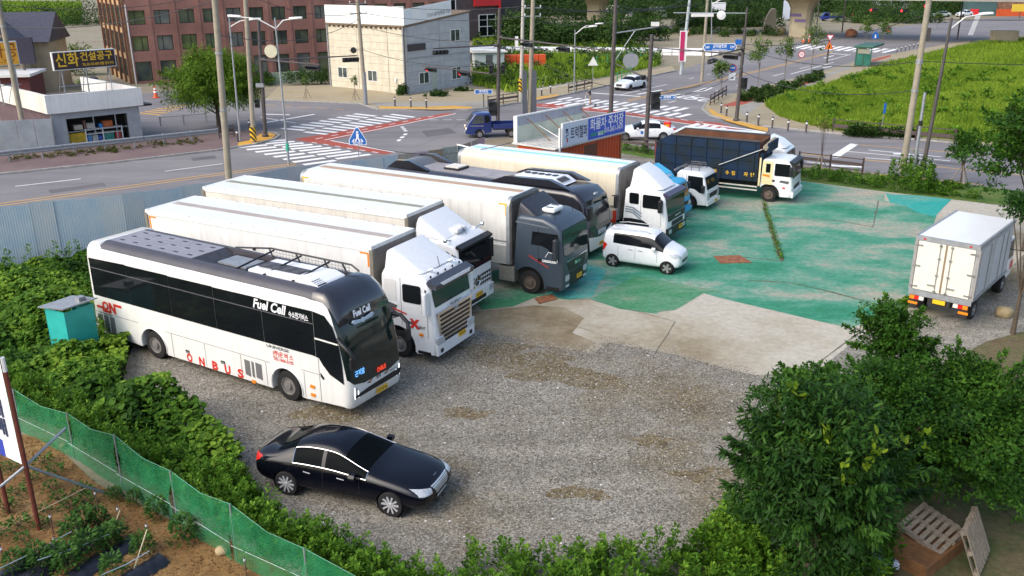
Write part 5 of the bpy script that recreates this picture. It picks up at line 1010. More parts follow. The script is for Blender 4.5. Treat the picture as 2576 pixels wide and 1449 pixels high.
txt('front_lettering', 'Fuel Cell', t, WHT, (8.56,-.25,3.12), Y3, (-.42,0,1), .26, .010, .80, .03, slant=.3); txt('front_lettering', 'ONBUS', t, mat('red_led', (.75,.05,.02), .5, emit=.5), (8.88,.15,1.2), Y3, Z3, .2, .01, .42, .004); txt('front_lettering', '곤지암', t, mat('blue_led', (.15,.45,1.), .5, emit=.9), (8.845,-.8,1.42), Y3, (-.06,0,1), .2, .004, .42, .02)
wg = MB()
for s in (-1, 1): wg.prism([(-.2+s*.05,2.88),(-.2+s*.42,2.95),(-.2+s*.5,2.9),(-.2+s*.4,2.82),(-.2+s*.05,2.8)], 'x', 8.57, 8.60)
wg.lathe([(.075,8.58),(.075,8.61),(0,8.61)], (0,-.2,2.85), 'x', 12); wg.build('front_emblem', mat('silver_emblem', (.55,.68,.80), .4, .1), t)
frontp(t, 'bumper_grille', [(-1.02,.66),(1.02,.66),(1.12,.86),(-.4,.80),(-1.05,.72)], BLACK, 8.835, .02); plateobj(t, 8.86, .15, .52, PLATE, '경기 70바 1666', .5, .17)
for s in (-1, 1):
    q = MB().prism([(s*.86,.62),(s*1.06,.62),(s*1.1,1.02),(s*.98,.98),(s*.80,.82)], 'x', 8.66, 8.83).build('headlight', LAMP, t); MB().bx(8.80,8.835,min(s*1.02,s*1.06),max(s*1.02,s*1.06),.64,1.0).build('light_strip', mat('daytime_lamp', (1,1,1), .4, var=0, emit=1.2), q); MB().bx(8.81,8.84,min(s*.87,s*.90),max(s*.87,s*.90),.64,.86).build('light_strip', MATS['daytime_lamp'], q)
    MB().tube([(8.5,s*1.22,2.55),(8.75,s*1.36,2.5),(9.02,s*1.34,2.3),(9.08,s*1.3,2.12)], .065, 8).build('mirror_arm', BLACK, t, smooth=60); MB().bx(9.0,9.12,s*1.28-.12,s*1.28+.12,1.75,2.15).build('mirror', BLACK, t, bevel=.05)
for y in (-.35, .42):
    em = MB(); em.prism([(y-.14,.94),(y,.98),(y+.14,1.02),(y+.02,.9)], 'x', 8.836, 8.842); em.build('front_decal', GREYT, t); MB().lathe([(.03,8.843),(.03,8.846),(0,8.846)], (0,y,.96), 'x', 8).build('decal_dot', ORANGE, t)
txt('front_lettering', '행복', t, GREYT, (8.836,.05,.95), Y3, Z3, .12, .002); txt('front_lettering', 'UNIVERSE', t, GREYT, (8.836,-.75,.75), Y3, Z3, .06, .0); txt('front_lettering', 'PARKOVA', t, GREYT, (8.836,.72,.93), Y3, Z3, .07, .001)
# ---------------------------------------------------------------- trucks
def cargo_box(t, x0, x1, hw, z0_, z1_, m, rmat=None, strip=None, r=.03, rail=None, corner=None, frame_m=None, stripw=.34):
    "box body from x0 (rear) to x1 (front)"
    if r > .1:
        n = 5; P = [(-hw,z0_)]+[(-hw+r-r*math.cos(R(90*i/n)), z1_-r+r*math.sin(R(90*i/n))) for i in range(n+1)]+[(hw-r+r*math.sin(R(90*i/n)), z1_-r+r*math.cos(R(90*i/n))) for i in range(n+1)]+[(hw,z0_)]
        MB().prism(P, 'x', x0, x1).build('cargo_box', m, t, smooth=40)
        fm = frame_m or GALV
        for x in (x0, x1-.14):
            P2 = [(y*1.008, z_+(.012 if z_ > z1_-r*.5 else 0)) for y, z_ in P]; MB().prism(P2, 'x', x-.01, x+.15).build('end_frame', fm, t, smooth=40)
    else:
        MB().bx(x0,x1,-hw,hw,z0_,z1_).build('cargo_box', m, t)
        for s in (-1, 1): MB().bx(x0-.02,x1+.02,s*hw-.035,s*hw+.035,z1_-.16,z1_+.02).build('top_rail', WHITE, t); MB().bx(x0,x1,s*hw-.03,s*hw+.03,z0_-.02,z0_+.14).build('lower_rail', GALV, t)
        for x in (x0, x1-.08): MB().bx(x-.03,x+.1,-hw-.02,hw+.02,z1_-.1,z1_+.025).build('end_rail', WHITE2, t)
        for x in (x0, x1):
            for s in (-1, 1): MB().bx(x-.07,x+.07,s*hw-.05,s*hw+.05,z0_,z1_-.1).build('corner_post', mat('dull_brown_post', (.20,.18,.14), .6, var=.2), t)
    MB().bx(x0+.03,x1-.03,-hw+r+.05,hw-r-.05,z1_+.003,z1_+.02).build('roof_sheet', rmat or WHITE, t)
    if strip: MB().bx(x0+.2,x1-.1,-stripw/2+.02,stripw/2+.02,z1_+.021,z1_+.03).build('roof_strip', strip, t)
    MB().bx(x1-.001,x1+.06,-hw+.06,hw-.06,z0_,z1_-.12).build('front_bulkhead', mat('grey_bulkhead', (.20,.18,.16), .6, var=.4, scale=2), t)
    if corner:
        for x, s in ((x1-.12,-1),(x0+.12,1)): sidep(t, 'corner_mark', [(x,z1_-.22),(x+s*.38,z1_-.22),(x+s*.38,z1_-.28),(x+s*.07,z1_-.28),(x+s*.07,z1_-.72),(x,z1_-.72)], corner, -hw-.002, .006)
    MB().bx(x0+.2,x1+1.2,-.42,.42,z0_-.34,z0_-.03).build('chassis', DARKST, t)
    if r <= .1:
        for s in (-1, 1):
            for k in range(30):
                x = x0+.15+(x1-x0-.3)*k/29; MB().bx(x-.05,x+.05,s*hw-.02 if s > 0 else s*hw-.03,s*hw+.03 if s > 0 else s*hw+.02,z1_+.021,z1_+.028).build('rivet_strip', GALV, t) if k % 3 == 0 else None
def truck_wheels(t, xs, hw=1.02, r=.5, rim=STEEL):
    for x in xs:
        for y in (-hw, hw): wheel(t, x, y, r, .32, rim)
def mirror(t, x, y, z, m=WHITE, h=.62):
    s = -1 if y < 0 else 1
    MB().tube([(x-.15,y-s*.2,z+h*.5),(x,y,z+h*.5)], .03, 6).build('mirror_arm', BLACK, t); o = MB().bx(x-.09,x+.07,y-.14,y+.14,z-h/2,z+h/2).build('mirror', m, t, bevel=.04); MB().bx(x-.1,x-.088,y-.11,y+.11,z-h*.42,z+h*.42).build('mirror_glass', GLASS, o); return o
def cabin(t, m, prof, hw, r=.14): return MB().plan(prof, hw, r, 4).build('cab', m, t, smooth=35)
# white truck beside the coach
t = XC = thing('box_truck', (-3.31,29.36,0), R(-28.6), 'white truck with silver grille slats and long pale box beside the coach', 'truck')
M_XW = mat('cab_white', (.79,.80,.80), .3, var=.04, coat=.5, grime=.10)
prof = [(-.62,1.15,0,0),(-.62,2.95,1,0),(-.5,3.14,.5,-1),(.6,3.16,0,-1),(1.12,3.04,-.4,-1),(1.30,2.86,-1,-.3),(1.47,2.0,-1,0),(1.52,1.3,-1,0),(1.52,.62,-1,0),(1.46,.34,-.8,.3),(.78,.32,0,0)]+arch(0,.5,.72,-8,140,10)+[(-.62,1.0,0,0)]
cabin(t, M_XW, prof, 1.245, .16); MB().bx(-.55,1.3,-1.0,1.0,.45,1.2).build('inner_chassis', DARKST, t)
truck_wheels(t, (0,-6.6,-7.95), rim=mat('dusty_alloy', (.34,.33,.32), .45, .5, var=.3, scale=20))
MB().plan([(-.5,3.12,0,0),(-.5,3.72,.5,-1),(-.32,3.82,.3,-1),(.2,3.55,-.2,-1),(.95,3.12,-1,0)], 1.12, .3, 5).build('roof_spoiler', M_XW, t, smooth=45)
for s in (-1, 1): sidep(t, 'side_window', rrect(.28,1.02,2.12,2.76,.08), GLASS, s*1.247, .012)
sidep(t, 'sleeper_panel', rrect(-.45,.02,2.1,2.85,.08), WHITE2, -1.246, .01)
for x, a, b in ((.2,1.25,2.95),(1.24,.95,2.6)): sidep(t, 'door_gap', [(x,a),(x+.015,a),(x+.015,b),(x,b)], GREYT, -1.246, .005)
SL = (2.02,1.475,2.88,1.315)
frontp(t, 'windscreen', [(-1.1,2.05),(1.1,2.05),(1.13,2.5),(1.06,2.84),(-1.06,2.84),(-1.13,2.5)], GLASSG, 1.48, .012, SL)
MB().plan([(1.2,2.86,0,0),(1.28,3.0,0,0),(1.62,2.86,0,0),(1.58,2.68,0,0),(1.34,2.74,0,0)], 1.2, .12, 3).build('sun_visor', mat('smoke_visor', (.05,.055,.07), .25), t, smooth=50); frontp(t, 'visor_stripe', [(-.8,2.78),(.9,2.78),(.95,2.9),(-.95,2.9)], WHT, 1.61, .012)
frontp(t, 'grille', [(-.95,.72),(.95,.72),(1.12,1.85),(-1.12,1.85)], CHROME, 1.525, .03)
for k in range(7):
    z = 1.66-k*.155; hw_ = 1.0-.02*k-(.1 if k > 4 else 0); frontp(t, 'grille_slot', [(-hw_+.05,z),(hw_-.05,z),(hw_-.02,z+.085),(-hw_+.02,z+.085)], BLACK, 1.556, .006)
em = emblem_ring(t, 1.575, .02, 1.78, .085, CHROME, 1.7); em.tube([(1.575,-.05,1.72),(1.575,-.03,1.84)], .012, 5); em.tube([(1.575,.06,1.72),(1.575,.08,1.84)], .012, 5); em.tube([(1.575,-.04,1.78),(1.575,.07,1.78)], .01, 5); em.build('front_emblem', CHROME, t)
txt('front_lettering', 'XCIENT', t, GREYT, (1.54,.05,1.93), Y3, Z3, .09, .004, .75, .01)
frontp(t, 'bumper', [(-1.18,.34),(1.18,.34),(1.2,.72),(-1.2,.72)], M_XW, 1.5, .08); plateobj(t, 1.585, .35, .66, PLATE, '경기 98사 7104', .45, .17)
for s in (-1, 1): frontp(t, 'headlight', [(s*.72,.72),(s*1.16,.74),(s*1.2,.98),(s*.82,.98)], LAMP, 1.5, .09); frontp(t, 'fog_lamp', rrect(min(s*.85,s*1.02),max(s*.85,s*1.02),.42,.56,.02), BLACK, 1.58, .012)
for s in (-1, 1): mirror(t, 1.32, s*1.42, 2.25, M_XW, .8)
sidep(t, 'step', [(.82,.36),(1.34,.36),(1.34,.46),(.82,.46)], BLACK, -1.2, .06); sidep(t, 'side_marker', rrect(.9,1.06,1.0,1.1,.03), ORANGE, -1.246, .03)
sidep(t, 'door_decal', [(-.45,1.9),(-.3,2.02),(.05,1.95),(-.05,1.75),(.2,1.6),(-.2,1.42),(-.42,1.6)], GREYT, -1.246, .005); sidep(t, 'door_decal', [(-.15,1.85),(.42,1.72),(.42,1.66),(-.1,1.78)], REDT, -1.251, .005); sidep(t, 'door_decal', [(.3,1.5),(.75,1.42),(.75,1.32),(.3,1.4)], GREYT, -1.246, .005)
txt('side_lettering', 'X', t, REDT, (.72,-1.252,1.38), X3, Z3, .42, .03); txt('side_lettering', 'IENT', t, GREYT, (1.02,-1.252,1.3), X3, Z3, .14, .004)
for s in (-1, 1): MB().tube([(.95,s*.62,3.14),(1.15,s*.62,3.24),(1.2,s*.62,3.16)], .05, 8).build('air_horn', CHROME, t)
for k in range(5): y = -.9+k*.45; MB().lathe([(.035,0),(.03,.06),(0,.07)], (1.2,y,3.0), 'z', 8).build('roof_marker', BLACK, t)
MB().tube([(.98,0,3.1),(.9,0,3.45)], .012, 5).build('antenna', BLACK, t)
for y in (-.5,.25): MB().tube([(1.47,y,2.06),(1.50,y+.5,2.12)], .014, 5).build('wiper', BLACK, t)
M_STRIPB = mat('yellowed_roof_strip', (.42,.36,.31), .6, var=.15, scale=3)
cargo_box(t, -11.75, -.9, 1.25, 1.15, 3.86, WHITE2, WHITE, M_STRIPB, corner=ORANGE)
sidep(t, 'side_vent', rrect(-6.3,-6.16,3.0,3.08,.02), BLACK, -1.252, .03)
# second white truck with star emblem
t = MC = thing('box_truck', (-2.65,33.38,0), R(-28.), 'white truck with round star emblem and toothed grille behind the first white truck', 'truck')
prof = [(-.62,1.15,0,0),(-.62,2.9,1,0),(-.5,3.06,.5,-1),(.7,3.1,0,-1),(1.15,2.98,-.4,-1),(1.34,2.8,-1,-.3),(1.46,1.95,-1,0),(1.48,1.2,-1,0),(1.48,.62,-1,0),(1.42,.38,-.8,.3),(.78,.36,0,0)]+arch(0,.5,.72,-8,140,10)+[(-.62,1.0,0,0)]
cabin(t, M_XW, prof, 1.245, .18); MB().bx(-.55,1.3,-1.0,1.0,.45,1.2).build('inner_chassis', DARKST, t); truck_wheels(t, (0,-6.3,-7.65))
MB().plan([(-.55,3.05,0,0),(-.55,3.62,.5,-1),(-.45,3.8,.3,-1),(.1,3.5,-.2,-1),(.75,3.1,-1,0)], 1.15, .28, 5).build('roof_spoiler', M_XW, t, smooth=45)
MB().bx(.35,.85,-.32,.42,3.12,3.3).build('roof_cooler', WHITE2, t, bevel=.07); txt('side_lettering', 'Cooler', t, M_TBLUE, (.855,.08,3.2), Y3, Z3, .1, .002)
SL = (1.9,1.47,2.8,1.35); frontp(t, 'windscreen', [(-1.14,1.80),(1.14,1.80),(1.16,2.4),(1.1,2.8),(-1.1,2.8),(-1.16,2.4)], GLASS, 1.47, .014, SL)
MB().plan([(1.27,2.84,0,0),(1.3,2.95,0,0),(1.52,2.86,0,0),(1.5,2.76,0,0)], 1.2, .06, 3).build('sun_visor', BLACK, t, smooth=50)
for s in (-1, 1): sidep(t, 'side_window', rrect(.2,1.02,2.05,2.7,.08), GLASS, s*1.247, .012)
em = emblem_ring(t, 1.5, 0, 1.28, .2); 
for a in (90,210,330): em.tube([(1.5,0,1.28),(1.5,.2*math.cos(R(a)),1.28+.2*math.sin(R(a)))], .018, 5, .008)
em.build('front_emblem', CHROME, t); MB().lathe([(.2,1.482),(.2,1.49),(0,1.49)], (0,0,1.28), 'x', 20).build('emblem_disc', BLACK, t)
for r_ in range(3):
    for k in range(12):
        y = -1.0+k*.18
        if abs(y) < .26: continue
        frontp(t, 'grille_tooth', [(y-.06,1.42-r_*.17),(y+.06,1.42-r_*.17),(y+.045,1.35-r_*.17),(y-.045,1.35-r_*.17)], BLACK, 1.485, .012)
    for s in (-1, 1): frontp(t, 'grille_bar', [(s*.26,1.425-r_*.17),(s*1.1,1.425-r_*.17),(s*1.1,1.45-r_*.17),(s*.26,1.45-r_*.17)], BLACK, 1.485, .01)
frontp(t, 'bumper', [(-1.2,.4),(1.2,.4),(1.2,.88),(-1.2,.88)], M_XW, 1.46, .07); frontp(t, 'bumper_opening', [(-.6,.46),(.6,.46),(.55,.62),(-.55,.62)], BLACK, 1.535, .008); plateobj(t, 1.545, .05, .72, PLATE, '경기 91사 3350', .48, .18)
for s in (-1, 1): frontp(t, 'headlight', rrect(min(s*.85,s*1.15),max(s*.85,s*1.15),.6,.85,.04), LAMP, 1.5, .05); mirror(t, 1.3, s*1.42, 2.2, BLACK, .8)
for s in (-1, 1): MB().tube([(.9,s*.9,3.05),(.95,s*1.35,3.15)], .02, 6).build('lamp_stalk', CHROME, t); MB().lathe([(.07,-.05),(.08,.0),(.07,.06),(0,.07)], (.95,s*1.38,3.15), 'x', 12).build('roof_lamp', CHROME, t)
MB().tube([(1.0,.1,3.05),(.9,-.1,3.4)], .012, 5).build('antenna', BLACK, t)
cargo_box(t, -11.25, -.8, 1.25, 1.15, 3.9, CREAM, WHITE, mat('green_grey_strip', (.30,.30,.22), .7, var=.25, scale=3), stripw=.3)
# slate truck with rounded wing body
t = MAN = thing('box_truck', (1.31,35.63,0), R(-29.7), 'slate blue truck with rounded white wing box in the middle of the row', 'truck')
M_SLATE = mat('slate_blue_paint', (.040,.058,.080), .35, var=.1, scale=2, coat=.3); M_SLDK = mat('slate_spoiler', (.030,.034,.044), .45, var=.2)
prof = [(-.68,1.25,0,0),(-.62,3.15,1,0),(-.45,3.32,.5,-1),(.6,3.28,0,-1),(1.2,3.08,-.4,-1),(1.40,2.86,-1,-.3),(1.50,1.85,-1,0),(1.52,1.2,-1,0),(1.52,.6,-1,0),(1.46,.36,-.8,.3),(.76,.34,0,0)]+arch(0,.5,.70,-8,140,10)+[(-.66,1.0,0,0)]
cabin(t, M_SLATE, prof, 1.245, .17); MB().bx(-.6,1.3,-1.0,1.0,.45,1.2).build('inner_chassis', DARKST, t); truck_wheels(t, (0,-6.6,-7.95), rim=mat('rusty_rim', (.20,.15,.12), .6, .4, var=.4, scale=15))
MB().plan([(-.6,3.2,0,0),(-.6,3.65,.5,-1),(-.5,3.85,.3,-1),(.3,3.3,-1,0)], 1.1, .2, 4).build('roof_spoiler', M_SLDK, t, smooth=45)
MB().bx(.12,.72,-.42,.42,3.3,3.5).build('roof_cooler', WHITE, t, bevel=.08)
for s in (-1, 1): MB().bx(.25,.58,s*.24-.06,s*.24+.06,3.5,3.508).build('cooler_vent', BLACK, t); MB().tube([(.95,s*.8,3.15),(.9,s*.8,3.45)], .01, 5).build('antenna', BLACK, t)
sidep(t, 'side_window', [(.1,2.17),(.55,2.17),(.85,2.08),(1.0,1.9),(1.32,1.9),(1.30,2.72),(.16,2.72)], GLASS, -1.247, .012); sidep(t, 'side_window', [(.1,2.17),(.55,2.17),(1.0,1.9),(1.32,1.9),(1.30,2.72),(.16,2.72)], GLASS, 1.247, .012)
SL = (1.78,1.515,2.85,1.415); frontp(t, 'windscreen', [(-1.08,1.8),(1.08,1.8),(1.14,2.4),(1.05,2.84),(-1.05,2.84),(-1.14,2.4)], GLASSG, 1.52, .012, SL)
frontp(t, 'grille', [(-.62,1.06),(.72,1.06),(.98,1.5),(-.86,1.5)], BLACK, 1.522, .012); frontp(t, 'grille_trim', [(-.88,1.5),(1.0,1.5),(1.02,1.54),(-.9,1.54)], CHROME, 1.524, .014); txt('front_lettering', 'MAN', t, CHROME, (1.536,.15,1.3), Y3, Z3, .22, .012, .62); frontp(t, 'lower_grille', [(-.55,.42),(.8,.42),(.85,1.0),(-.62,1.0)], BLACK, 1.523, .01); plateobj(t, 1.54, .28, .66, PLATE, '경기 90자 1123', .46, .18)
for s in (-1, 1): frontp(t, 'headlight', rrect(min(s*.66,s*.98),max(s*.66,s*.98),.72,.96,.04), LAMP, 1.53, .02); frontp(t, 'fog_lamp', rrect(min(s*.66,s*.95),max(s*.66,s*.95),.46,.56,.02), LAMP, 1.53, .015); mirror(t, 1.3, s*1.42, 2.15, M_SLDK, .85)
sidep(t, 'door_gap', [(.42,1.2),(.435,1.2),(.435,2.9),(.42,2.9)], BLACK, -1.246, .005); sidep(t, 'door_handle', rrect(.42,.56,1.5,1.64,.03), BLACK, -1.246, .02); sidep(t, 'stripe_decal', [(.0,1.72),(.9,1.32),(.9,1.26),(.0,1.64)], mat('dark_red_decal', (.30,.03,.03), .5), -1.246, .005); sidep(t, 'step', [(.8,.36),(1.38,.36),(1.38,.5),(.8,.5)], BLACK, -1.2, .06)
txt('side_lettering', 'CARGOLION', t, WHT, (.92,-1.247,1.55), X3, Z3, .13, .006, .62); MB().tube([(.75,-1.256,1.72),(.9,-1.256,1.95),(1.15,-1.256,1.9),(1.3,-1.256,1.75),(1.28,-1.256,1.55)], .014, 5).build('side_logo', WHT, t)
sidep(t, 'roof_band', [(-.6,3.0),(.9,2.92),(.9,2.98),(-.6,3.06)], mat('slate_band', (.12,.14,.16), .4), -1.246, .006)
MB().bx(-1.45,-.72,-1.2,-.75,.40,1.05).build('tool_locker', mat('dull_aluminium', (.36,.34,.29), .5, .4, var=.2), t, bevel=.03)
M_WING = mat('wing_panel', (.68,.67,.63), .4, var=.10, scale=1.5, grime=.35)
cargo_box(t, -11.95, -.9, 1.25, 1.15, 3.93, M_WING, WHITE, mat('tan_roof_strip', (.45,.31,.20), .6, var=.12), r=.36, corner=YELT, stripw=.42)
for z, m_, hh in ((2.1,GALV,.05),(1.93,WHITE,.035)): sidep(t, 'side_rail', [(-11.8,z),(-1.05,z),(-1.05,z+hh),(-11.8,z+hh)], m_, -1.252, .02)
sidep(t, 'reflective_tape', [(-11.8,1.38),(-1.1,1.38),(-1.1,1.46),(-11.8,1.46)], YELT, -1.252, .008); sidep(t, 'lower_panel', [(-11.8,1.2),(-1.05,1.2),(-1.05,1.9),(-11.8,1.9)], mat('grey_drop_side', (.40,.40,.37), .5, var=.15), -1.251, .012)
# black coach behind
t = thing('coach_bus', (-3.2,44.6,0), R(-33), 'black touring coach with white lower front between the box trucks', 'bus')
M_BUSB = mat('coach_black', (.018,.017,.022), .22, var=.2, coat=.7)
prof = [(-3.2,.42,0,0),(-3.27,1.3,1,0),(-3.2,2.95,1,0),(-3.0,3.15,.5,-1),(7.4,3.15,0,-1),(8.0,3.08,-.3,-1),(8.45,2.7,-1,-.3),(8.66,1.9,-1,0),(8.72,1.2,-1,0),(8.7,.5,-1,0),(8.6,.34,-.8,.3),(-3,.34,0,0)]
MB().plan(prof, 1.24, .26, 5).build('body', M_BUSB, t, smooth=38)
for x in (0,6.1):
    for y in (-1.08,1.08): wheel(t, x, y, .48, .3)
MB().bx(-1.6,6.6,-.8,.8,3.151,3.19).build('roof_sheet', mat('dull_roof', (.32,.30,.31), .6, var=.25, scale=2), t)
for s in (-1, 1):
    MB().plan([(-3.0,3.1,0,0),(-2.4,3.5,0,0),(-1.6,3.55,0,0),(-.4,3.18,0,0)], .12, .05, 2).build('roof_fairing', M_BUSB, t, smooth=50).location = (0, s*1.0, 0)
MB().plan([(-3.0,3.1,.3,0),(-2.4,3.42,0,-.6),(-1.7,3.45,0,-.6),(-1.2,3.15,-.3,0)], 1.0, .3, 4).build('rear_cooler', mat('grey_hump', (.12,.13,.14), .35, var=.2), t, smooth=50)
MB().bx(.1,1.0,-.45,.45,3.19,3.30).build('roof_hatch', BLACK, t); MB().bx(.14,.96,-.41,.41,3.30,3.35).build('hatch_cover', CREAM, t)
for s in (-1, 1): MB().plan([(3.4,3.14,0,0),(4.2,3.45,0,0),(6.6,3.52,0,0),(7.6,3.2,0,0)], .14, .05, 2).build('roof_fairing', M_BUSB, t, smooth=50).location = (0, s*.98, 0)
MB().plan([(4.1,3.16,.3,0),(4.4,3.42,0,-.6),(6.6,3.46,0,-.6),(7.05,3.2,-.3,0)], .74, .18, 4).build('cooling_unit', M_ACW, t, smooth=50)
for k in range(5): MB().lathe([(.16,3.462),(.16,3.475),(0,3.472)], (4.7+k*.38,.1,0), 'z', 16).build('fan', BLACK, t)
for k in range(7): MB().bx(6.6+k*.05,6.62+k*.05,-.5,.3,3.44-k*.02,3.47-k*.02).build('unit_vent', GREYT, t)
SL = (1.3,8.725,2.75,8.44); frontp(t, 'windscreen', [(-1.0,1.35),(1.0,1.35),(1.08,2.0),(1.0,2.72),(-1.0,2.72),(-1.08,2.0)], GLASSG, 8.73, .014, SL)
frontp(t, 'front_mask', [(-1.0,.42),(1.0,.42),(1.12,1.3),(.5,1.02),(0,.92),(-.5,.98),(-1.12,1.1)], WHITE, 8.715, .02); txt('front_lettering', '영진관광', t, WHT, (8.735,.1,1.16), Y3, Z3, .24, .01, .8); plateobj(t, 8.74, .1, .6, PLATE, '경기 74바 2210', .46, .17)
frontp(t, 'hood_mark', [(-.1,2.86),(.25,2.86),(.3,2.92),(-.05,2.95)], WHITE, 8.36, .02); mirror(t, 8.85, 1.3, 2.3, BLACK, .6); mirror(t, 8.85, -1.3, 2.3, BLACK, .6)
# cream truck with high spoiler
t = DW = thing('box_truck', (6.72,42.97,0), R(-32.), 'white truck with tall roof spoiler and cream box behind the small white car', 'truck')
prof = [(-.75,1.0,0,0),(-.72,2.5,1,0),(-.6,2.62,.5,-1),(.7,2.66,0,-1),(1.2,2.52,-.4,-1),(1.34,2.38,-1,-.3),(1.48,1.5,-1,0),(1.54,1.0,-1,0),(1.55,.55,-1,0),(1.48,.42,-.8,.3),(.74,.42,0,0)]+arch(0,.46,.66,-4,140,10)+[(-.72,.9,0,0)]
cabin(t, M_XW, prof, 1.2, .16); MB().bx(-.6,1.3,-1.0,1.0,.4,1.0).build('inner_chassis', DARKST, t); truck_wheels(t, (0,-6.2,-7.3), .98, .46)
MB().plan([(-.55,2.62,0,0),(-.5,3.45,.5,-1),(-.3,3.6,.3,-1),(.3,3.3,-.5,-1),(1.1,2.64,-1,0)], .98, .4, 5).build('roof_spoiler', M_XW, t, smooth=50)
sidep(t, 'side_window', rrect(-.45,.05,1.88,2.42,.08), GLASS, -1.202, .012); sidep(t, 'side_window', rrect(.25,1.16,1.75,2.4,.07), GLASS, -1.202, .012)
SL = (1.5,1.50,2.4,1.36); frontp(t, 'windscreen', [(-1.05,1.48),(1.05,1.48),(1.1,2.0),(1.02,2.38),(-1.02,2.38),(-1.1,2.0)], GLASSG, 1.5, .012, SL); frontp(t, 'front_band', [(-1.0,1.16),(1.0,1.16),(1.06,1.46),(-1.06,1.46)], BLACK, 1.53, .02); txt('front_lettering', 'DAEWOO', t, CHROME, (1.552,.1,1.32), Y3, Z3, .13, .005, .7)
MB().plan([(1.2,2.4,0,0),(1.26,2.55,0,0),(1.55,2.44,0,0),(1.52,2.26,0,0)], 1.12, .1, 3).build('sun_visor', mat('violet_visor', (.05,.04,.08), .3), t, smooth=50)
frontp(t, 'bumper', [(-1.18,.44),(1.18,.44),(1.18,.84),(-1.18,.84)], BLACK, 1.5, .09); frontp(t, 'lower_grille', [(-.6,.88),(.75,.88),(.78,1.1),(-.62,1.1)], BLACK, 1.552, .012); plateobj(t, 1.6, .45, .66, PLATE, '경기 89아 5502', .44, .2)
for s in (-1, 1): frontp(t, 'headlight', rrect(min(s*.7,s*1.02),max(s*.7,s*1.02),.56,.76,.04), LAMP, 1.585, .02); mirror(t, 1.25, s*1.38, 1.95, BLACK, .6)
sidep(t, 'lower_skirt', [(-.72,.62),(.62,.62),(.62,.95),(.3,1.12),(-.3,1.16),(-.72,1.12)], BLACK, -1.203, .01)
for k in range(3): sidep(t, 'wave_decal', [(-.65,1.75-.12*k),(-.2,1.72-.12*k),(.25,1.45-.15*k),(.15,1.42-.15*k),(-.25,1.64-.12*k),(-.65,1.68-.12*k)], mat('grey_blue_decal', (.25,.31,.36), .5), -1.203, .005)
for x, a, b in ((.15,1.0,2.45),(1.2,.9,2.3)): sidep(t, 'door_gap', [(x,a),(x+.015,a),(x+.015,b),(x,b)], GREYT, -1.203, .004)
M_CREAMB = mat('warm_cream_box', (.70,.63,.48), .45, var=.08, scale=1.5, grime=.25)
cargo_box(t, -10.5, -1.05, 1.22, .95, 3.5, M_CREAMB, WHITE, mat('aqua_strip', (.22,.62,.62), .6, var=.1), r=.36, stripw=.26)
txt('side_lettering', '무진동차량', t, GREYT, (-1.65,-1.226,1.58), X3, Z3, .16, .003, .8); sidep(t, 'lower_panel', [(-10.3,1.0),(-1.35,1.0),(-1.35,1.42),(-10.3,1.42)], MATS['grey_drop_side'], -1.222, .01); sidep(t, 'red_frame', [(-10.3,.78),(-1.1,.78),(-1.1,1.42),(-1.3,1.42),(-1.3,.96),(-10.3,.96)], mat('red_frame', (.50,.045,.02), .5, var=.15), -1.222, .02)
# light blue truck
p = (G(1706,547,.35)+G(1733,526,.35))/2; t = thing('box_truck', (p.x,p.y,0), R(-33), 'light blue truck with grey roofed box squeezed between two white trucks', 'truck')
M_LB = mat('light_blue_paint', (.04,.36,.62), .4, var=.1, scale=2); M_GRF = mat('weathered_grey_roof', (.20,.175,.165), .8, var=.3, scale=1.2)
cabin(t, M_LB, [(-1.9,.55,0,0),(-1.85,1.9,1,0),(-1.7,2.05,.5,-1),(-.5,2.05,0,-1),(-.3,1.95,-.5,-1),(-.05,1.15,-1,0),(.0,.4,-1,0),(-.6,.38,0,0)], .95, .12); truck_wheels(t, (-1.0,-5.4), .82, .38)
frontp(t, 'windscreen', [(-.8,1.2),(.8,1.2),(.74,1.85),(-.74,1.85)], GLASSG, 0, .012, (1.15,-.05,1.95,-.29)); frontp(t, 'grille', [(-.5,.75),(.5,.75),(.55,.95),(-.55,.95)], BLACK, -.015, .02); frontp(t, 'bumper', [(-.92,.4),(.92,.4),(.92,.62),(-.92,.62)], M_LB, .0, .08)
for s in (-1, 1): frontp(t, 'headlight', rrect(min(s*.6,s*.88),max(s*.6,s*.88),.7,.92,.04), LAMP, -.01, .02); mirror(t, -.25, s*1.1, 1.6, BLACK, .4)
MB().bx(-9.2,-2.0,-1.02,1.02,.85,2.55).build('cargo_box', M_LB, t); MB().bx(-9.25,-1.95,-1.05,1.05,2.55,2.63).build('roof_frame', mat('pale_blue_frame', (.22,.38,.48), .5), t); MB().bx(-9.1,-2.1,-.97,.97,2.631,2.66).build('roof_sheet', M_GRF, t)
MB().prism([(-1.98,2.05),(-1.98,2.7),(-1.2,2.3),(-1.0,2.06)], 'y', -.9, .9).build('wind_deflector', mat('bright_blue_deflector', (.05,.45,.72), .35), t); txt('front_lettering', '대한특수', t, WHT, (-1.1,.2,2.18), Y3, (-.6,0,1), .2, .004, .9, .03); MB().bx(-5.4,-4.6,-.1,.4,2.66,2.72).build('roof_hatch', WHITE2, t)
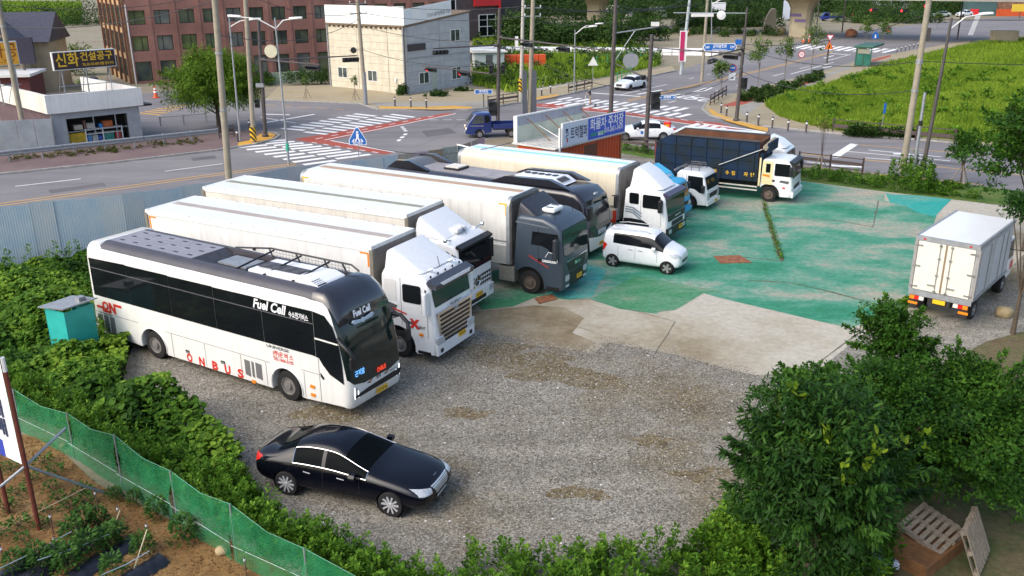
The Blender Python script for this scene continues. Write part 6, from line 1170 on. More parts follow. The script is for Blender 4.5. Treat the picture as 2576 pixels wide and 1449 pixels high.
# white truck with roof rack
t = thing('cab_truck', (10.27,48.91,0), R(-32.), 'white medium truck with roof rack parked beside the dump truck', 'truck')
cabin(t, M_XW, [(-.8,.62,0,0),(-.78,1.95,1,0),(-.65,2.1,.5,-1),(.4,2.1,0,-1),(.68,1.98,-.4,-1),(.80,1.85,-1,-.3),(1.0,1.15,-1,0),(1.04,.75,-1,0),(1.04,.45,-1,0),(.98,.32,-.8,.3),(.56,.32,0,0)]+arch(0,.38,.52,-6,150,9)+[(-.62,.62,0,0)], .97, .12); truck_wheels(t, (0,-3.6), .82, .38); MB().bx(-.7,.9,-.8,.8,.35,.8).build('inner_chassis', DARKST, t)
sidep(t, 'side_window', [(-.12,1.25),(.3,1.18),(.62,1.0),(.82,.98),(.74,1.88),(-.1,1.9)], GLASS, -.972, .012); sidep(t, 'door_gap', [(-.2,.65),(-.185,.65),(-.185,1.95),(-.2,1.95)], GREYT, -.972, .004); sidep(t, 'leaf_decal', [(-.35,1.05),(.3,.75),(.1,.98)], GREYT, -.972, .004); sidep(t, 'fuel_flap', rrect(-.3,-.05,.7,.85,.02), BLACK, -.972, .006)
frontp(t, 'windscreen', [(-.86,1.18),(.86,1.18),(.82,1.85),(-.82,1.85)], GLASSG, 1, .012, (1.15,1.01,1.88,.81)); frontp(t, 'grille', [(-.55,.7),(.55,.7),(.6,.95),(-.6,.95)], BLACK, 1.045, .012); frontp(t, 'bumper', [(-.95,.32),(.95,.32),(.95,.55),(-.95,.55)], M_XW, 1.03, .08); plateobj(t, 1.115, .35, .42, PLATE, '경기 85아 6071', .36, .14)
for s in (-1, 1): frontp(t, 'headlight', rrect(min(s*.62,s*.9),max(s*.62,s*.9),.6,1.0,.05), LAMP, 1.04, .02); mirror(t, .85, s*1.12, 1.25, BLACK, .4)
rk = MB()
for s in (-1, 1): rk.tube([(-.55,s*.55,2.28),(.35,s*.55,2.28)], .02, 5); rk.tube([(-.55,s*.55,2.38),(.35,s*.55,2.38)], .02, 5)
for k in range(7): x = -.55+k*.15; rk.tube([(x,-.55,2.28),(x,.55,2.28)], .015, 5)
for x in (-.55,-.1,.35):
    for s in (-1, 1): rk.tube([(x,s*.55,2.1),(x,s*.55,2.38)], .018, 5)
for x in (-.55,.35): rk.tube([(x,-.55,2.38),(x,.55,2.38)], .02, 5)
rk.build('roof_rack', mat('dark_rack', (.10,.10,.11), .5, .4), t)
for s in (-.8, .8): MB().tube([(-.95,s,.7),(-.95,s,2.1)], .04, 6).build('headboard_bar', BLACK, t)
MB().tube([(-.95,-.85,2.1),(-.95,.85,2.1)], .05, 6).build('headboard_bar', GALV, t); MB().bx(-5.5,-1.0,-.95,.95,.78,.9).build('flat_bed', DARKST, t); MB().bx(-5.5,-1.0,-.97,-.93,.9,1.2).build('drop_side', mat('navy_side', (.03,.05,.12), .5), t)
# dump truck
t = thing('dump_truck', (15.12,50.58,0), R(-29.5), 'navy scrap dump truck with rusty open body and white cab at the yard end', 'truck')
M_NAVY = mat('navy_body', (.009,.026,.062), .7, var=.3, scale=1.5, c2=(.014,.022,.028), spec=.2); M_RUST = mat('rusty_inside', (.14,.055,.025), .85, var=.4, scale=1.5); M_CRM = mat('cream_paint', (.70,.62,.36), .4, var=.08)
cabin(t, M_XW, [(-.5,.95,0,0),(-.48,2.3,1,0),(-.4,2.42,.5,-1),(.7,2.44,0,-1),(1.02,2.34,-.4,-1),(1.12,2.24,-1,-.3),(1.24,1.45,-1,0),(1.28,1.0,-1,0),(1.28,.6,-1,0),(1.2,.36,-.8,.3),(.66,.38,0,0)]+arch(0,.44,.62,-4,150,9)+[(-.5,.8,0,0)], 1.12, .13); MB().bx(-.4,1.1,-.95,.95,.4,.9).build('inner_chassis', DARKST, t); truck_wheels(t, (0,-3.6,-4.6), .95, .44, MATS['rusty_rim'])
sidep(t, 'rear_quarter', [(-.46,1.02),(.16,1.02),(.16,2.36),(-.44,2.36)], M_CRM, -1.122, .012); sidep(t, 'side_window', rrect(-.25,.0,1.7,2.2,.03), GLASS, -1.134, .01); sidep(t, 'side_window', rrect(.24,1.08,1.55,2.25,.06), GLASS, -1.122, .012); sidep(t, 'decal', [(-.4,1.48),(.0,1.44),(.0,1.56),(-.4,1.6)], ORANGE, -1.134, .006); sidep(t, 'decal', [(.55,1.2),(1.05,1.14),(1.1,1.3),(.6,1.32)], GREYT, -1.122, .005); sidep(t, 'fuel_flap', rrect(.1,.3,1.2,1.32,.02), BLACK, -1.122, .012); sidep(t, 'side_marker', rrect(.75,.9,.86,.95,.02), REDL, -1.122, .012)
frontp(t, 'windscreen', [(-1.0,1.45),(1.0,1.45),(.98,2.2),(-.98,2.2)], GLASSG, 1.24, .012, (1.45,1.25,2.24,1.135)); MB().plan([(.98,2.28,0,0),(1.02,2.42,0,0),(1.3,2.32,0,0),(1.27,2.16,0,0)], 1.05, .1, 3).build('sun_visor', BLACK, t, smooth=50); frontp(t, 'grille', [(-.6,.78),(.6,.78),(.65,1.02),(-.65,1.02)], BLACK, 1.285, .012); frontp(t, 'bumper', [(-1.12,.38),(1.12,.38),(1.12,.7),(-1.12,.7)], M_XW, 1.25, .12)
for s in (-1, 1): frontp(t, 'headlight', rrect(min(s*.75,s*1.05),max(s*.75,s*1.05),.74,.98,.04), LAMP, 1.28, .02)
for s in (-1, 1): mirror(t, 1.2, s*1.3, 1.85, BLACK, .5)
side = [(-.7,1.12),(-.7,3.4),(-5.9,3.42),(-6.8,2.9),(-6.85,1.15)]
for s in (-1, 1): MB().prism(side, 'y', s*1.14, s*1.2).build('body_side', M_NAVY, t)
for s in (-1, 1): sidep(t, 'inner_lining', [(-.78,1.2),(-.78,3.36),(-5.88,3.38),(-6.75,2.86),(-6.75,1.2)], M_RUST, s*1.10, -.0+.02)
MB().bx(-6.8,-.72,-1.14,1.14,1.12,1.2).build('body_floor', M_RUST, t); MB().bx(-.76,-.68,-1.14,1.14,1.12,3.35).build('body_front', M_RUST, t); MB().bx(-6.86,-6.8,-1.14,1.14,1.12,2.85).build('tailgate', mat('red_tailgate', (.55,.03,.02), .5, var=.2), t)
for k in range(7): x = -.95-k*.93; zt = 3.4 if x > -5.9 else 3.0; MB().bx(x-.035,x+.035,-1.25,-1.201,1.15,zt).build('vertical_rib', M_NAVY, t)
for z in (1.15, 1.75, 2.3, 2.85): MB().bx(-6.8,-.7,-1.235,-1.201,z-.03,z+.03).build('horizontal_rib', M_NAVY, t)
MB().bx(-5.9,-.7,-1.26,-1.12,3.38,3.45).build('top_rail', mat('dull_top_rail', (.06,.055,.055), .6, var=.3), t); MB().bx(-5.9,-.7,1.12,1.26,3.38,3.45).build('top_rail', MATS['dull_top_rail'], t)
for i, ch in enumerate('재활용 수집 차량'): 
    if ch != ' ': txt('side_lettering', ch, t, YELT, (-3.85+i*.36,-1.24,1.48), X3, Z3, .26, .004)
MB().bx(-.62,-.52,-1.2,-1.0,.9,2.5).build('corner_post', M_CRM, t); MB().bx(-.62,-.5,-1.15,1.15,.9,2.75).build('headboard', M_NAVY, t); MB().tube([(-.4,-1.0,3.05),(-.4,1.0,3.2)], .16, 10).build('rolled_tarp', mat('tan_tarp', (.36,.32,.24), .85, var=.3), t); MB().bx(-.3,-.2,-1.0,1.1,2.75,3.3).build('tarp_frame', M_NAVY, t)
MB().tube([(-.5,-1.26,3.0),(-2.9,-1.28,1.9)], .03, 6).build('tarp_arm', GALV, t)
for z in (.62,.82): MB().bx(-5.8,-.65,-1.16,-1.12,z-.035,z+.035).build('side_guard', mat('white_guard', (.6,.58,.5), .5), t)
MB().bx(-6.7,-.3,-.4,.4,.7,1.1).build('chassis', DARKST, t)
# white box truck beyond
t = thing('box_truck', (15.9,54.2,0), R(-29.5), 'white box truck with roof spoiler hidden behind the dump truck', 'truck')
cabin(t, M_XW, [(-.5,.95,0,0),(-.48,2.3,1,0),(-.4,2.42,.5,-1),(.7,2.44,0,-1),(1.02,2.34,-.4,-1),(1.12,2.24,-1,-.3),(1.28,1.0,-1,0),(1.2,.36,-.8,.3),(-.5,.5,0,0)], 1.12, .13); truck_wheels(t, (0,-4.), .95, .44)
MB().plan([(-.4,2.42,0,0),(-.4,2.9,.5,-1),(-.1,3.0,0,-1),(.5,2.8,-.5,-1),(1.0,2.44,-1,0)], .95, .3, 4).build('roof_spoiler', M_XW, t, smooth=50); frontp(t, 'windscreen', [(-1.0,1.45),(1.0,1.45),(.98,2.2),(-.98,2.2)], GLASSG, 1.24, .012, (1.45,1.25,2.24,1.135)); MB().bx(-5.9,-.7,-1.15,1.15,.9,2.92).build('cargo_box', WHITE2, t); MB().bx(-5.92,-.68,-1.17,1.17,2.92,2.96).build('roof_sheet', WHITE, t)
# box truck at the right edge
t = thing('box_truck', (15.97,31.38,0), R(48.4), 'white refrigerated box truck seen from behind at the right edge', 'truck')
hw = 1.09
MB().bx(0,4.7,-hw,hw,.98,3.1).build('cargo_box', M_SHADEGREY, t); MB().bx(.04,4.66,-hw+.04,hw-.04,3.1,3.14).build('roof_sheet', WHITE, t)
for s in (-1, 1): MB().bx(-.02,4.72,s*hw-.04,s*hw+.04,3.02,3.16).build('top_rail', GALV, t); MB().bx(-.02,4.72,s*hw-.03,s*hw+.03,.94,1.04).build('lower_rail', GALV, t)
M_DOORW = mat('reefer_door', (.72,.70,.60), .45, var=.08, scale=2)
MB().bx(-.05,.02,-hw-.03,hw+.03,2.98,3.16).build('rear_header', GALV, t); MB().bx(-.05,.02,-hw-.03,hw+.03,.84,1.06).build('rear_sill', GALV, t)
for s in (-1, 1): MB().bx(-.05,.02,s*hw-.07,s*hw+.04,1.06,2.98).build('rear_post', mat('grey_frame', (.30,.29,.28), .5), t)
for s in (-1, 1):
    d_ = MB().bx(-.055,-.01,min(s*.03,s*.99),max(s*.03,s*.99),1.08,2.96).build('rear_door', M_DOORW, t, bevel=.01); y = s*.2
    MB().tube([(-.08,y,1.05),(-.08,y,2.98)], .016, 6).build('lock_rod', STEEL, d_)
    for z in (1.12,1.75,2.4,2.9): MB().bx(-.1,-.05,y-.05,y+.05,z-.03,z+.03).build('rod_guide', STEEL, d_)
    MB().bx(-.11,-.06,y,y+s*.28,1.33,1.37).build('door_handle', STEEL, d_)
    for z in (1.2,2.0,2.8): MB().bx(-.075,-.05,min(s*.82,s*1.1),max(s*.82,s*1.1),z-.03,z+.03).build('hinge', STEEL, d_)
MB().bx(-.07,-.05,-.03,.03,1.08,2.96).build('door_seal', mat('rusty_seal', (.25,.18,.11), .7), t)
for s in (-1, 1):
    for k, m_ in enumerate((ORANGE,REDL,CREAM)): MB().bx(-.08,.0,s*(.95-.17*k)-.085,s*(.95-.17*k)+.085,.68,.82).build('tail_light', m_, t)
    MB().bx(-.06,-.03,s*.9-.17,s*.9+.17,.48,.57).build('reflector', ORANGE, t); MB().bx(-.03,.0,s*.9-.14,s*.9+.14,.3,.68).build('mud_bracket', DARKST, t); MB().bx(-.06,-.04,s*.8-.04,s*.8+.04,3.03,3.09).build('marker_lamp', REDL, t)
MB().bx(-.06,-.04,-.24,.2,.66,.82).build('number_plate', PLATE, t)
for x in (1.0, 4.9): truck_wheels(t, (x,), .85, .38)
FRs = -hw-.002
for a, b in ((.55,1.55),(2.2,3.2),(3.25,3.9)): 
    sidep(t, 'side_door', [(a,1.15),(b,1.15),(b,2.9),(a,2.9)], mat('bluish_door', (.50,.53,.55), .45, var=.08), FRs, .02); MB().tube([(b-.12,FRs-.05,1.1),(b-.12,FRs-.05,2.92)], .016, 6).build('lock_rod', STEEL, t)
MB().bx(0,6,-.4,.4,.55,.9).build('chassis', DARKST, t); cabin(t, M_XW, [(4.8,.6,0,0),(4.8,2.1,1,0),(5.0,2.2,0,-1),(5.9,2.2,0,-1),(6.3,1.4,-1,0),(6.35,.5,-1,0),(5.4,.45,0,0)], .95, .12); sidep(t, 'side_window', [(5.0,1.3),(6.1,1.3),(5.85,2.05),(5.05,2.05)], GLASS, -.952, .012)
sidep(t, 'corner_lamp', [(5.9,.75),(6.3,.8),(6.25,1.1),(5.9,1.05)], REDL, -.952, .012); MB().tube([(5.9,-.95,1.6),(6.2,-1.55,1.55)], .02, 6).build('mirror_arm', BLACK, t); MB().bx(6.1,6.2,-1.75,-1.5,1.45,1.85).build('mirror', BLACK, t, bevel=.03)
# ================================================================== cars, two wheelers, people
from mathutils.bvhtree import BVHTree
def evalmesh(o):
    me = bpy.data.meshes.new_from_object(o.evaluated_get(bpy.context.evaluated_depsgraph_get())); return me
def carbody(t, ST, paint, glass, wheels, wr, hwm, trim=None):
    "ST rows: x, floor z, half width, belt z, edge z, top z, edge half width, flags of the segment ahead (g side glass, w top glass)"
    rings = []
    for x, zb, hw, bz, ez, tz, ew, fl in ST:
        h = [(0,zb),(hw*.9,zb),(hw,zb+.16),(hw*1.005,(zb+bz)/2+.06),(hw*.97,bz),(ew,ez),(ew*.6,tz),(0,tz+.01)]
        rings.append([(x,-y,z) for y, z in h]+[(x,y,z) for y, z in reversed(h[1:-1])])
    n = len(rings[0]); b = MB().loft(rings); me = bpy.data.meshes.new('body'); me.from_pydata(b.v, [], b.f)
    k = 0
    for i in range(len(rings)-1):
        fl = ST[i][7]
        for j in range(n):
            if 'g' in fl and j in (4, 9): me.polygons[k].material_index = 1
            if 'w' in fl and j in (5,6,7,8): me.polygons[k].material_index = 2
            k += 1
    o = bpy.data.objects.new('body', me); col.objects.link(o)
    for m in (paint, glass, glass): me.materials.append(m)
    bm = bmesh.new(); bm.from_mesh(me); bmesh.ops.recalc_face_normals(bm, faces=bm.faces); bm.to_mesh(me); bm.free()
    s = o.modifiers.new('s', 'SUBSURF'); s.levels = 3; s.render_levels = 3
    cb = MB()
    for x in wheels:
        for sg in (-1, 1): cb.lathe([(wr*1.13,sg*(hwm-.34)),(wr*1.13,sg*(hwm+.3))], (x,0,wr), 'y', 28)
    c = cb.build('cutter', DARKST); bm2 = bmesh.new(); bm2.from_mesh(c.data); bmesh.ops.recalc_face_normals(bm2, faces=bm2.faces); bm2.to_mesh(c.data); bm2.free()
    bo = o.modifiers.new('b', 'BOOLEAN'); bo.object = c; bo.operation = 'DIFFERENCE'; bo.solver = 'EXACT'
    ev = evalmesh(o); bpy.data.objects.remove(o); bpy.data.objects.remove(c)
    bm = bmesh.new(); bm.from_mesh(ev); bvh = BVHTree.FromBMesh(bm); parts = {}
    out = []
    for mi, nm, mt in ((0,'body',paint),(1,'side_window',glass),(2,'windscreen',glass)):
        b2 = bm.copy(); bmesh.ops.delete(b2, geom=[f for f in b2.faces if f.material_index != mi], context='FACES')
        groups = [b2]
        if mi == 1 and trim:
            tb = MB(); E_ = [e for e in b2.edges if e.is_boundary]
            for e in E_:
                p, q = e.verts[0].co, e.verts[1].co; tb.tube([p*1.0, q*1.0], .009, 4)
            tb.v = [(x, y+(.006 if y > 0 else -.006), z) for x, y, z in tb.v]; tb.build('window_trim', trim, t)
        for part, keep in ((nm, None),) if mi == 0 else ((nm, lambda c: c.y > 0), (nm, lambda c: c.y <= 0)) if mi == 1 else (('windscreen', lambda c: c.x > 1.), ('rear_window', lambda c: c.x <= 1.)):
            b3 = b2.copy()
            if keep: bmesh.ops.delete(b3, geom=[f for f in b3.faces if not keep(f.calc_center_median())], context='FACES')
            if not b3.faces: b3.free(); continue
            m3 = bpy.data.meshes.new(part); b3.to_mesh(m3); b3.free()
            m3.shade_smooth(); m3.set_sharp_from_angle(angle=R(50)); ob = link_mesh(part, m3, mt, t)
            for p in m3.polygons: p.material_index = 0
            out.append(ob)
        b2.free()
    bm.free(); ev_v = None
    for x in wheels:
        for sg in (-1, 1): MB().lathe([(wr*1.12,sg*(hwm-.33)),(wr*1.12,sg*(hwm-.03)),(wr*1.1,sg*(hwm-.03)),(wr*1.1,sg*(hwm-.31)),(0,sg*(hwm-.31))], (x,0,wr), 'y', 24).build('wheel_housing', BLACK, t)
    return bvh
def decal(t, name, quad, d, m, bvh, lift=.008, n=6):
    "quad: four 3D points in order, projected along d onto the body"
    d = Vector(d).normalized(); Q = [Vector(q) for q in quad]; b = MB(); ok = True
    for i in range(n+1):
        for j in range(n+1):
            u, v = i/n, j/n; p = Q[0].lerp(Q[1], u).lerp(Q[3].lerp(Q[2], u), v); h = bvh.ray_cast(p-d*2, d)
            if h[0] is None: h = (p, -d)
            b.v.append(tuple(Vector(h[0])-d*lift))
    b.f = [(i*(n+1)+j, (i+1)*(n+1)+j, (i+1)*(n+1)+j+1, i*(n+1)+j+1) for i in range(n) for j in range(n)]
    return b.build(name, m, t, smooth=60)
SEDAN = [(-1.05,.42,.62,.70,.88,.90,.5,''),(-.98,.32,.80,.78,.97,.99,.66,''),(-.72,.25,.90,.87,1.04,1.09,.72,''),(-.34,.22,.935,.92,1.09,1.13,.73,'w'),(.22,.22,.945,.95,1.36,1.42,.62,'g'),(.75,.22,.945,.95,1.42,1.49,.61,'g'),(1.25,.22,.945,.94,1.41,1.485,.61,'g'),(1.55,.22,.945,.93,1.35,1.42,.63,'gw'),(2.32,.22,.945,.91,1.0,1.03,.79,''),(2.9,.22,.94,.85,.94,.98,.77,''),(3.5,.24,.92,.74,.83,.89,.73,''),(3.80,.27,.84,.66,.72,.77,.62,''),(3.90,.36,.66,.56,.62,.64,.48,'')]
def sedan(loc, yaw, label, paint, glass, rim, trim=None, grille=CHROME, plate_m=PLATEW, kind='alloy'):
    t = thing('sedan_car', loc, yaw, label, 'car'); bv = carbody(t, SEDAN, paint, glass, (0,2.935), .335, .945, trim)
    for x in (0,2.935):
        for y in (-.83,.83): wheel(t, x, y, .335, .23, rim, kind)
    fr = (-1,0,0)
    decal(t, 'grille', [(4,-.42,.74),(4,.42,.74),(4,.30,.50),(4,-.30,.50)], fr, BLACK, bv, .012)
    for k in range(6): z = .745-k*.042; q = .42-.02*k; decal(t, 'grille_slat', [(4,-q,z),(4,q,z),(4,q,z-.03),(4,-q,z-.03)], fr, grille, bv, .02)
    for s in (-1, 1):
        decal(t, 'headlight', [(4,s*.46,.72),(4,s*.80,.80),(4,s*.84,.64),(4,s*.50,.60)], fr, LAMP, bv, .01)
        decal(t, 'tail_light', [(-1.2,s*.48,.95),(-1.2,s*.80,.93),(-1.2,s*.80,.76),(-1.2,s*.50,.80)], (1,0,0), REDL, bv, .01); decal(t, 'tail_light', [(-.96,s*1.1,.95),(-.72,s*1.1,.95),(-.8,s*1.1,.84),(-1.0,s*1.1,.76)], (0,-s,0), REDL, bv, .01)
        for x in (.55, 1.5): decal(t, 'door_handle', [(x,s*1.2,.82),(x+.2,s*1.2,.80),(x+.2,s*1.2,.775),(x,s*1.2,.795)], (0,-s,0), grille, bv, .02, 2)
        decal(t, 'sill_trim', [(.45,s*1.2,.30),(2.4,s*1.2,.30),(2.4,s*1.2,.275),(.45,s*1.2,.275)], (0,-s,0), GREYT, bv, .01)
        for x in (.1, 1.08, 2.1): decal(t, 'door_gap', [(x,s*1.2,.9),(x+.012,s*1.2,.9),(x+.012,s*1.2,.36),(x,s*1.2,.36)], (0,-s,0), BLACK, bv, .003, 4)
        MB().loft([[(1.98+dx, s*y_, z_) for y_, z_ in ((.93,.94),(1.08,.93),(1.12,.99),(1.08,1.06),(.96,1.05))] for dx in (-.06,.0,.10)]).build('mirror', paint, t, smooth=60)
        decal(t, 'pillar', [(1.02,s*1.2,1.36),(1.12,s*1.2,1.36),(1.14,s*1.2,.99),(1.04,s*1.2,.99)], (0,-s,0), BLACK, bv, .006, 4)
    decal(t, 'number_plate', [(4,-.26,.44),(4,.26,.44),(4,.26,.33),(4,-.26,.33)], fr, plate_m, bv, .02, 2); decal(t, 'lower_grille', [(4,-.62,.32),(4,.62,.32),(4,.55,.24),(4,-.55,.24)], fr, BLACK, bv, .008)
    txt('plate_lettering', '31나 7052', t, NAVYT, (3.94,0,.385), Y3, Z3, .09, .001, .42, .0)
    MB().tube([(.15,0,1.42),(.05,0,1.56)], .01, 5).build('antenna', BLACK, t)
    return t, bv
BCG = mat('black_car_glass', (.004,.006,.007), .06, var=.2, spec=.15); BCG.node_tree.nodes['Principled BSDF'].inputs['IOR'].default_value = 1.15
SILV = mat('silver_grille', (.62,.64,.66), .3, .35, var=.1)
s, bv = sedan((-5.45,20.62,0), R(-19.8), 'glossy black saloon car parked on the gravel in front', BLACKP, BCG, mat('bright_alloy', (.62,.63,.65), .3, .4, var=.1), CHROME, SILV)
b = MB(); b.prism([(-.09,.84),(0,.80),(.09,.84),(0,.825)], 'x', 3.72, 3.73); b.build('hood_emblem', CHROME, s)
M_CARW = mat('white_car_paint', (.78,.80,.82), .25, var=.04, coat=.8)
def face(uv0, uv1): a, b = G(*uv0), G(*uv1); return a, math.atan2(b.y-a.y, b.x-a.x)
p, yw = face(zB(1292,890), zB(1140,922)); a_ = p+Vector((math.sin(yw),-math.cos(yw),0))*0
DARKR = mat('dark_rim', (.06,.06,.065), .4, .5)
ws_, _ = sedan((p.x-.3,p.y+.9,0), yw, 'white saloon waiting at the upper right crossing', M_CARW, GLASS, DARKR, None, BLACK, kind='dark')
p = G(1625,350); PC, bv = sedan((p.x+1.2,p.y,0), R(179), 'white patrol car passing behind the parking sign', M_CARW, GLASS, STEEL, None, GALV)
decal(PC, 'door_emblem', [(1.55,1.2,.78),(1.75,1.2,.78),(1.75,1.2,.56),(1.55,1.2,.56)], (0,-1,0), M_TBLUE, bv, .01, 2); MB().lathe([(.09,3.86),(.09,3.9),(0,3.91)], (0,.72,.66), 'x', 12).build('lit_headlight', mat('lit_headlamp', (1,.85,.5), .4, var=0, emit=3), PC)
# small white box car
RAY = [(-.53,.40,.60,.85,1.15,1.2,.5,''),(-.49,.30,.74,.95,1.50,1.55,.58,''),(-.36,.25,.785,1.03,1.61,1.68,.63,''),(.0,.22,.80,1.12,1.62,1.71,.645,'g'),(.35,.22,.80,1.06,1.63,1.715,.645,'g'),(.95,.22,.80,1.05,1.63,1.715,.645,'g'),(1.6,.22,.80,1.03,1.61,1.70,.645,'g'),(1.82,.22,.80,1.02,1.56,1.65,.65,'gw'),(2.36,.22,.80,1.01,1.08,1.12,.72,''),(2.75,.24,.785,.93,1.0,1.05,.66,''),(3.02,.28,.70,.80,.86,.92,.56,''),(3.09,.38,.52,.62,.68,.70,.42,'')]
def smallvan(loc, yaw, label, paint):
    t = thing('box_car', loc, yaw, label, 'car'); bv = carbody(t, RAY, paint, GLASS, (0,2.52), .29, .80)
    for x in (0,2.52):
        for y in (-.70,.70): wheel(t, x, y, .29, .19, mat('pale_spoke', (.40,.38,.38), .4, .5), 'dark')
    fr = (-1,0,0)
    decal(t, 'grille', [(3.3,-.40,.62),(3.3,.40,.62),(3.3,.34,.50),(3.3,-.34,.50)], fr, BLACK, bv, .01); decal(t, 'number_plate', [(3.3,-.26,.46),(3.3,.26,.46),(3.3,.26,.36),(3.3,-.26,.36)], fr, PLATEW, bv, .012, 2)
    for s in (-1, 1):
        decal(t, 'headlight', [(3.3,s*.44,.80),(3.3,s*.72,.98),(3.3,s*.76,.80),(3.3,s*.48,.70)], fr, LAMP, bv, .01); decal(t, 'headlight_bezel', [(2.45,s*1.1,.98),(2.95,s*1.1,.86),(2.9,s*1.1,.74),(2.75,s*1.1,.78)], (0,-s,0), LAMP, bv, .01); decal(t, 'tail_light', [(-.46,s*1.1,1.12),(-.26,s*1.1,1.02),(-.44,s*1.1,.72),(-.5,s*1.1,.76)], (0,-s,0), REDL, bv, .012)
        for x in (.72, 1.18): decal(t, 'door_handle', [(x,s*1.1,.93),(x+.22,s*1.1,.92),(x+.22,s*1.1,.89),(x,s*1.1,.90)], (0,-s,0), GALV, bv, .02, 2)
        for x in (.25, 1.05, 2.05): decal(t, 'door_gap', [(x,s*1.1,1.0),(x+.012,s*1.1,1.0),(x+.012,s*1.1,.34),(x,s*1.1,.34)], (0,-s,0), GREYT, bv, .003, 4)
        decal(t, 'fog_lamp', [(3.3,s*.55,.44),(3.3,s*.62,.44),(3.3,s*.62,.32),(3.3,s*.55,.32)], fr, GALV, bv, .01, 2)
        MB().loft([[(1.9+dx, s*y_, z_) for y_, z_ in ((.80,1.04),(.93,1.02),(.97,1.09),(.93,1.17),(.82,1.16))] for dx in (-.05,.0,.10)]).build('mirror', paint, t, smooth=60)
        MB().tube([(-.2,s*.56,1.71),(.2,s*.58,1.76),(1.4,s*.58,1.755),(1.7,s*.56,1.69)], .018, 6).build('roof_bar', GALV, t)
    MB().tube([(-.15,.0,1.70),(-.3,0,1.85)], .01, 5).build('antenna', BLACK, t)
    for z in (.36,): decal(t, 'lower_trim', [(3.3,-.5,.33),(3.3,.5,.33),(3.3,.45,.28),(3.3,-.45,.28)], fr, GREYT, bv, .01)
    return t
smallvan((4.85,38.8,0), R(-27.5), 'small white box shaped car parked on the green floor', M_CARW)
# blue pickup in the junction
p = G(1204,348); t = thing('pickup_truck', (p.x,p.y+.8,0), R(187), 'dark blue cab pickup passing the end of the yard fence', 'pickup')
M_PB = mat('navy_pickup_paint', (.012,.03,.15), .25, var=.1, coat=.6)
cabin(t, M_PB, [(-.95,.45,0,0),(-.95,1.75,.6,0),(-.8,1.95,.4,-1),(.2,1.97,0,-1),(.42,1.85,-.6,-.8),(.98,1.12,-1,0),(1.08,.75,-1,0),(1.06,.35,-.8,.3),(.5,.32,0,0)]+arch(0,.32,.42,-4,184,9)+[(-.5,.42,0,0)], .87, .14); truck_wheels(t, (0,-2.5), .72, .32)
for s in (-1, 1): sidep(t, 'side_window', [(-.35,1.2),(.62,1.15),(.3,1.78),(-.3,1.82)], GLASSW, s*.872, .01); sidep(t, 'side_window', [(-.82,1.25),(-.42,1.22),(-.4,1.8),(-.75,1.8)], GLASS, s*.872, .01); sidep(t, 'side_stripe', [(-.3,.95),(.8,.98),(.8,1.02),(-.3,1.0)], GALV, s*.872, .008)
frontp(t, 'windscreen', [(-.76,1.18),(.76,1.18),(.70,1.8),(-.70,1.8)], GLASSG, 1, .012, (1.12,.99,1.85,.43)); frontp(t, 'bumper', [(-.84,.36),(.84,.36),(.84,.56),(-.84,.56)], M_PB, 1.04, .06); plateobj(t, 1.11, 0, .5, PLATEW, '83가 4410', .4, .12)
for s in (-1, 1): frontp(t, 'headlight', rrect(min(s*.5,s*.8),max(s*.5,s*.8),.68,.86,.04), mat('lit_pickup_lamp', (1,.8,.45), .4, var=0, emit=1.2), 1.05, .03)
MB().bx(-3.6,-1.05,-.85,.85,.62,.72).build('cargo_bed', DARKST, t)
for s in (-1, 1): MB().bx(-3.6,-1.05,s*.85-.02,s*.85+.02,.72,1.08).build('drop_side', M_PB, t)
# far vehicles
def recolour(o, old, new):
    for x in [o]+list(o.children_recursive):
        if x.type == 'MESH' and x.material_slots and x.material_slots[0].material == old: x.material_slots[0].link = 'OBJECT'; x.material_slots[0].material = new
def farcar(src, uv, yaw, label, paint, sc=1., zs=1., cat='car'):
    c = copy_tree(src); g = G(*uv); c.location = g; c.rotation_euler = (0,0,R(yaw)); c.scale = (sc,sc,sc*zs); c['label'] = label; c['category'] = cat; recolour(c, M_CARW, paint); return c
MPD = mat('dark_car_paint', (.012,.014,.022), .25, coat=.6); MPG = mat('grey_green_car', (.35,.42,.38), .35, coat=.4)
for uv, yw, lb, m_, sc, zs in ((zC(1345,215),8,'dark saloon on the far road under the red signals',MPD,1.,1.), (zC(1530,182),200,'dark sport utility car on the far road behind the concrete pole',MPD,1.,1.18), (zC(1275,150),15,'dark car parked at the far white building',MPD,.95,1.1), (zC(2010,168),205,'white car on the far road near the red shop',M_CARW,1.,1.2), (zC(1790,172),190,'pale green car on the far road',MPG,1.,1.05), (zB(1180,190),60,'white sport utility car parked under the overpass',M_CARW,1.,1.15)): farcar(ws_, uv, yw, lb, m_, sc, zs)
def fartruck(uv, yaw, label, m_, bm_, box=True):
    g = G(*uv); t = thing('far_truck', g, R(yaw), label, 'truck'); cabin(t, m_, [(0,.5,0,0),(0,2.0,0,0),(1.1,2.0,0,0),(1.6,1.2,0,0),(1.65,.45,0,0)], .88, .1); truck_wheels(t, (.9,-2.4), .75, .36); frontp(t, 'windscreen', [(-.75,1.22),(.75,1.22),(.68,1.9),(-.68,1.9)], GLASSG, 1.6, .012, (1.2,1.61,2.0,1.11))
    for s in (-1, 1): sidep(t, 'side_window', [(.25,1.25),(1.35,1.25),(1.0,1.85),(.25,1.85)], GLASS, s*.882, .01)
    if box: MB().bx(-3.6,-.1,-.95,.95,.85,2.9).build('cargo_box', bm_, t)
    else: MB().bx(-3.4,-.1,-.85,.85,.7,.82).build('cargo_bed', DARKST, t); [MB().bx(-3.4,-.1,s*.85-.03,s*.85+.03,.82,1.2).build('drop_side', m_, t) for s in (-1,1)]
    return t
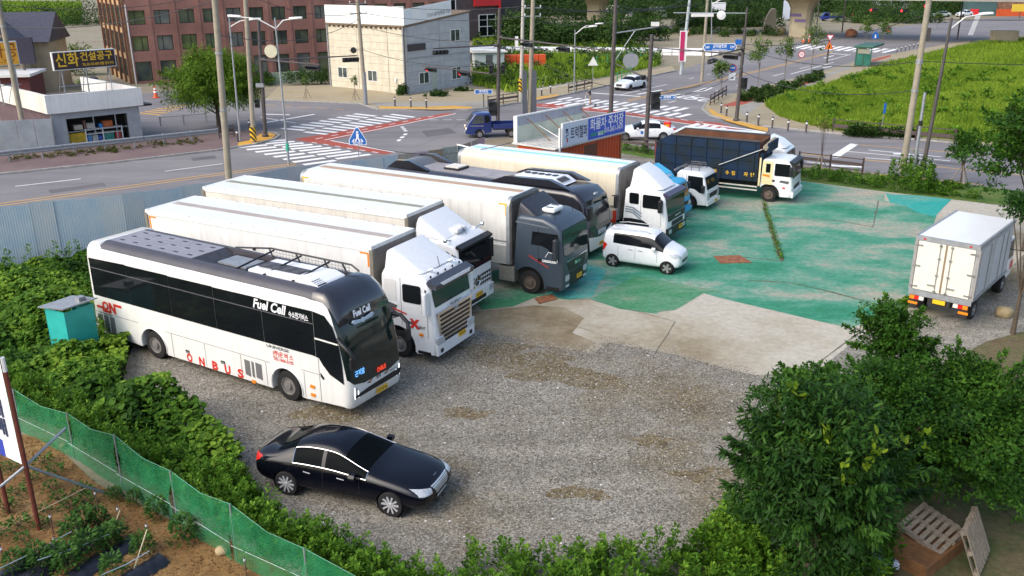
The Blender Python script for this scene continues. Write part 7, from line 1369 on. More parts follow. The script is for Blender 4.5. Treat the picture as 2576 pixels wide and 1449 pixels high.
fartruck(zC(600,212), 178, 'blue pickup truck parked beside the far pier', mat('bright_navy', (.02,.035,.20), .4), WHITE2, False); fartruck(zB(1490,185), -60, 'white box truck parked under the overpass, right one', M_XW, WHITE2); fartruck(zB(1050,165), -60, 'white box truck parked under the overpass, left of the white sport car', M_XW, WHITE2); fartruck(zB(740,140), -40, 'pale box truck half hidden by the overpass pier', M_XW, WHITE2); fartruck(zC(1690,110), 190, 'pale green truck on the far road', MPG, MPG)
# ---------------------------------------------------------------- people
M_SKIN = mat('skin', (.52,.33,.23), .6, var=.08); M_SHIRT = mat('dark_navy_shirt', (.012,.018,.04), .8); M_SHORT = mat('khaki_shorts', (.36,.28,.17), .85); M_SHOE = mat('dark_shoe', (.03,.03,.03), .6); M_HAIR = mat('black_hair', (.01,.009,.008), .5)
def person(name, loc, yaw, label, J, bands):
    "J: joints {name: (x,y,z,r)}; bands: colour by height and joint group"
    E_ = [('pelvis','waist'),('waist','chest'),('chest','neck'),('neck','head'),('head','crown'),('chest','shl'),('shl','ell'),('ell','hal'),('chest','shr'),('shr','elr'),('elr','har'),('pelvis','hil'),('hil','knl'),('knl','anl'),('anl','tol'),('pelvis','hir'),('hir','knr'),('knr','anr'),('anr','tor')]
    nm = ['pelvis']+[k for k in J if k != 'pelvis']; me = bpy.data.meshes.new('body'); me.from_pydata([J[k][:3] for k in nm], [(nm.index(a), nm.index(b)) for a, b in E_], [])
    o = bpy.data.objects.new(name, me); col.objects.link(o); sk = o.modifiers.new('skin', 'SKIN'); ss = o.modifiers.new('sub', 'SUBSURF'); ss.levels = 1; ss.render_levels = 1
    for i, k in enumerate(nm):
        r = J[k][3]; me.skin_vertices[0].data[i].radius = (r, r*.85) if k in ('chest','waist','pelvis') else (r, r)
    me.skin_vertices[0].data[0].use_root = True
    ev = evalmesh(o); bpy.data.objects.remove(o); ev.shade_smooth(); p = link_mesh(name, ev, None)
    for m in bands['mats']: ev.materials.append(m)
    for f in ev.polygons: f.material_index = bands['pick'](f.center)
    p.location = loc; p.rotation_euler = (0,0,yaw); return tag(p, label, 'person')
J = {'pelvis':(0,0,1.03,.13),'waist':(.02,0,1.18,.12),'chest':(.05,0,1.42,.14),'neck':(.07,0,1.57,.055),'head':(.09,0,1.68,.085),'crown':(.09,0,1.80,.085),'shl':(.05,.18,1.50,.06),'ell':(.16,.22,1.26,.042),'hal':(.42,.20,1.18,.035),'shr':(.05,-.18,1.50,.06),'elr':(.16,-.22,1.26,.042),'har':(.42,-.20,1.18,.035),'hil':(0,.09,.95,.09),'knl':(.05,.10,.58,.06),'anl':(-.02,.09,.24,.042),'tol':(.14,.09,.20,.035),'hir':(-.02,-.09,.95,.09),'knr':(-.04,-.10,.58,.06),'anr':(-.16,-.09,.24,.042),'tor':(0,-.09,.20,.035)}
def pick1(c):
    if c.z > 1.74: return 3
    if c.z > 1.55: return 0
    if c.z > 1.10 and (abs(c.y) < .2 or c.z > 1.3) and c.x < .25: return 1
    if c.z > .62 and c.x < .2: return 2
    if c.z < .27: return 4
    return 0
g = G(*zB(785,1073)); yw = math.radians(185)
RID = person('person', (g.x,g.y,0), yw, 'person in dark shirt, beige shorts and pale cap riding a kick scooter over the crossing', J, {'mats':[M_SKIN,M_SHIRT,M_SHORT,M_HAIR,M_SHOE], 'pick':pick1})
c_ = MB().lathe([(.115,1.74),(.115,1.80),(.09,1.86),(0,1.88)], (.09,0,0), 'z', 12).build('cap', mat('cream_cap', (.60,.52,.36), .8), RID, smooth=50); MB().bx(.16,.30,-.08,.08,1.74,1.755).build('peak', MATS['cream_cap'], c_); MB().lathe([(.018,0),(.01,.03),(0,.035)], (.175,0,1.66), 'x', 6).build('nose', M_SKIN, RID)
t = thing('kick_scooter', (g.x,g.y,0), yw, 'pale electric kick scooter under the rider on the crossing', 'scooter')
MB().bx(-.45,.40,-.09,.09,.13,.19).build('deck', mat('scooter_deck', (.5,.5,.5), .5), t, bevel=.02); MB().tube([(.40,0,.17),(.52,0,.30),(.44,0,1.10)], .03, 8).build('steering_column', WHITE2, t); MB().tube([(.43,-.24,1.12),(.43,.24,1.12)], .018, 6).build('handlebar', BLACK, t)
for x in (-.52,.56): wheel(t, x, 0., .13, .06, STEEL, 'dark')
# worker far away
J2 = {k: (v[0]*.4, v[1], v[2]-.16, v[3]) for k, v in J.items()}; g = G(*zC(845,195))
person('person', (g.x,g.y,0), R(-90), 'distant person in orange safety vest standing near the blue pickup', J2, {'mats':[M_SKIN,M_CONE,M_SHOE,M_HAIR,M_SHOE], 'pick':lambda c: 3 if c.z > 1.58 else 0 if c.z > 1.4 else 1 if c.z > .9 else 2})
# delivery scooter with red box
g = G(1668,352); t = thing('delivery_scooter', (g.x,g.y,0), R(165), 'delivery scooter with big red cargo box beside the patrol car', 'motorcycle')
M_DRED = mat('delivery_red', (.62,.02,.015), .35, var=.1)
for x in (0,1.28): wheel(t, x, 0., .24, .11, STEEL, 'dark')
MB().prism([(-.25,.55),(-.3,.75),(.3,.82),(.6,.6),(.62,.38),(1.0,.38),(1.2,.95),(1.12,1.0),(.9,.5),(.62,.3),(.2,.3),(.1,.5)], 'y', -.15, .15).build('body', mat('dark_scooter', (.03,.03,.035), .4), t, bevel=.04); MB().bx(-.55,.0,-.28,.28,.9,1.42).build('cargo_box', M_DRED, t, bevel=.06); MB().bx(.02,.5,-.15,.15,.82,.92).build('seat', BLACK, t, bevel=.03)
MB().tube([(1.28,0,.24),(1.12,0,1.05)], .03, 8).build('fork', STEEL, t); MB().tube([(1.08,-.35,1.12),(1.12,0,1.05),(1.08,.35,1.12)], .02, 6).build('handlebar', BLACK, t); MB().prism([(-.22,1.0),(.22,1.0),(.26,1.5),(-.26,1.5)], 'x', 1.14, 1.16).build('wind_shield', mat('cream_shield', (.55,.55,.42), .3), t); txt('box_lettering', '배달', t, YELT, (-.28,.28,1.16), (-1,0,0), Z3, .2, .006)
# ================================================================== vegetation
SHAPES = {'leaf': [(0,0,0),(.32,-.22,.04),(.72,-.19,.03),(1,0,-.06),(.72,.19,.03),(.32,.22,.04)], 'wide': [(0,0,0),(.12,-.42,.04),(.6,-.46,.02),(1,0,-.08),(.6,.46,.02),(.12,.42,.04)], 'blade': [(0,-.5,0),(0,.5,0),(1,.08,0),(1,-.08,0)], 'dia': [(0,0,0),(.45,-.3,.03),(1,0,-.03),(.45,.3,.03)]}
def leafmesh(name, P, D, N, size, wid, tone, shape, m, parent=None):
    "one mesh of many leaf faces: P base points, D leaf direction, N normal hint"
    T = np.array(SHAPES[shape], float); k = len(T); n = len(P)
    D = D/np.linalg.norm(D, axis=1, keepdims=True); S_ = np.cross(D, N); S_ /= np.maximum(1e-6, np.linalg.norm(S_, axis=1, keepdims=True)); N2 = np.cross(S_, D)
    V = P[:,None,:]+size[:,None,None]*(T[None,:,0:1]*D[:,None,:]+wid*T[None,:,1:2]*S_[:,None,:]+T[None,:,2:3]*N2[:,None,:])
    me = bpy.data.meshes.new(name); me.vertices.add(n*k); me.vertices.foreach_set('co', V.astype(np.float32).ravel())
    me.loops.add(n*k); me.loops.foreach_set('vertex_index', np.arange(n*k, dtype=np.int32)); me.polygons.add(n); me.polygons.foreach_set('loop_start', np.arange(0, n*k, k, dtype=np.int32))
    me.update(calc_edges=True)
    a = me.attributes.new('tone', 'FLOAT', 'POINT'); a.data.foreach_set('value', np.repeat(np.clip(tone,0,1), k).astype(np.float32))
    return link_mesh(name, me, m, parent)
def unit(n): v = rng.normal(size=(n,3)); return v/np.linalg.norm(v, axis=1, keepdims=True)
def inpoly(pts, poly):
    x, y = pts[:,0], pts[:,1]; r = np.zeros(len(pts), bool); m = len(poly)
    for i in range(m):
        x0, y0 = poly[i][0], poly[i][1]; x1, y1 = poly[(i+1) % m][0], poly[(i+1) % m][1]
        c = ((y0 > y) != (y1 > y)) & (x < (x1-x0)*(y-y0)/((y1-y0)+1e-12)+x0); r ^= c
    return r
def samplepoly(poly, n):
    P = np.array([(p[0], p[1]) for p in poly]); lo, hi = P.min(0), P.max(0); out = np.zeros((0,2))
    while len(out) < n: q = rng.uniform(lo, hi, size=(n*2,2)); out = np.vstack([out, q[inpoly(q, P)]])
    return out[:n]
def wob(p, s, seed): x, y = p[:,0]*s, p[:,1]*s; return (np.sin(x+1.3*seed)*np.cos(1.2*y-seed)+np.sin(2.1*x-1.7*y+2*seed)*.6+np.sin(3.7*x+2.9*y+seed)*.4)/2.
LM_KUD = leafmat('kudzu_leaf', (.014,.045,.006), (.072,.165,.014), (.23,.36,.038)); LM_WEED = leafmat('weed_leaf', (.022,.062,.006), (.070,.170,.012), (.18,.32,.03))
LM_BROAD = leafmat('glossy_broad_leaf', (.008,.026,.005), (.020,.062,.009), (.050,.12,.016), .5, .15); LM_BUD = leafmat('young_leaf', (.06,.13,.01), (.13,.22,.015), (.20,.29,.02))
LM_MAPLE = leafmat('maple_leaf', (.010,.034,.005), (.033,.098,.010), (.090,.195,.020)); LM_WILL = leafmat('willow_leaf', (.04,.085,.008), (.085,.17,.014), (.16,.26,.028)); LM_GRASS = leafmat('meadow_grass', (.06,.12,.012), (.15,.255,.020), (.27,.37,.04), .7, .35)
LM_FAR = leafmat('far_foliage', (.02,.045,.012), (.04,.085,.018), (.075,.13,.03), .7); LM_SAP = leafmat('sapling_leaf', (.05,.09,.02), (.09,.15,.03), (.15,.22,.05)); LM_DRY = leafmat('dry_weed', (.10,.085,.03), (.12,.13,.03), (.07,.13,.02)); LM_VEG = leafmat('vegetable_leaf', (.02,.06,.012), (.045,.115,.02), (.09,.18,.03))
BARK = mat('bark', (.10,.075,.05), .9, var=.35, scale=8); BARKG = mat('grey_bark', (.20,.17,.13), .9, var=.3, scale=8)
# --- creeper carpet along the fence
KP = [Vector((-28,35.4,0)), Vector((-22.2,37.9,0)), Vector((-17.9,39.9,0)), Vector((-15.0,41.5,0)), Vector((-14.6,37.2,0)), Vector((-15.2,33.2,0)), Vector((-15.0,31.6,0)), Vector((-13.5,29.3,0))]+GP((320,912),(305,985),(328,1035),(405,1045),(480,1075),(575,1135),(612,1168),(585,1208),(545,1240),(440,1225),(330,1140),(220,1080),(100,1040),(-40,1000),(-400,980))
def carpet(name, poly, n, hb, ha, size, m, label, seed, bumps=(), lo=.3):
    q = samplepoly(poly, n); h = np.maximum(.12, hb+ha*wob(q, .75, seed)+.35*ha*wob(q, 2.3, seed+3))
    for bx_, by_, br_, bh_ in bumps: d2 = (q[:,0]-bx_)**2+(q[:,1]-by_)**2; h = np.maximum(h, h*.5+bh_*np.exp(-d2/(br_*br_)))
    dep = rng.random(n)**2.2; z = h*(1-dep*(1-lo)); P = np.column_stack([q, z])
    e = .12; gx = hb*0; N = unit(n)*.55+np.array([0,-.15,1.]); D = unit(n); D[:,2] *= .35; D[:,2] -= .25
    tone = .48-.45*dep+.42*wob(q, .55, seed+7)+.25*wob(q,2.2,seed)+rng.normal(0,.15,n)  # deeper leaves get a darker tone, shade between leaves painted in
    o = leafmesh(name, P, D, N, rng.uniform(size[0], size[1], n), 1.15, tone, 'wide', m); o['kind'] = 'stuff'; o['label'] = label; return o
b1 = G(385,1080); b2 = G(30,720)
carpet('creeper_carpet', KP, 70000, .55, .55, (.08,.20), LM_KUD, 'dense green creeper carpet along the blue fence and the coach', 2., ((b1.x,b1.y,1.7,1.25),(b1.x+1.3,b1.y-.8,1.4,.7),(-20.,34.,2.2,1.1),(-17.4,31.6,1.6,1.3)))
under = sheet('thicket_floor', KP, mat('thicket_dark', (.012,.020,.007), .95, var=.4), .02); tag(under, 'dark floor under the creeper')  # near black green sheet below the leaves
# --- feathery weeds along the net, in front and on the verge
def weeds(name, poly, plants, hr, label, m=LM_WEED, per=85, ls=(.05,.12), spread=.13, centers=None, tone0=.45):
    c = samplepoly(poly, plants) if centers is None else np.array(centers); n = len(c)*per; idx = np.repeat(np.arange(len(c)), per)
    H = rng.uniform(hr[0], hr[1], len(c))[idx]; u = rng.random(n)**.8; lean = rng.normal(0,.13,(len(c),2))[idx]; r = spread*(1.15-u)*rng.uniform(.4,1.6,n); a = rng.uniform(0,2*np.pi,n)
    P = np.column_stack([c[idx,0]+lean[:,0]*u*H+r*np.cos(a), c[idx,1]+lean[:,1]*u*H+r*np.sin(a), H*u+.02]); D = np.column_stack([np.cos(a), np.sin(a), rng.uniform(.2,1.3,n)]); N = unit(n)*.5+np.array([0,0,1.])
    tone = tone0+.3*(u-.5)+rng.normal(0,.12,n)+rng.normal(0,.14,len(c))[idx]  # tone rises with height along each plant
    o = leafmesh(name, P, D, N, rng.uniform(ls[0], ls[1], n), 1.0, tone, 'leaf', m)
    o['kind'] = 'stuff'; o['label'] = label; return o
weeds('weeds', KP, 260, (.7,1.5), 'tall weeds poking out of the creeper carpet', per=60, ls=(.07,.16), tone0=.5)
weeds('weeds', GP((585,1190),(630,1250),(660,1310),(730,1370),(820,1400),(900,1425),(1000,1470),(1060,1540),(900,1540),(800,1450),(640,1370),(560,1300),(540,1240)), 330, (.45,1.0), 'tall feathery weeds between the green net and the black saloon', per=100)
npoly = [Vector((p[0]+.25, p[1]+.2, 0)) for p in ((-17.4,25.8),(-14.4,23.4),(-12.1,21.8),(-10.12,20.2),(-8.18,18.7),(-6.28,17.12),(-4.4,15.9),(-2.0,14.5))]; weeds('weeds', npoly+[Vector((p.x+.75, p.y+.75, 0)) for p in reversed(npoly)], 420, (.35,1.05), 'weeds pressing against the back of the green net', per=70, tone0=.5)
weeds('weeds', GP((1040,1470),(1200,1480),(1300,1455),(1420,1470),(1500,1445),(1560,1470),(1640,1430),(1760,1390),(1860,1330),(1930,1360),(1930,1640),(1040,1640)), 330, (.2,1.1), 'loose weeds growing through the gravel at the near edge', per=90)
weeds('weeds', GP((1150,1430),(1260,1410),(1340,1430),(1480,1405),(1620,1400),(1600,1449),(1180,1460)), 44, (.35,.8), 'single tall weeds standing in the gravel', per=80, tone0=.5)
weeds('weeds', GP((1780,1350),(1850,1310),(1900,1350),(1900,1480),(1780,1470)), 70, (.7,1.3), 'bushy weeds at the foot of the broad leaved tree', per=110, tone0=.6)
weeds('weeds', GP((2010,452),(2220,478),(2230,462),(2100,440),(2010,432)), 110, (.25,.7), 'weeds on the verge in front of the dump truck', per=70)
weeds('weeds', GP((2225,480),(2260,488),(2345,492),(2345,450),(2300,430),(2240,445)), 60, (.5,1.5), 'tall weed thicket around the pole feet on the verge', per=90, ls=(.08,.18))
weeds('weeds', GP((2330,492),(2470,505),(2440,470),(2330,455)), 90, (.12,.35), 'short grass on the verge right of the poles', per=60)
weeds('weeds', GP((20,410),(250,392),(450,372),(520,362),(520,352),(300,375),(20,400)), 120, (.12,.38), 'dry weeds along the guardrail foot', LM_DRY, 50, (.06,.13))
weeds('weeds', GP((1565,380),(1640,392),(1640,384),(1570,374)), 26, (.2,.8), 'weeds along the rail by the container', per=60)
weeds('weeds', GP((1155,410),(1205,405),(1200,425),(1160,425)), 30, (.4,1.), 'weeds inside the fence corner', per=80, tone0=.3)
for pl, lb in ((GP((1640,560),(1700,570),(1712,578),(1645,570)), 'grass tuft beside the cream truck front'),(GP((2262,762),(2285,760),(2285,770),(2266,772)), 'small weed tuft behind the refrigerated truck')): weeds('weeds', pl, 14, (.1,.3), lb, per=60, tone0=.6)
cr = [G(*CRACKS[0][i]).lerp(G(*CRACKS[0][i+1]), k/14) for i in range(3) for k in range(14)]; weeds('weeds', None, 0, (.05,.16), 'moss and grass growing along the floor joint', centers=[(p.x, p.y) for p in cr], per=24, ls=(.05,.11))
# --- meadow
fp = [(p[0], p[1]) for p in GP((1925,268),(1985,240),(2090,215),(2200,170),(2340,134),(2440,112),(2620,92),(2720,85),(2720,378),(2576,368),(2300,347),(2130,335),(2040,319),(1960,296))]
near = [(p[0], p[1]) for p in GP((1925,268),(1985,240),(2090,215),(2200,180),(2720,190),(2720,378),(2576,368),(2300,347),(2130,335),(2040,319),(1960,296))]
def meadow(name, q, hh, ww, label, m=LM_GRASS):
    n = len(q); D = unit(n)*.45; D[:,2] = 1; tone = .70+.24*wob(q, .22, 1.)+.16*wob(q, .7, 4.)+rng.normal(0,.14,n); h = rng.uniform(hh[0], hh[1], n)*(1+.35*wob(q, .35, 2.))
    o = leafmesh(name, np.column_stack([q, np.zeros(n)]), D, np.column_stack([rng.normal(size=(n,2)), np.zeros(n)]), np.maximum(.15,h), ww, tone, 'blade', m); o['kind'] = 'stuff'; o['label'] = label
meadow('meadow_grass', np.vstack([samplepoly(fp, 60000), samplepoly(near, 110000)]), (.25,.7), .2, 'tall bright green grass covering the open plot')
bu = samplepoly(near, 120); weeds('weeds', None, 0, (.5,1.2), 'darker weed clumps in the open plot', LM_WEED, 60, (.2,.4), .5, centers=bu, tone0=.55)
weeds('weeds', GP((1930,262),(1990,236),(2070,200),(2065,188),(1960,222),(1870,240),(1850,256)), 170, (.3,.8), 'low roadside shrubs in the planting strip', LM_FAR, 70, (.15,.3), .25, tone0=.6)
weeds('weeds', GP((2130,345),(2300,352),(2300,347),(2130,338)), 60, (.4,.9), 'dark weeds behind the long rail fence', LM_FAR, 60, (.15,.3), .3)
# --- trees: tapered trunk, limbs and a clumped crown
def crown(name, t, C, rad, clumps, per, size, m, shape='leaf', wid=1., crad=.45, droop=.2, shell=.65, tone0=.45, seed=0, flat=1., sprays=0):
    "C centre, rad radii (local to t); clumps on an uneven shell"
    u = unit(clumps); u[:,2] = np.where(u[:,2] < -.6, -u[:,2], u[:,2]); k = shell+(1-shell)*rng.random(clumps); k *= 1+.22*np.sin(u[:,0]*4+seed)*np.cos(u[:,1]*5+seed*2)
    cc = np.array(C)+u*np.array(rad)*k[:,None]; idx = np.repeat(np.arange(clumps), per); n = len(idx)
    v = unit(n)*(rng.random(n)**.45)[:,None]*crad; v[:,2] *= flat; P = cc[idx]+v; out = (P-np.array(C))/np.array(rad); N = out+unit(n)*.6+np.array([0,0,.5]); D = unit(n)+out*.5; D[:,2] -= droop
    tone = tone0+rng.normal(0,.15,clumps)[idx]+rng.normal(0,.13,n)+.12*out[:,2]  # tone rises towards the crown top
    if sprays:
        d = unit(sprays); d[:,2] = np.abs(d[:,2])*.9-.15; L = rng.uniform(.95,1.38,sprays); K = 7; s_ = np.linspace(.72,1,K)
        base = np.array(C)+(d*np.array(rad))[:,None,:]*(L[:,None]*s_[None,:])[:,:,None]; base[:,:,2] += (.25*np.array(rad)[2]*(s_-.72)**.8)[None,:]; base = base.reshape(-1,3); ps = max(6, per//6); i2 = np.repeat(np.arange(len(base)), ps); n2 = len(i2); r2 = np.tile(np.linspace(.42,.12,K), sprays)[i2]*crad
        P2 = base[i2]+unit(n2)*r2[:,None]*(rng.random(n2)**.5)[:,None]; dd = d[np.repeat(np.arange(sprays), K*ps)]; D2 = unit(n2)*.8+dd; D2[:,2] -= droop*.6; N2 = unit(n2)*.5+np.array([0,0,1.]); t2 = tone0+.10+rng.normal(0,.15,n2)+rng.normal(0,.12,sprays)[np.repeat(np.arange(sprays), K*ps)]
        P, D, N, tone, n = np.vstack([P,P2]), np.vstack([D,D2]), np.vstack([N,N2]), np.concatenate([tone,t2]), n+n2; cc = np.vstack([cc, base[K-1::K]])
    sz = rng.uniform(size[0], size[1], n)*rng.choice([.6,1.,1.,1.25], n)
    return leafmesh(name, P, D, N, sz, wid, tone, shape, m, t), cc
def trunk(t, h, r, C, rad, n, m=BARK, pts=None, lean=(0,0)):
    MB().tube([(0,0,0),(lean[0]*.4,lean[1]*.4,h*.5),(lean[0],lean[1],h)], r, 10, r*.55).build('trunk', m, t, smooth=60)
    b = MB()
    for i in range(n):
        e = Vector(pts[i % len(pts)]) if pts is not None else Vector(C); s0 = Vector((lean[0],lean[1],h))*random.uniform(.55,1.); mid = s0.lerp(e, .5)+Vector((0,0,.15*h*random.random()))
        b.tube([s0, mid, e], r*.32, 6, r*.08)
    b.build('limbs', m, t, smooth=60)
def tree(name, loc, label, h, r, C, rad, clumps, per, size, m, n=12, bark=BARK, **kw):
    t = thing(name, loc, 0, label, 'tree'); o, cc = crown('crown', t, C, rad, clumps, per, size, m, **kw); trunk(t, h, r, C, rad, n, bark, cc[rng.permutation(len(cc))[:n]]); return t, cc
c = AT(2060,1190,15.6); T1, cc = tree('broadleaf_tree', (c.x,c.y,0), 'dark glossy broad leaved tree in the right foreground', 1.5, .14, (0,0,c.z-.35), (1.58,1.45,2.3), 230, 120, (.08,.19), LM_BROAD, 30, crad=.42, droop=.7, shell=.35, wid=.62, seed=1, sprays=90)
top = cc[(cc[:,2] > c.z+.2)]; top = top[rng.permutation(len(top))[:16]]; idx = np.repeat(np.arange(len(top)), 11); n = len(idx); leafmesh('young_leaves', top[idx]+np.array([0,-.10,.22])+unit(n)*np.array([.08,.08,.24]), unit(n)+np.array([0,-.2,.9]), unit(n), rng.uniform(.12,.22,n), 1., rng.uniform(.1,1,n), 'leaf', LM_BUD, T1)
c = AT(2390,1075,19.3); T2, _ = tree('maple_tree', (c.x,c.y,0), 'fine leaved maple tree filling the right foreground behind the broad leaved tree', 1.8, .15, (0,0,c.z), (2.9,2.4,1.75), 330, 130, (.06,.14), LM_MAPLE, 34, shape='dia', wid=.9, crad=.50, droop=.3, shell=.25, seed=2, flat=.42, sprays=110)
c = AT(2240,860,21.); T2b, _ = tree('maple_tree', (c.x,c.y,0), 'smaller maple reaching up before the refrigerated truck', 1.5, .09, (0,0,c.z), (.95,.95,1.05), 55, 110, (.06,.13), LM_MAPLE, 16, shape='dia', wid=.9, crad=.34, droop=.2, shell=.25, seed=3, flat=.5, sprays=34)
c = AT(2040,985,20.); T2c, _ = tree('maple_tree', (c.x,c.y,0), 'low maple behind the broad leaved tree at the gravel edge', 1.2, .08, (0,0,c.z), (1.2,.9,.6), 40, 100, (.06,.13), LM_MAPLE, 12, shape='dia', wid=.9, crad=.32, shell=.25, seed=5, flat=.5, sprays=30)
c = AT(2225,1040,18.4); tree('maple_tree', (c.x,c.y,0), 'dense maple between the broad leaved tree and the pallets', 1.4, .1, (0,0,c.z-.2), (1.35,1.2,1.45), 130, 120, (.06,.13), LM_MAPLE, 18, shape='dia', wid=.9, crad=.4, droop=.3, shell=.2, seed=11, flat=.5, sprays=40, tone0=.36)
weeds('weeds', GP((2130,1250),(2300,1120),(2576,1000),(2700,1250),(2576,1330),(2450,1250),(2250,1270),(2150,1400)), 170, (.1,.45), 'patchy grass under the trees', per=50, tone0=.3)
weeds('weeds', GP((1840,1400),(1950,1360),(2230,1330),(2240,1420),(2225,1520),(2150,1640),(1840,1640)), 190, (.4,1.2), 'leafy undergrowth at the foot of the broad leaved tree', per=90, tone0=.4, ls=(.06,.14))
c = AT(2625,385,40.); tree('roadside_tree', (c.x,c.y,0), 'leafy tree leaning in at the right edge above the box truck', 3.0, .16, (0,0,c.z), (3.0,2.4,2.7), 110, 110, (.10,.22), LM_MAPLE, 16, shape='dia', crad=.7, shell=.4, seed=4, flat=.5, sprays=40)
c = AT(2610,520,30.); tree('roadside_tree', (c.x,c.y,0), 'dark low branch poking in at the right edge over the truck', 1.5, .1, (0,0,c.z), (1.2,1.,.35), 26, 80, (.10,.18), LM_BROAD, 6, crad=.35, shell=.4, seed=6)
g = G(2415,466); t, _ = tree('street_tree', (g.x,g.y,0), 'young street tree with wooden props on the right verge', 1.3, .06, (0,0,2.25), (.85,.8,.95), 46, 80, (.08,.15), LM_MAPLE, 12, shape='dia', crad=.3, shell=.25, seed=7, sprays=24)
def props(t, h=1.2, r=.7):
    for a in (.4, 2.5, 4.6): MB().tube([(r*math.cos(a), r*math.sin(a), 0), (.03*math.cos(a), .03*math.sin(a), h)], .03, 6).build('prop', WOOD, t)
props(t)
g = G(2062,438); t, _ = tree('street_tree', (g.x,g.y,0), 'bare young tree with props before the rail fence', 1.4, .04, (0,0,2.9), (.75,.7,.75), 12, 28, (.08,.15), LM_DRY, 9, shape='dia', crad=.25, shell=.4, seed=8); props(t)
g = G(552,327); tree('willow_tree', (g.x,g.y,0), 'rounded feathery willow standing behind the concrete pole', 2.2, .2, (0,0,3.75), (3.7,3.2,2.8), 380, 110, (.16,.34), LM_WILL, 26, wid=.42, crad=.7, droop=.9, shell=.4, tone0=.55, seed=9, sprays=60)
zQ = Z(2560,0,2.275)
for i, (bs, tpv, lb) in enumerate(((zQ(325,806),zQ(330,485)[1],'first sapling by the kerb, beside the no stopping sign'),(zQ(640,752),zQ(680,290)[1],'second sapling along the planting strip'),(zQ(868,682),zQ(930,310)[1],'third sapling along the planting strip, in front of the speed sign'),(zQ(1096,612),zQ(1150,180)[1],'fourth sapling along the planting strip, nearest the shelter'),(zC(978,446),zC(0,190)[1],'sapling behind the bus shelter, left one'),(zC(1135,535),zC(0,160)[1],'sapling behind the bus shelter, right one'),(zC(1698,290),zC(0,120)[1],'far sapling between the two dark poles'))):
    h = hgt(bs[0], bs[1], tpv); g = G(*bs); tree('sapling', (g.x,g.y,0), lb, h*.45, .05, (0,0,h*.68), (h*.24,h*.24,h*.30), 26, 34, (.14,.30), LM_SAP, 9, BARKG, shape='dia', crad=h*.09, shell=.3, seed=i)
for i, (u_, lb) in enumerate(((zA(510,1000),'little staked sapling before the garden wall'),(zA(1000,1012),'little staked sapling before the cream building'))):
    g = G(*u_); t, _ = tree('sapling', (g.x,g.y,0), lb, 1.6, .03, (0,0,1.9), (.35,.35,.6), 10, 40, (.08,.16), LM_SAP, 5, BARKG, shape='dia', crad=.2, seed=20+i); props(t, 1.1, .5)
# creeper on the garden wall, bushes and gardens beyond the junction
def bush(u, v, w, h, label, m=LM_FAR, clumps=26, per=60, size=(.12,.26)):
    g = G(u, v); t = thing('bush', g, 0, label, 'bush'); crown('foliage', t, (0,0,h*.5), (w,w*.7,h*.5), clumps, per, size, m, shell=.3, crad=.35*h, seed=u)
    b = MB()
    for k in range(5): a = k*1.25; b.tube([(0,0,0),(w*.5*math.cos(a),w*.4*math.sin(a),h*.6)], .03, 5, .01)
    b.build('stems', BARK, t)
bush(*zA(480,855), 2.3, 1.7, 'dark creeper bush over the garden wall'); bush(*zA(660,850), 1.1, 1.8, 'bush at the corner of the cream building'); bush(*zA(110,860), 1.2, 1.6, 'creeper at the left end of the garden wall'); bush(*zA(1475,965), .45, 1.0, 'small round bush at the corner post of the cream building'); bush(*zA(1830,975), 1.3, .6, 'low weeds beside the cream building door'); bush(*zA(2080,925), .9, .4, 'low weeds beside the right wall of the cream building')
gp = [(p[0], p[1]) for p in GP((1190,215),(1290,235),(1400,215),(1520,195),(1660,165),(1660,140),(1560,95),(1400,75),(1190,88))]
gsheet = sheet('garden_plot', GP((1190,215),(1290,228),(1290,200),(1400,190),(1520,195),(1660,165),(1660,140),(1560,95),(1400,75),(1190,88)), M_GRASSG, .02); tag(gsheet, 'green vegetable gardens beyond the junction')
meadow('garden_grass', samplepoly(gp, 26000), (.3,.9), .3, 'mixed green crops and grass in the gardens beyond the junction'); weeds('garden_crops', None, 0, (.6,1.6), 'leafy crops in the gardens beyond the junction', LM_FAR, 60, (.2,.45), .6, centers=samplepoly(gp, 260), tone0=.6)
sheet('gravel_lot', GP((1290,200),(1400,188),(1500,195),(1500,205),(1400,222),(1295,238)), M_CONC, .035)
t = thing('plastic_tunnel', G(1480,135), R(-12), 'low white plastic crop tunnel across the gardens', 'crop tunnel')
for k in range(6): MB().prism([(-1.0,0),(-.8,.7),(0,1.0),(.8,.7),(1.0,0)], 'x', -22+k*7, -22+k*7+6.9).build('tunnel_cover', WHITE2, t)
g = G(1300,170); t = thing('crate_wall', g, R(5), 'stack of orange crates behind the insulator pole', 'crates')
for k in range(8):
    for r_ in range(2): MB().bx(-4+k,-4+k+.94,0,1,r_*.85,r_*.85+.8).build('crate', M_CONE, t)
g = G(1232,175); t = thing('garden_hut', g, R(10), 'small white garden hut beside the orange crates', 'hut'); MB().bx(-2,2,0,2.5,0,2.2).build('wall', mat('pale_blue_hut', (.50,.56,.56), .7), t); MB().prism([(-2.4,2.2),(2.4,2.2),(2.4,2.35),(-2.4,2.6)], 'y', -.3, 2.8).build('roof', WHITE2, t); MB().bx(-.5,.4,-.03,0,0,1.9).build('door', GREYT, t)
t = railfence([(1500,172),(1580,160),(1640,150)], 'thin green mesh fence in the gardens', 1.6, ((.98,.05),(.5,.05)), 3, mat('mesh_green', (.05,.30,.12), .6)); railfence([(1540,228),(1585,205)], 'green mesh gate beside the white saloon', 1.7, ((.98,.05),(.66,.04),(.33,.04)), 2, MATS['mesh_green'])
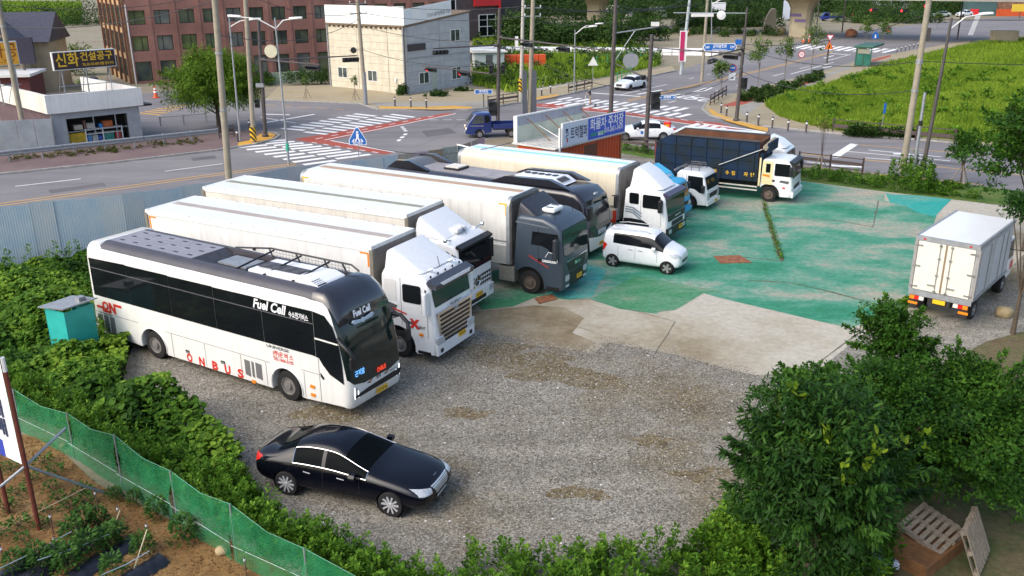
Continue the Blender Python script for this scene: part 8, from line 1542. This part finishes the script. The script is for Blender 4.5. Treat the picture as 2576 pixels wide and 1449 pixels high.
for i, (u_, w_, h_) in enumerate(((1540,6,4.5),(1440,5,3.5),(1620,4,4.),(1380,5,4),(1300,5,5),(1490,7,3.2))): bush(u_, 118-8*(i % 3), w_, h_, ('first','second','third','fourth','fifth','sixth')[i]+' of the big overgrown shrubs before the overpass', LM_FAR, 60, 70, (.3,.6))
# woods behind the overpass and hedges on the far side
def wood(name, a, b, n, rad, label, per=420, size=(.28,.6), m=LM_FAR, t0=.42):
    a, b = Vector(a), Vector(b); s = rng.random(n); c = np.array(a)[None,:]*(1-s[:,None])+np.array(b)[None,:]*s[:,None]+rng.normal(0,1,(n,3))*np.array([2.,4.,0]); R_ = rng.uniform(rad[0], rad[1], n); idx = np.repeat(np.arange(n), per); v = unit(len(idx))*(rng.random(len(idx))**.4)[:,None]*R_[idx][:,None]
    v[:,2] = np.abs(v[:,2])*1.5; P = c[idx]+v; N = v+unit(len(idx))
    o = leafmesh(name, P, unit(len(idx)), N, rng.uniform(size[0], size[1], len(idx)), 1., t0+rng.normal(0,.16,n)[idx]+rng.normal(0,.12,len(idx)), 'dia', m); o['kind'] = 'stuff'; o['label'] = label
wood('far_wood', (-40,235,0), (150,262,0), 150, (3,6), 'dark wood along the horizon behind the overpass'); wood('far_wood', (-40,268,0), (170,290,0), 170, (5,8), 'second dark row of wood along the horizon', 500, (.8,1.5), t0=.3); wood('far_wood', (-150,240,0), (-60,235,0), 60, (3,6), 'wood beyond the tiled house'); wood('far_hedge', (40,214,0), (60,206,0), 26, (1.5,3), 'hedge under the overpass'); wood('far_hedge', (84,222,0), (102,226,0), 24, (1.5,3.2), 'bright hedge behind the far dark saloon', t0=.6); wood('far_hedge', (20,192,0), (52,184,0), 40, (.7,1.4), 'low bright hedge along the far road', 150, (.25,.5), t0=.65)
sheet('far_field', GP((-300,8),(205,8),(205,58),(-300,62)), M_GRASSG, .02); q = samplepoly([(p[0],p[1]) for p in GP((-100,8),(205,8),(205,56),(-100,60))], 9000); meadow('far_grass', q, (.6,1.5), .5, 'bright grass slope behind the tiled house')
bush(z0(760,500)[0], 190, 2.2, 3.5, 'yellow green shrub beside the tiled house', LM_SAP, 40, 60, (.2,.4))
# far buildings and street clutter
g = G(*zC(1330,112)); t = thing('white_building', g, R(20), 'white low building beyond the far junction', 'building'); MB().bx(-9,9,0,8,0,5.5).build('wall', WHITE2, t); MB().bx(-9.3,9.3,-.3,8.3,5.5,5.9).build('roof', GALV, t)
for k in range(4): window(t, frame((0,0,0),(1,0,0),(0,-1,0)), -7.5+k*4, -5+k*4, 2.2, 4.2, GALV, GLASS, .12, .1)
g = G(*zC(2330,162)); t = thing('red_shop', g, R(-8), 'red fronted shop with teal doors beyond the far road', 'shop'); MB().bx(-8,8,0,6,0,6).build('wall', mat('teal_shop', (.06,.12,.12), .7), t); MB().bx(-8.3,8.3,-2,6,6,6.3).build('roof', M_SPALE, t)
for a, b, m_ in ((-7.5,-5.5,M_REDF),(-1,6.5,M_CONT)): MB().bx(a,b,-.3,0,0,1.8).build('counter', m_, t)
MB().bx(-1,6.5,-.25,0,1.8,4.2).build('display', mat('shop_display', (.28,.14,.08), .6, var=.6, scale=1.5), t)
g = G(*zC(2530,182)); t = thing('yellow_sign', g, 0, 'yellow roadside sign at the far right', 'sign'); MB().bx(-2.2,2.2,0,.3,1.6,3.4).build('board', mat('sign_yellow', (.75,.52,.05), .5, var=.2), t); MB().tube([(0,.15,0),(0,.15,1.6)], .12, 8).build('post', STEELP, t)
g = G(*zC(2395,432)); o = MB().bx(-2,2,0,2,0,2.0).build('block_cabinet', M_CONC, None, bevel=.05); o.location = g; tag(o, 'pale square cabinet at the far edge of the grassy plot', 'cabinet')
def rock(u, v, r, label, zs=.7, m=None, cat='boulder', name='boulder'):
    bm = bmesh.new(); bmesh.ops.create_icosphere(bm, subdivisions=2, radius=r)
    for x in bm.verts: x.co *= 1+random.uniform(-.14,.14); x.co.z = x.co.z*zs+r*zs*.75
    me = bpy.data.meshes.new(name); bm.to_mesh(me); bm.free(); me.shade_smooth(); o = link_mesh(name, me, m or mat('tan_rock', (.40,.31,.17), .9, var=.25, scale=4, bump=.4, bscale=9)); o.location = G(u, v); tag(o, label, cat); return o
rock(2524,796,.33,'pale round boulder behind the refrigerated truck'); rock(560,1392,.16,'tan rock lying at the foot of the green net'); rock(2010,84,.9,'dark seat boulder left of the pier',.8); rock(1965,86,1.0,'second seat boulder further left of the pier',.8)
rock(160,1125,.10,'small stone in the plot below the sign post'); rock(2140,93,1.2,'dark planter boulder on the far pavement',.7,M_RUSTP)
g = G(*zQ(735,268)); o = MB().loft([[(sx*w_+dx, sy*.5, z) for sx, sy in ((-1,-1),(1,-1),(1,1),(-1,1))] for z, w_, dx in ((0,1.3,0),(1.5,1.2,.05),(3.0,.95,.2),(4.2,.6,.5),(4.6,.25,.6))]).build('monument_stone', mat('pale_stone', (.50,.43,.31), .8, var=.2), None, bevel=.08); o.location = g; tag(o, 'tall pale standing stone beside the far junction', 'monument')
g = G(*zQ(980,285)); t = thing('parasol', g, 0, 'dark green parasol in front of the pier', 'parasol'); MB().tube([(0,0,0),(0,0,3.4)], .06, 8).build('pole', STEELP, t); MB().lathe([(2.6,2.5),(1.3,3.0),(.05,3.5),(0,3.5)], (0,0,0), 'z', 8).build('canopy', mat('parasol_green', (.015,.06,.04), .7), t)
# ================================================================== vegetable plot
NETP = [Vector((-17.4,25.8,0)), Vector((-14.4,23.4,0)), Vector((-12.1,21.8,0)), Vector((-10.12,20.2,0)), Vector((-8.18,18.7,0)), Vector((-6.28,17.12,0)), Vector((-4.4,15.9,0)), Vector((-2.0,14.5,0))]; NETH = [1.2,1.25,1.3,1.5,1.35,1.45,1.15,1.1]
nm = bpy.data.materials.new('green_net'); nm.use_nodes = True; nt2 = nm.node_tree; pb = nt2.nodes['Principled BSDF']; pb.inputs['Base Color'].default_value = (.006,.21,.075,1); pb.inputs['Roughness'].default_value = .7
tcn = nt2.nodes.new('ShaderNodeTexCoord'); nzn = nt2.nodes.new('ShaderNodeTexNoise'); nzn.inputs['Scale'].default_value = 3.; mrn = nt2.nodes.new('ShaderNodeMapRange'); mrn.inputs[1].default_value = .3; mrn.inputs[2].default_value = .7; mrn.inputs[3].default_value = .34; mrn.inputs[4].default_value = .60
tr = nt2.nodes.new('ShaderNodeBsdfTransparent'); mxn = nt2.nodes.new('ShaderNodeMixShader'); nt2.links.new(tcn.outputs['Object'], nzn.inputs[0]); nt2.links.new(nzn.outputs[0], mrn.inputs[0]); nt2.links.new(mrn.outputs[0], mxn.inputs[0]); nt2.links.new(tr.outputs[0], mxn.inputs[1]); nt2.links.new(pb.outputs[0], mxn.inputs[2]); nt2.links.new(mxn.outputs[0], nt2.nodes['Material Output'].inputs['Surface'])
t = thing('net_fence', NETP[3], 0, 'green mesh net fence between the vegetable plot and the weeds', 'fence'); o0 = NETP[3]
for i in range(len(NETP)-1):
    a, b = NETP[i]-o0, NETP[i+1]-o0; ha, hb = NETH[i], NETH[i+1]; q = MB(); N_ = 10; nd = Vector(((b-a).y, -(b-a).x, 0)).normalized()
    for j in range(N_+1):
        s_ = j/N_; p = a.lerp(b, s_); top = ha+(hb-ha)*s_-.16*4*s_*(1-s_)
        for k in range(5): q.v.append(tuple(p+nd*(.10*math.sin(s_*9+k+i)*(1-abs(k-2)/2.5)+.12*(1-k/4))+Vector((0,0,.02+top*k/4))))
    q.f = [(j*5+k, (j+1)*5+k, (j+1)*5+k+1, j*5+k+1) for j in range(N_) for k in range(4)]; q.build('net_panel', nm, t, smooth=60)
    MB().tube([a+Vector((0,0,ha)), (a+b)/2+Vector((0,0,(ha+hb)/2-.16)), b+Vector((0,0,hb))], .008, 4).build('top_cord', mat('net_cord', (.10,.30,.20), .7), t); MB().tube([a+nd*.13+Vector((0,0,.45)), b+nd*.13+Vector((0,0,.5))], .006, 4).build('mid_cord', mat('pale_cord', (.45,.52,.52), .7), t)
for p, h in zip(NETP, NETH): MB().tube([p-o0+Vector((.02,-.1,0)), p-o0+Vector((0,-.05,h+.05))], .018, 6).build('post', GALV, t)
# leaning sign with brown posts
p1, p2 = G(99,1333), G(22,1292); t = thing('plot_sign', p1, 0, 'white banner sign on brown posts at the left edge of the vegetable plot', 'sign'); h1 = hgt(99,1333,935); d = p2-p1; M_BRP = mat('rust_brown_post', (.16,.035,.022), .6, var=.25)
MB().tube([(0,0,0),(0,0,h1)], .055, 8).build('post', M_BRP, t); MB().tube([d, d+Vector((0,0,h1))], .055, 8).build('post', M_BRP, t); MB().tube([(0,0,h1),(0,0,h1+.35)], .05, 8).build('wrapped_end', WHITE2, t)
zb_, zt_ = hgt(99,1333,1165), hgt(99,1333,890); nd = Vector((d.y,-d.x,0)).normalized(); nd = nd if nd.dot(-p1) > 0 else -nd; e0, e1 = nd*.07, d*1.9+nd*.07; xd = -(e1-e0)
q = MB(); q.add([e0+Vector((0,0,zb_)), e1+Vector((0,0,zb_)), e1+Vector((0,0,zt_)), e0+Vector((0,0,zt_))], [(0,1,2,3)]); q.build('banner', mat('banner_white', (.78,.79,.82), .5, var=.05), t)
xd2 = xd if xd.normalized().cross(Vector((0,0,1))).dot(nd) > 0 else -xd
q = MB(); f0, f1 = nd*.075+d*.5, e1+nd*.005; q.add([f0+Vector((0,0,zb_)), f1+Vector((0,0,zb_)), f1+Vector((0,0,zb_+.75)), f0+Vector((0,0,zb_+.45))], [(0,1,2,3)]); q.build('banner_corner', mat('banner_blue', (.03,.06,.42), .5), t)
for i, ch in enumerate(('토','지','매','매')): txt('banner_lettering', ch, t, NAVYT, d*.42+nd*.08+Vector((0,0,zt_-.45-i*.5)), xd2, Z3, .5, .012, .45)
mk = Vector((0,0,hgt(99,1333,1172))); e = G(*((Z(0,1620,2.68333))(1100,630)))-p1; MB().tube([mk, e], .035, 8).build('brace_pipe', GALV, t); MB().tube([mk+Vector((-1.1,-1.2,-.75)), mk, mk+Vector((.55,1.0,.45))], .035, 8).build('brace_pipe', GALV, t); MB().tube([e*.72+mk*.28, G(-30,1350)-p1], .008, 4).build('guy_rope', mat('tan_rope', (.45,.38,.26), .8), t)
# mulch strips, stakes, strings, plants
zG = Z(0,1620,2.68333); M_FILM = mat('black_mulch_film', (.016,.017,.026), .35, var=.5, scale=6, bump=.6, bscale=10)
rows_ = [((zG(1640,1290),zG(1200,1560),.55)), (zG(1040,1010),zG(240,1520),.6), (zG(1330,1120),zG(700,1500),.6), (zG(600,1180),zG(-200,1600),.5)]
for i, (a, b, w_) in enumerate(rows_):
    A, B = G(*a), G(*b); d = (B-A).normalized(); n_ = Vector((-d.y,d.x,0)); q = MB(); N_ = 16
    for j in range(N_+1):
        p = A.lerp(B, j/N_)
        for k in range(5): s_ = k/4-.5; q.v.append(tuple(p+n_*(s_*w_*(1+.12*math.sin(j*1.7+k)))+Vector((0,0,.03+.13*(1-4*s_*s_)+.02*math.sin(j*2.3+k*1.9)))))
    q.f = [(j*5+k, (j+1)*5+k, (j+1)*5+k+1, j*5+k+1) for j in range(N_) for k in range(4)]; o = q.build('mulch_film', M_FILM, None, smooth=60); tag(o, ('black mulch film strip nearest the net fence','long black mulch film strip under the middle plants','black mulch film strip between the plant rows','short black mulch film strip at the picture edge')[i], 'mulch film', 'mulch film strips')
STK = [((1220,985),(1192,730)),((1505,1150),(1468,900)),((990,800),(975,580)),((540,1030),(508,815)),((2480,1449),(2480,1335)),((575,1230),(545,1080)),((60,1400),(10,1130)),((800,1160),(755,960))]
for i, (b_, t_) in enumerate(STK):
    u, v = zG(*b_); g = G(u, v); h = max(.5, hgt(u, v, zG(*t_)[1])); o = MB().tube([(0,0,0),(0,0,h)], .014, 6).build('plant_stake', mat('rusty_stake', (.12,.07,.05), .7), None); o.location = g
    MB().lathe([(.016,h*.8),(.024,h*.8),(.024,h*.8+.05),(.016,h*.8+.05)], (0,0,0), 'z', 8).build('tie', M_SPALE, o); tag(o, ('stake with pale tie at the end of the middle plant row','stake with pale tie at the end of the row nearest the net','stake behind the largest plant','thin stake beside the brown post','stake at the bottom edge of the picture','stake rising from the short film strip','stake at the left picture edge','stake among the middle plants')[i], 'stake', 'plant stakes')
def cord(a, b, label, m, za=.45, zb2=.45, r=.010):
    A, B = G(*zG(*a), za), G(*zG(*b), zb2); o = MB().tube([A, A.lerp(B,.5)-Vector((0,0,.04)), B], r, 5).build('row_string', m, None); tag(o, label, 'string', 'plant row strings')
M_ST1 = mat('pale_blue_string', (.32,.42,.50), .7); M_ST2 = mat('tan_cane', (.55,.48,.30), .7)
cord((1225,975),(380,1290), 'pale blue string along the middle plant row', M_ST1); cord((1500,1200),(1020,1440), 'pale blue string along the row nearest the net', M_ST1); cord((720,1000),(-20,1380), 'pale blue string along the short film strip', M_ST1)
for a, b, lb in (((1205,790),(1125,1030),'slanting cane at the end of the middle row'),((1480,980),(1345,1390),'slanting cane at the end of the row nearest the net')):
    A, B = G(*zG(*a), .75), G(*zG(*b), .05); o = MB().tube([A, B], .014, 6).build('cane', M_ST2, None); tag(o, lb, 'cane')
def plantmesh(seed, h, r, n, ls):
    a = rng.uniform(0,2*np.pi,n); u = rng.random(n)**.7; rr = r*(.35+.65*np.sqrt(rng.random(n)))*(1.15-.5*u); P = np.column_stack([rr*np.cos(a), rr*np.sin(a), h*u]); D = np.column_stack([np.cos(a), np.sin(a), rng.uniform(-.3,.7,n)]); return P, D, unit(n)*.5+np.array([0,0,1.]), rng.uniform(ls[0], ls[1], n), .4+.35*(u-.4)+rng.normal(0,.14,n)
protos = {}
def plant(kind, u, v, label, group, sc):
    t = thing('vegetable_plant', G(u, v)+Vector((0,0,.05)), random.uniform(0,6), label, 'plant', group); t.scale = (sc,)*3
    if kind not in protos:
        h, r, n, ls = {'big':(.50,.27,320,(.06,.13)),'small':(.20,.20,90,(.05,.11))}[kind]; P, D, N, s_, tn = plantmesh(1, h, r, n, ls); lf = leafmesh('leaves', P, D, N, s_, 1.0, tn, 'leaf', LM_VEG, t); b = MB()
        for k in range(6): b.tube([(0,0,0),(r*.6*math.cos(k),r*.6*math.sin(k),h*.7)], .012, 4, .005)
        protos[kind] = (lf, b.build('stems', BARK, t))
    else:
        for s_ in protos[kind]: inst(s_.name.split('.')[0], s_, t)
for i, (x, y) in enumerate(((1000,960),(860,1000),(750,1090),(1180,1130),(900,1250),(1090,1180),(700,1400),(380,1330),(160,1400),(600,1330),(1150,1440),(1450,1220),(420,1400))): plant('big', *zG(x,y), 'bushy green vegetable plant in the film covered rows', 'plants in the film covered rows', random.uniform(.85,1.15))
for i, (x, y) in enumerate(((110,400),(330,500),(520,590),(180,650),(590,700),(840,640),(860,740),(700,790),(60,800),(450,820),(200,970),(430,960),(230,1110),(20,1060),(1130,650),(560,430),(440,330))): plant('small', *zG(x,y), 'low leafy seedling clump in the bare soil', 'seedling clumps in the bare soil', random.uniform(.8,1.25))
for i, (x, y) in enumerate(((1365,730),(1590,860),(1850,1100),(1180,690))): plant('big', *zG(x,y), 'yellowish green bush growing right below the net fence', 'bushes below the net fence', (.7,.95,1.15,.6)[i])
weeds('weeds', GP((210,1060),(320,1130),(430,1215),(350,1225),(260,1165),(180,1110)), 70, (.7,1.3), 'tall stalky crops standing before the net', per=80, tone0=.4)
# turquoise cabinet
t = thing('metal_cabinet', (-15.6,28.95,0), R(-31), 'turquoise metal shed with grey sheet roof beside the coach tail', 'shed'); M_TQ = mat('turquoise_sheet', (.03,.46,.42), .5, .1, var=.15, scale=2)
for x0, x1, y0, y1 in ((-.02,1.05,-.55,-.52),(-.02,1.05,.52,.55),(1.02,1.05,-.52,.52),(-.03,0.0,-.55,-.38),(-.03,0,.4,.55)): MB().bx(x0,x1,y0,y1,0,1.86).build('panel', M_TQ, t)
MB().prism([(-.25,1.84),(1.2,2.02),(1.2,2.06),(-.25,1.88)], 'y', -.65, .65).build('roof', GALV, t); MB().bx(.1,1.0,-.5,.5,0,.5).build('inner_box', mat('dark_teal', (.01,.10,.10), .6), t); MB().bx(.75,1.0,.1,.35,2.0,2.18).build('roof_block', GALV, t)
# pallets, boards, litter
def pallet(loc, rot, label):
    t = thing('pallet', loc, 0, label, 'pallet'); t.rotation_euler = rot
    for k in range(7): MB().bx(-.55,.55,-.52+k*.16,-.42+k*.16,.10,.125).build('slat', WOOD, t)
    for x in (-.5,0,.5): MB().bx(x-.05,x+.05,-.55,.55,.02,.10).build('bearer', WOOD, t)
    for y in (-.5,0,.5): MB().bx(-.55,.55,y-.05,y+.05,0,.019).build('base_board', WOOD, t)
g = G(2335,1375); pallet(g+Vector((0,0,.42)), (R(14),R(-8),R(38)), 'weathered wooden pallet lying tilted under the trees'); pallet(G(2435,1420)+Vector((0,0,.62)), (R(8),R(68),R(-30)), 'pale slatted pallet leaning on the other pallet')
o = MB().bx(-.9,.9,-.5,.5,0,.34).build('timber_box', mat('orange_brown_wood', (.22,.10,.035), .85, var=.35), None, bevel=.02); o.location = G(2325,1395); o.rotation_euler = (0,0,R(38)); tag(o, 'brown timber crate under the tilted pallet', 'crate')
o = MB().bx(-1.1,1.1,-.6,.6,0,.05).build('wooden_board', mat('pale_board', (.60,.56,.50), .7, var=.2), None); o.location = AT(1650,1500,13.6); o.location.z = 1.2; o.rotation_euler = (0,0,R(-20)); tag(o, 'pale painted board top poking up at the bottom edge', 'board'); MB().bx(-1.05,1.05,-.55,.55,-1.2,-.01).build('crate_body', mat('splintered_wood', (.36,.24,.12), .9, var=.4, scale=12), o)
o = MB().bx(-.25,.25,-.3,.3,0,.18).build('plastic_tub', M_SPALE, None, bevel=.05); o.location = G(2222,1415); tag(o, 'small pale plastic tub beside the pallets', 'tub')
grav = [(p[0], p[1]) for p in GP((330,905),(700,820),(1200,830),(1500,890),(1700,895),(1900,945),(1860,1250),(1800,1449),(900,1449),(640,1150),(480,1045))]
def pebbles(name, q, rs, m, label, tone):
    n = len(q); T = np.array([(1,0,0),(-.5,.87,0),(-.5,-.87,0),(0,0,.9)]); a = rng.uniform(0,6.28,n); r = rng.uniform(rs[0], rs[1], n); ca, sa = np.cos(a), np.sin(a)
    V = np.stack([ca[:,None]*T[None,:,0]-sa[:,None]*T[None,:,1], (sa[:,None]*T[None,:,0]+ca[:,None]*T[None,:,1])*rng.uniform(.5,1,n)[:,None], np.repeat(T[None,:,2]*.6, n, 0)], 2)*r[:,None,None]+np.column_stack([q, np.full(n,.011)])[:,None,:]
    F = np.array([(0,1,3),(1,2,3),(2,0,3)]); me = bpy.data.meshes.new(name); me.vertices.add(n*4); me.vertices.foreach_set('co', V.astype(np.float32).ravel()); li = (np.arange(n)[:,None,None]*4+F[None]).astype(np.int32).ravel(); me.loops.add(len(li)); me.loops.foreach_set('vertex_index', li); me.polygons.add(n*3); me.polygons.foreach_set('loop_start', np.arange(0, n*9, 3, dtype=np.int32)); me.update(calc_edges=True)
    at = me.attributes.new('tone', 'FLOAT', 'POINT'); at.data.foreach_set('value', np.repeat(rng.random(n)*tone, 4).astype(np.float32)); o = link_mesh(name, me, m); o['kind'] = 'stuff'; o['label'] = label
LM_PEB = leafmat('pebble', (.09,.072,.048), (.22,.205,.17), (.40,.39,.35), .9, 0.); LM_LIT = leafmat('white_scrap', (.55,.56,.58), (.7,.7,.7), (.82,.82,.80), .6, 0.)
pebbles('spilled_gravel', np.vstack([np.array([tuple(G(*a_).lerp(G(*b_), t_))[:2] for t_ in rng.random(700)])+rng.normal(0,.28,(700,2)) for a_, b_ in (((1080,830),(1290,850)),((1290,850),(1490,888)),((1490,888),(1535,862)),((1535,862),(1700,893)),((1700,893),(1900,945)))]), (.012,.035), LM_PEB, 'stones spilled over the concrete edge', 1.)
pebbles('gravel', samplepoly(grav, 42000), (.012,.045), LM_PEB, 'loose grey and brown stones of the gravel yard', 1.); pebbles('litter', samplepoly(grav, 190), (.02,.05), LM_LIT, 'scattered white scraps on the gravel', 1.)
pebbles('soil_clods', samplepoly([(p[0],p[1]) for p in GP((0,1100),(120,1105),(240,1215),(420,1305),(700,1449),(0,1449))], 5000), (.012,.05), leafmat('clod', (.07,.035,.012), (.15,.08,.03), (.24,.15,.07), .95, 0.), 'crumbly clods on the tilled soil', 1.)
